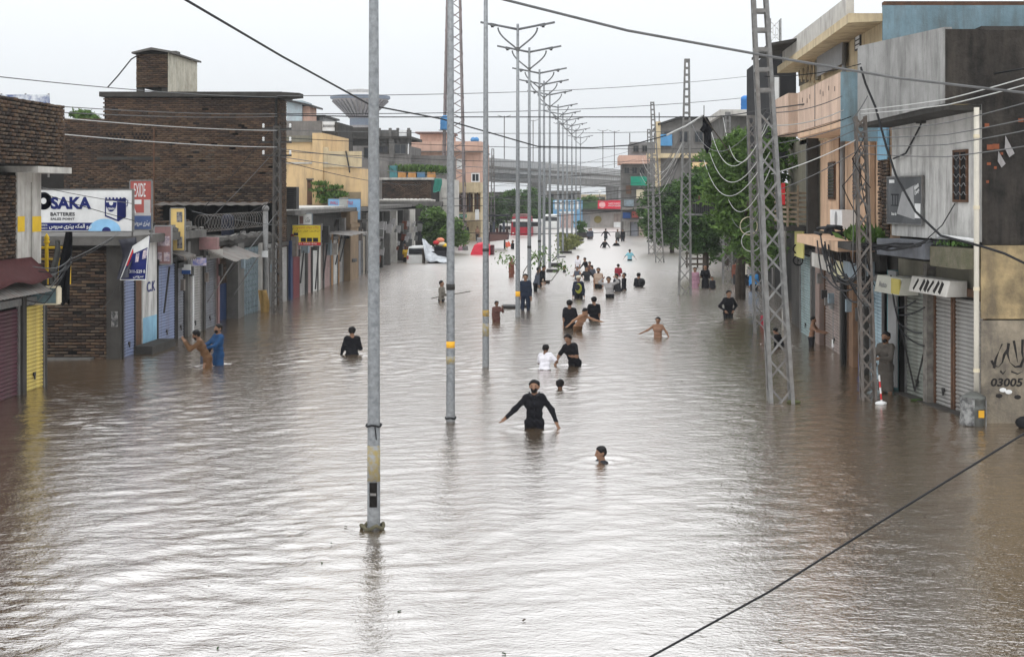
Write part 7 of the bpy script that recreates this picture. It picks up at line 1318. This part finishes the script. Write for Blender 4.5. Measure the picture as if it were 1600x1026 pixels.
for i, (px, py, m) in enumerate(((683, 379, RED), (690, 381, CREAMP), (697, 384, YEL), (688, 375, flat('tomato', (.7, .25, .15))))): c = W(px, py, g.y + .9); MB().ball(c, (.28, .25, .16), 10, 6).build('bundle', m, ct, smooth=True)
MB().box(X(677, g.y), X(705, g.y), g.y + .6, g.y + 1.8, -.3, Z(386, g.y)).build('load', CL['black'], ct)
pst_ = thing('wooden_post', 'short wooden post standing at the corner of the grey sheeted cart', 'post', G(662, 411)); g = G(662, 411); MB().tube([(g.x, g.y - .1, -.4), (g.x, g.y - .1, .95)], .09, n=8).build('shaft', BARK, pst_)
rc = thing('covered_stall', 'stall cart wrapped in a bright red tarpaulin in the water', 'cart', G(751, 398)); g = G(751, 398); V = []; k = []
prof = [(.0, -.3), (0, .05), (.1, .35), (.25, .72), (.55, .88), (1.0, .92), (1.35, .80), (1.55, .45), (1.62, .0), (1.62, -.3)]
rows = [[Vector((X(735, g.y) + p_[0] * (1 if 0 < t_ < 1 else .97), g.y + 1.6 * t_, p_[1] * (1 - .12 * abs(t_ - .5) * 2) + .025 * math.sin(i * 3 + t_ * 9))) for t_ in (0, .25, .5, .75, 1)] for i, p_ in enumerate(prof)]
TARP = M('red_tarpaulin', (.62, .045, .075), (.48, .03, .05), scale=2.5, rough=.5); MB().sheet(rows, .02).build('tarpaulin', TARP, rc, smooth=True); MB().prism([r[0] for r in rows], (0, .02, 0)).build('front_flap', TARP, rc); MB().prism([r[-1] for r in rows], (0, .02, 0)).build('rear_flap', TARP, rc)
MB().box(X(766, g.y), X(771, g.y), g.y, g.y + 1.2, -.3, .7).build('side_load', flat('dark_maroon', (.10, .03, .035)), rc)
dc = thing('donkey_cart', 'dark crowded cart with a brown cover behind the red tarpaulin stall', 'cart', G(776, 389)); g = G(776, 389)
mb = MB(); mb.box(g.x - .9, g.x + .9, g.y, g.y + 2, .75, 1.35); mb.build('bed', flat('cart_maroon', (.09, .04, .04)), dc); MB().prism([(g.x - .6, g.y - .1, .6), (g.x + .8, g.y - .1, .75), (g.x + .95, g.y - .1, 1.2), (g.x - .5, g.y - .1, 1.25)], (0, .5, 0)).build('cover', flat('cart_brown', (.16, .09, .08)), dc)
for s in (-.7, .6): wheel(dc, (g.x + s, g.y + 1, .3), .5, .1, (1, 0, 0))
for i in range(7): MB().box(g.x - .9 + i * .27, g.x - .72 + i * .27, g.y + .5, g.y + .9, 1.35, 1.7 + .5 * ((i * 7) % 3) / 2).build('sack', (CL['maroon'], CL['charcoal'], CL['slate'])[i % 3], dc)
for s in (-1, 1): MB().tube([(g.x + s * .85, g.y + .2, 1.3), (g.x + s * .85, g.y + .2, 2.7)], .04).build('post', DSTEEL, dc)
MB().box(g.x - .95, g.x + .95, g.y + .1, g.y + 2, 2.65, 2.8).build('roof', CL['charcoal'], dc)
for k, (px, py) in enumerate(((791, 386), (794.5, 385))): g = G(px, py); tag(MB().lathe(g, [(.1, -.1), (.2, .0), (.16, .25), (.05, .42), (.01, .43)], 10).build('traffic_cone', flat('cone_red', (.6, .12, .07)), None, origin=g), ('low red cone floating right of the dark crowded cart', 'second red cone farther right of the dark crowded cart')[k], 'cone')
sb = thing('wooden_bench', 'dark wooden bench frame standing in water under the trees', 'bench', G(1090, 418)); g = G(1090, 418); TD = M('dark_timber', (.09, .07, .055), (.05, .04, .03))
for i in range(3): MB().box(g.x - .75, g.x + .75, g.y, g.y + .06, .15 + i * .33, .27 + i * .33).build('slat', TD, sb)
for s in (-.65, 0, .65): MB().box(g.x + s - .05, g.x + s + .05, g.y + .065, g.y + .13, -.3, 1.0).build('post', TD, sb)
# ================================================================ PEOPLE
OUT = ((.75, .12, -.72), (.62, .22, -.74)); OUT2 = ((.62, .05, -.75), (.5, .25, -.8)); BENT = ((.25, .1, -1), (.1, .9, .1)); FWD = ((.15, .7, -.7), (-.1, .9, -.2)); HIPS = ((.6, -.2, -.8), (-.55, .35, -.6)); HEADUP = ((.85, .15, .35), (-.75, -.05, .75)); BACK = ((.25, -.7, -.7), (.1, -.3, -.9)); FACE = ((.12, .75, -.5), (-.35, .55, .75))
p = person(835, 593, 668, 'bearded man in a black buttoned shirt wading with arms spread', yaw=0, beard=True, arms=(((.70, .1, -.70), (.72, .25, -.66)), ((.60, .1, -.80), (.36, .3, -.88))), h=1.75, head_yaw=-8, stride=10, slim=.93)
dd = D(668); bx = MB()
for i in range(5): bx.ball((X(835, dd) + .005, dd - .135 - .01 * math.sin(i), Z(620 + i * 9, dd)), .007, 6, 4)
bx.build('buttons', CL['slate'], p)['kind'] = 'stuff'; mb = MB()
for s in (-1, 1): mb.sheet([[Vector((X(835, dd) + s * .035, dd - .085, Z(615.5, dd))), Vector((X(835, dd) + s * .10, dd - .02, Z(611, dd)))], [Vector((X(835, dd) + s * .045, dd - .105, Z(618.5, dd))), Vector((X(835, dd) + s * .115, dd - .05, Z(614, dd)))]], .008)
mb.build('collar', CL['charcoal'], p)
person(875, 592, 607, 'swimmer seen from behind with only the dark head above water', shirt='black', sleeve='short', yaw=180, skin=SKIND, h=1.6)
person(946, 696, 720, 'smiling boy swimming with head and one shoulder above water', shirt='charcoal', sleeve='short', yaw=-70, h=1.55, head_yaw=0, lean=8)
person(851, 539, 577, 'boy in a wet white shirt turned away with a bent elbow', shirt='white', sleeve='short', trousers='wet', yaw=160, lean=22, roll=6, arms=(((.55, -.1, -.5), (-.5, .3, .2)), ((.3, .5, -.7), (-.2, .8, .1))), h=1.5, skin=SKIND, hem=.7)
person(898, 521, 571, 'young man in a black T-shirt leaning as he wades', shirt='black', sleeve='short', trousers='black', yaw=-35, lean=16, roll=-8, arms=(((.45, .3, -.8), (.2, .35, -.85)), BENT), h=1.7, stride=15)
person(1028, 495, 526, 'bare chested boy with arms held out over the water', shirt=None, trousers='wet', yaw=-20, arms=(((.75, .2, -.55), (.85, .1, -.4)), ((.6, .1, -.75), (.5, .2, -.85))), h=1.45)
person(890, 468, 512, 'man in a black T-shirt from behind, left of the pair', shirt='black', sleeve='short', yaw=165, arms=(BENT, DOWN), h=1.74)
person(928, 463, 500, 'man in a black T-shirt from behind, right of the pair', shirt='black', sleeve='short', yaw=200, arms=(DOWN, BENT), h=1.74)
person(903, 480, 517, 'bare backed boy in tan bending with arms swept wide', shirt=None, trousers='brown', yaw=45, lean=32, arms=(((.8, -.3, -.5), (.8, .0, -.5)), ((.55, .7, -.4), (.5, .8, -.2))), h=1.6, skin=M('skin_tan', (.36, .20, .12), (.27, .15, .09), scale=6, rough=.5, bump=0))
bp_ = person(904, 430, 466, 'man with a pale cap and a yellow and black backpack worn in front', shirt='navy', sleeve='long', yaw=0, h=1.74, arms=(((.2, .05, -1), (.05, .1, -1)),) * 2); d_ = D(466); c = Vector((X(904, d_), d_ - .2, Z(450, d_)))
MB().ball(c, (.15, .09, .22), 12, 8).build('backpack', CL['lime'], bp_, smooth=True); MB().ball(c + Vector((-.05, -.07, .05)), (.12, .06, .14), 10, 6).build('pack_pocket', CL['charcoal'], bp_, smooth=True); MB().ball((c.x, d_ - .0, Z(432.5, d_)), (.125, .125, .07), 12, 6).build('cap', CL['cream'], bp_, smooth=True)
person(935, 418, 450, 'bearded man in a wet beige vest facing the camera', shirt='beige', sleeve=None, trousers='black', yaw=0, beard=True, h=1.75, hem=.98)
person(953, 432, 465, 'man in a grey raglan shirt with both hands on his head', shirt='lightgrey', sleeve='long', trousers='black', yaw=-15, roll=-5, arms=(HEADUP, HEADUP), h=1.72, hem=.95)
person(966, 427, 455, 'dark clad man walking behind the man with raised hands', shirt='charcoal', yaw=-50, lean=10, h=1.7); person(975, 426, 453, 'slim youth in black beside the dark clad man', shirt='black', yaw=-70, h=1.62, slim=.85)
person(997, 426, 448, 'man in black seen from behind carrying a black bag', shirt='black', yaw=150, lean=6, h=1.72, arms=(DOWN, BENT)); g = G(1002, 447); tag(MB().ball(W(1003, 441, D(448) - .1), (.17, .14, .2), 10, 6).build('carried_bag', BLACK, None, smooth=True, origin=g), 'black bag held by the man in black at the right of the crowd', 'bag')
person(903, 399, 420, 'boy in a white shirt at the back of the crowd', shirt='white', sleeve='short', trousers='grey', yaw=-40, h=1.5); person(917, 402, 423, 'boy in black reaching one arm out at the back of the crowd', shirt='black', yaw=-60, lean=14, arms=(OUT, DOWN), h=1.55)
person(925, 408, 425, 'boy in dark maroon leaning at the back of the crowd', shirt='maroon', sleeve='short', yaw=-40, lean=22, arms=(OUT2, DOWN), h=1.5); person(930, 414, 428, 'boy in a slate shirt bowed behind the bearded man in beige', shirt='slate', sleeve='short', yaw=-50, lean=28, h=1.45)
person(902, 416, 436, 'bare shouldered boy in a slate vest left of the crowd', shirt='slate', sleeve=None, yaw=-30, h=1.5, arms=(BENT, OUT2)); person(917, 416, 438, 'man in charcoal with lowered arms amid the crowd', shirt='charcoal', yaw=0, h=1.6, arms=(OUT2, OUT2)); person(882, 414, 425, 'crouching figure with only dark head and shoulders out by the sapling', shirt='black', yaw=-90, h=1.6)
person(966, 412, 430, 'boy in a red shirt seen from behind', shirt='red', sleeve='short', yaw=185, h=1.45, arms=(BENT, DOWN)); person(984, 389, 407, 'boy in a pale aqua shirt wading away alone', shirt='aqua', sleeve='short', yaw=180, h=1.5, arms=(OUT2, OUT2))
for px, a, b, sh, yw, lab in ((920.5, 357, 374, 'slate', 0, 'man in a grey shirt, left of the far pair'), (923.5, 356.5, 373.5, 'slate', 10, 'man in a slate shirt, right of the far pair'), (946.5, 357, 373, 'charcoal', 180, 'man in charcoal walking off towards the banner shop'), (944, 373, 387, 'black', 150, 'stooping boy in black below the far walkers'), (965, 358, 377, 'grey', 20, 'man in a grey shirt before the white hatchback'), (973, 358, 377, 'black', -10, 'man in black beside the man in the grey shirt'), (963, 375, 384, 'black', 0, 'swimmer in black with arms out below the far pair'), (947, 343, 354, 'maroon', 10, 'dim figure standing before the small white van')):
    person(px, a, b, label=lab, shirt=sh, yaw=yw, h=1.7, trousers='charcoal', arms=(OUT2, OUT2) if 'walking' in lab or 'stoop' in lab or 'arms' in lab else (DOWN, DOWN), lean=14 if 'stoop' in lab else 0)
# along the median
person(776, 470, 503, 'child in a maroon tunic lifting a hand to the mouth', shirt='maroon', tunic=True, yaw=30, h=1.3, arms=(DOWN, FACE), skin=SKIND)
person(821, 433, 485, 'man in a navy shirt standing on the median kerb', shirt='navy', trousers='navy', yaw=0, h=1.76, d=59.5, z0=.12); person(837, 417, 455, 'man in slate clothes leaning on a lamp post of the median', shirt='slate', trousers='black', yaw=100, lean=12, h=1.7); person(843, 414, 448, 'man in black sitting close behind the leaning man', shirt='black', yaw=70, lean=20, h=1.72); person(847, 424, 444, 'man in beige sitting behind the man in black on the kerb', shirt='beige', yaw=80, lean=5, h=1.65)
person(799, 402, 433, 'man in a rust red tunic walking left of the median', shirt='rust', tunic=True, yaw=60, h=1.65); person(801, 375, 389, 'distant man in black by the dark crowded cart', shirt='black', yaw=-60, h=1.65)
# left side
person(324, 515, 573, 'man in a wet brown tunic bowing his face into his hands', shirt='brown', tunic=True, yaw=-80, lean=24, arms=(FACE, FACE), h=1.74, beard=True, stride=16); person(341, 507, 571, 'bearded man in a bright blue tunic guiding the bowed man', shirt='blue', tunic=True, yaw=-50, arms=(FWD, FWD), h=1.75, beard=True, head_yaw=0, d=D(573) + .5); person(326, 513, 540, 'man half hidden behind the bowed man in brown', shirt='slate', yaw=170, h=1.7, d=D(573) + 1.1)
person(550, 510, 553, 'man in black wading away alone on the left', shirt='black', yaw=195, arms=(BENT, ((.3, 0, -1), (.25, .1, -1))), h=1.74)
person(690, 438, 471, 'man in a khaki shirt holding a long pole behind the second lamp post', shirt='khaki', yaw=75, h=1.72, arms=(DOWN, BENT)); sd_ = D(471); tag(MB().tube([W(674, 466, sd_ - .15), W(735, 455, sd_ - .2)], .018, n=5).build('long_stick', BARK, None, origin=W(674, 466, sd_)), 'long thin stick held across by the man in khaki', 'stick')
person(634, 384, 409, 'person in a yellow top standing behind the white estate car', shirt='yellow', sleeve='short', yaw=20, h=1.65, skin=SKIND); person(632, 379, 404, 'person in white just behind the yellow top', shirt='white', yaw=0, h=1.7)
for px, a, b, sh, lab in ((749, 366, 386, 'lightgrey', 'person in pale clothes at the shop steps behind the red stall'), (720, 380, 391, 'pink', 'person in pink sitting by the green tree trunk'), (727, 379, 391, 'grey', 'person in grey sitting right of the one in pink')): person(px, a, b, label=lab, shirt=sh, yaw=10, h=1.6)
for px, a, lab in ((729, 309, 'person in black looking down from the cream house gallery'), (746, 312, 'bare shouldered person leaning on the cream house gallery')): person(px, a, 335, label=lab, shirt='black' if px < 740 else None, yaw=20, h=1.65, d=147.2, z0=0); 
# right side
person(1138, 453, 497, 'man in a black shirt with hands on hips before the trees', shirt='black', yaw=25, arms=(HIPS, HIPS), h=1.74, lean=3); person(1086, 417, 450, 'woman in a long pink tunic under the trees', shirt='pink', tunic=True, yaw=0, h=1.6, girl=True); person(1102, 413, 450, 'woman in black clothes beside the woman in pink', shirt='black', tunic=True, yaw=0, h=1.68, girl=True, arms=(BENT, BENT)); person(1113, 432, 451, 'child in charcoal next to the woman in black', shirt='charcoal', yaw=20, h=1.15)
person(1151, 405, 444, 'man in a faded rust shirt at the edge of the shop group', shirt='rust', trousers='charcoal', yaw=180, h=1.7); person(1163, 404, 446, 'man in a cream shirt seen from behind at the shop group', shirt='cream', trousers='charcoal', yaw=175, h=1.72); person(1172, 407, 446, 'stout man in a light grey shirt at the shop group', shirt='lightgrey', trousers='charcoal', yaw=190, h=1.7); person(1178, 412, 445, 'figure in bright blue behind the shop group', shirt='skyblue', yaw=180, h=1.6, d=72)
person(1193, 485, 507, 'child in red half hidden behind the nearest lattice pole', shirt='red', yaw=150, h=1.2, lean=20); person(1222, 512, 540, 'boy in black bending behind the nearest lattice pole', shirt='black', yaw=-120, lean=25, h=1.3); person(1268, 494, 542, 'bare chested boy holding the door post by the teal shutter', shirt=None, trousers='charcoal', yaw=70, h=1.35, lean=6, arms=(FWD, FWD))
person(1384, 518, 614, 'bearded man in a long grey brown tunic standing in the dark doorway', shirt='doorway_grey', tunic=True, trousers='khaki', yaw=-45, arms=(((.2, .5, -.8), (-.6, .6, .0)),) * 2, h=1.74, beard=True, d=34.75)
mb = G(412, 538); 
for o in bpy.data.objects:
    if o.name.startswith('person') and o.type == 'EMPTY' and o.location.y < 75: WAKES.append((o.location.x, o.location.y, .016 if o.location.y < 45 else .011, .6))
WAKES += [(lamps[i].location.x, lamps[i].location.y, .007, .35) for i in range(4)]
build_water()
finish_texts()
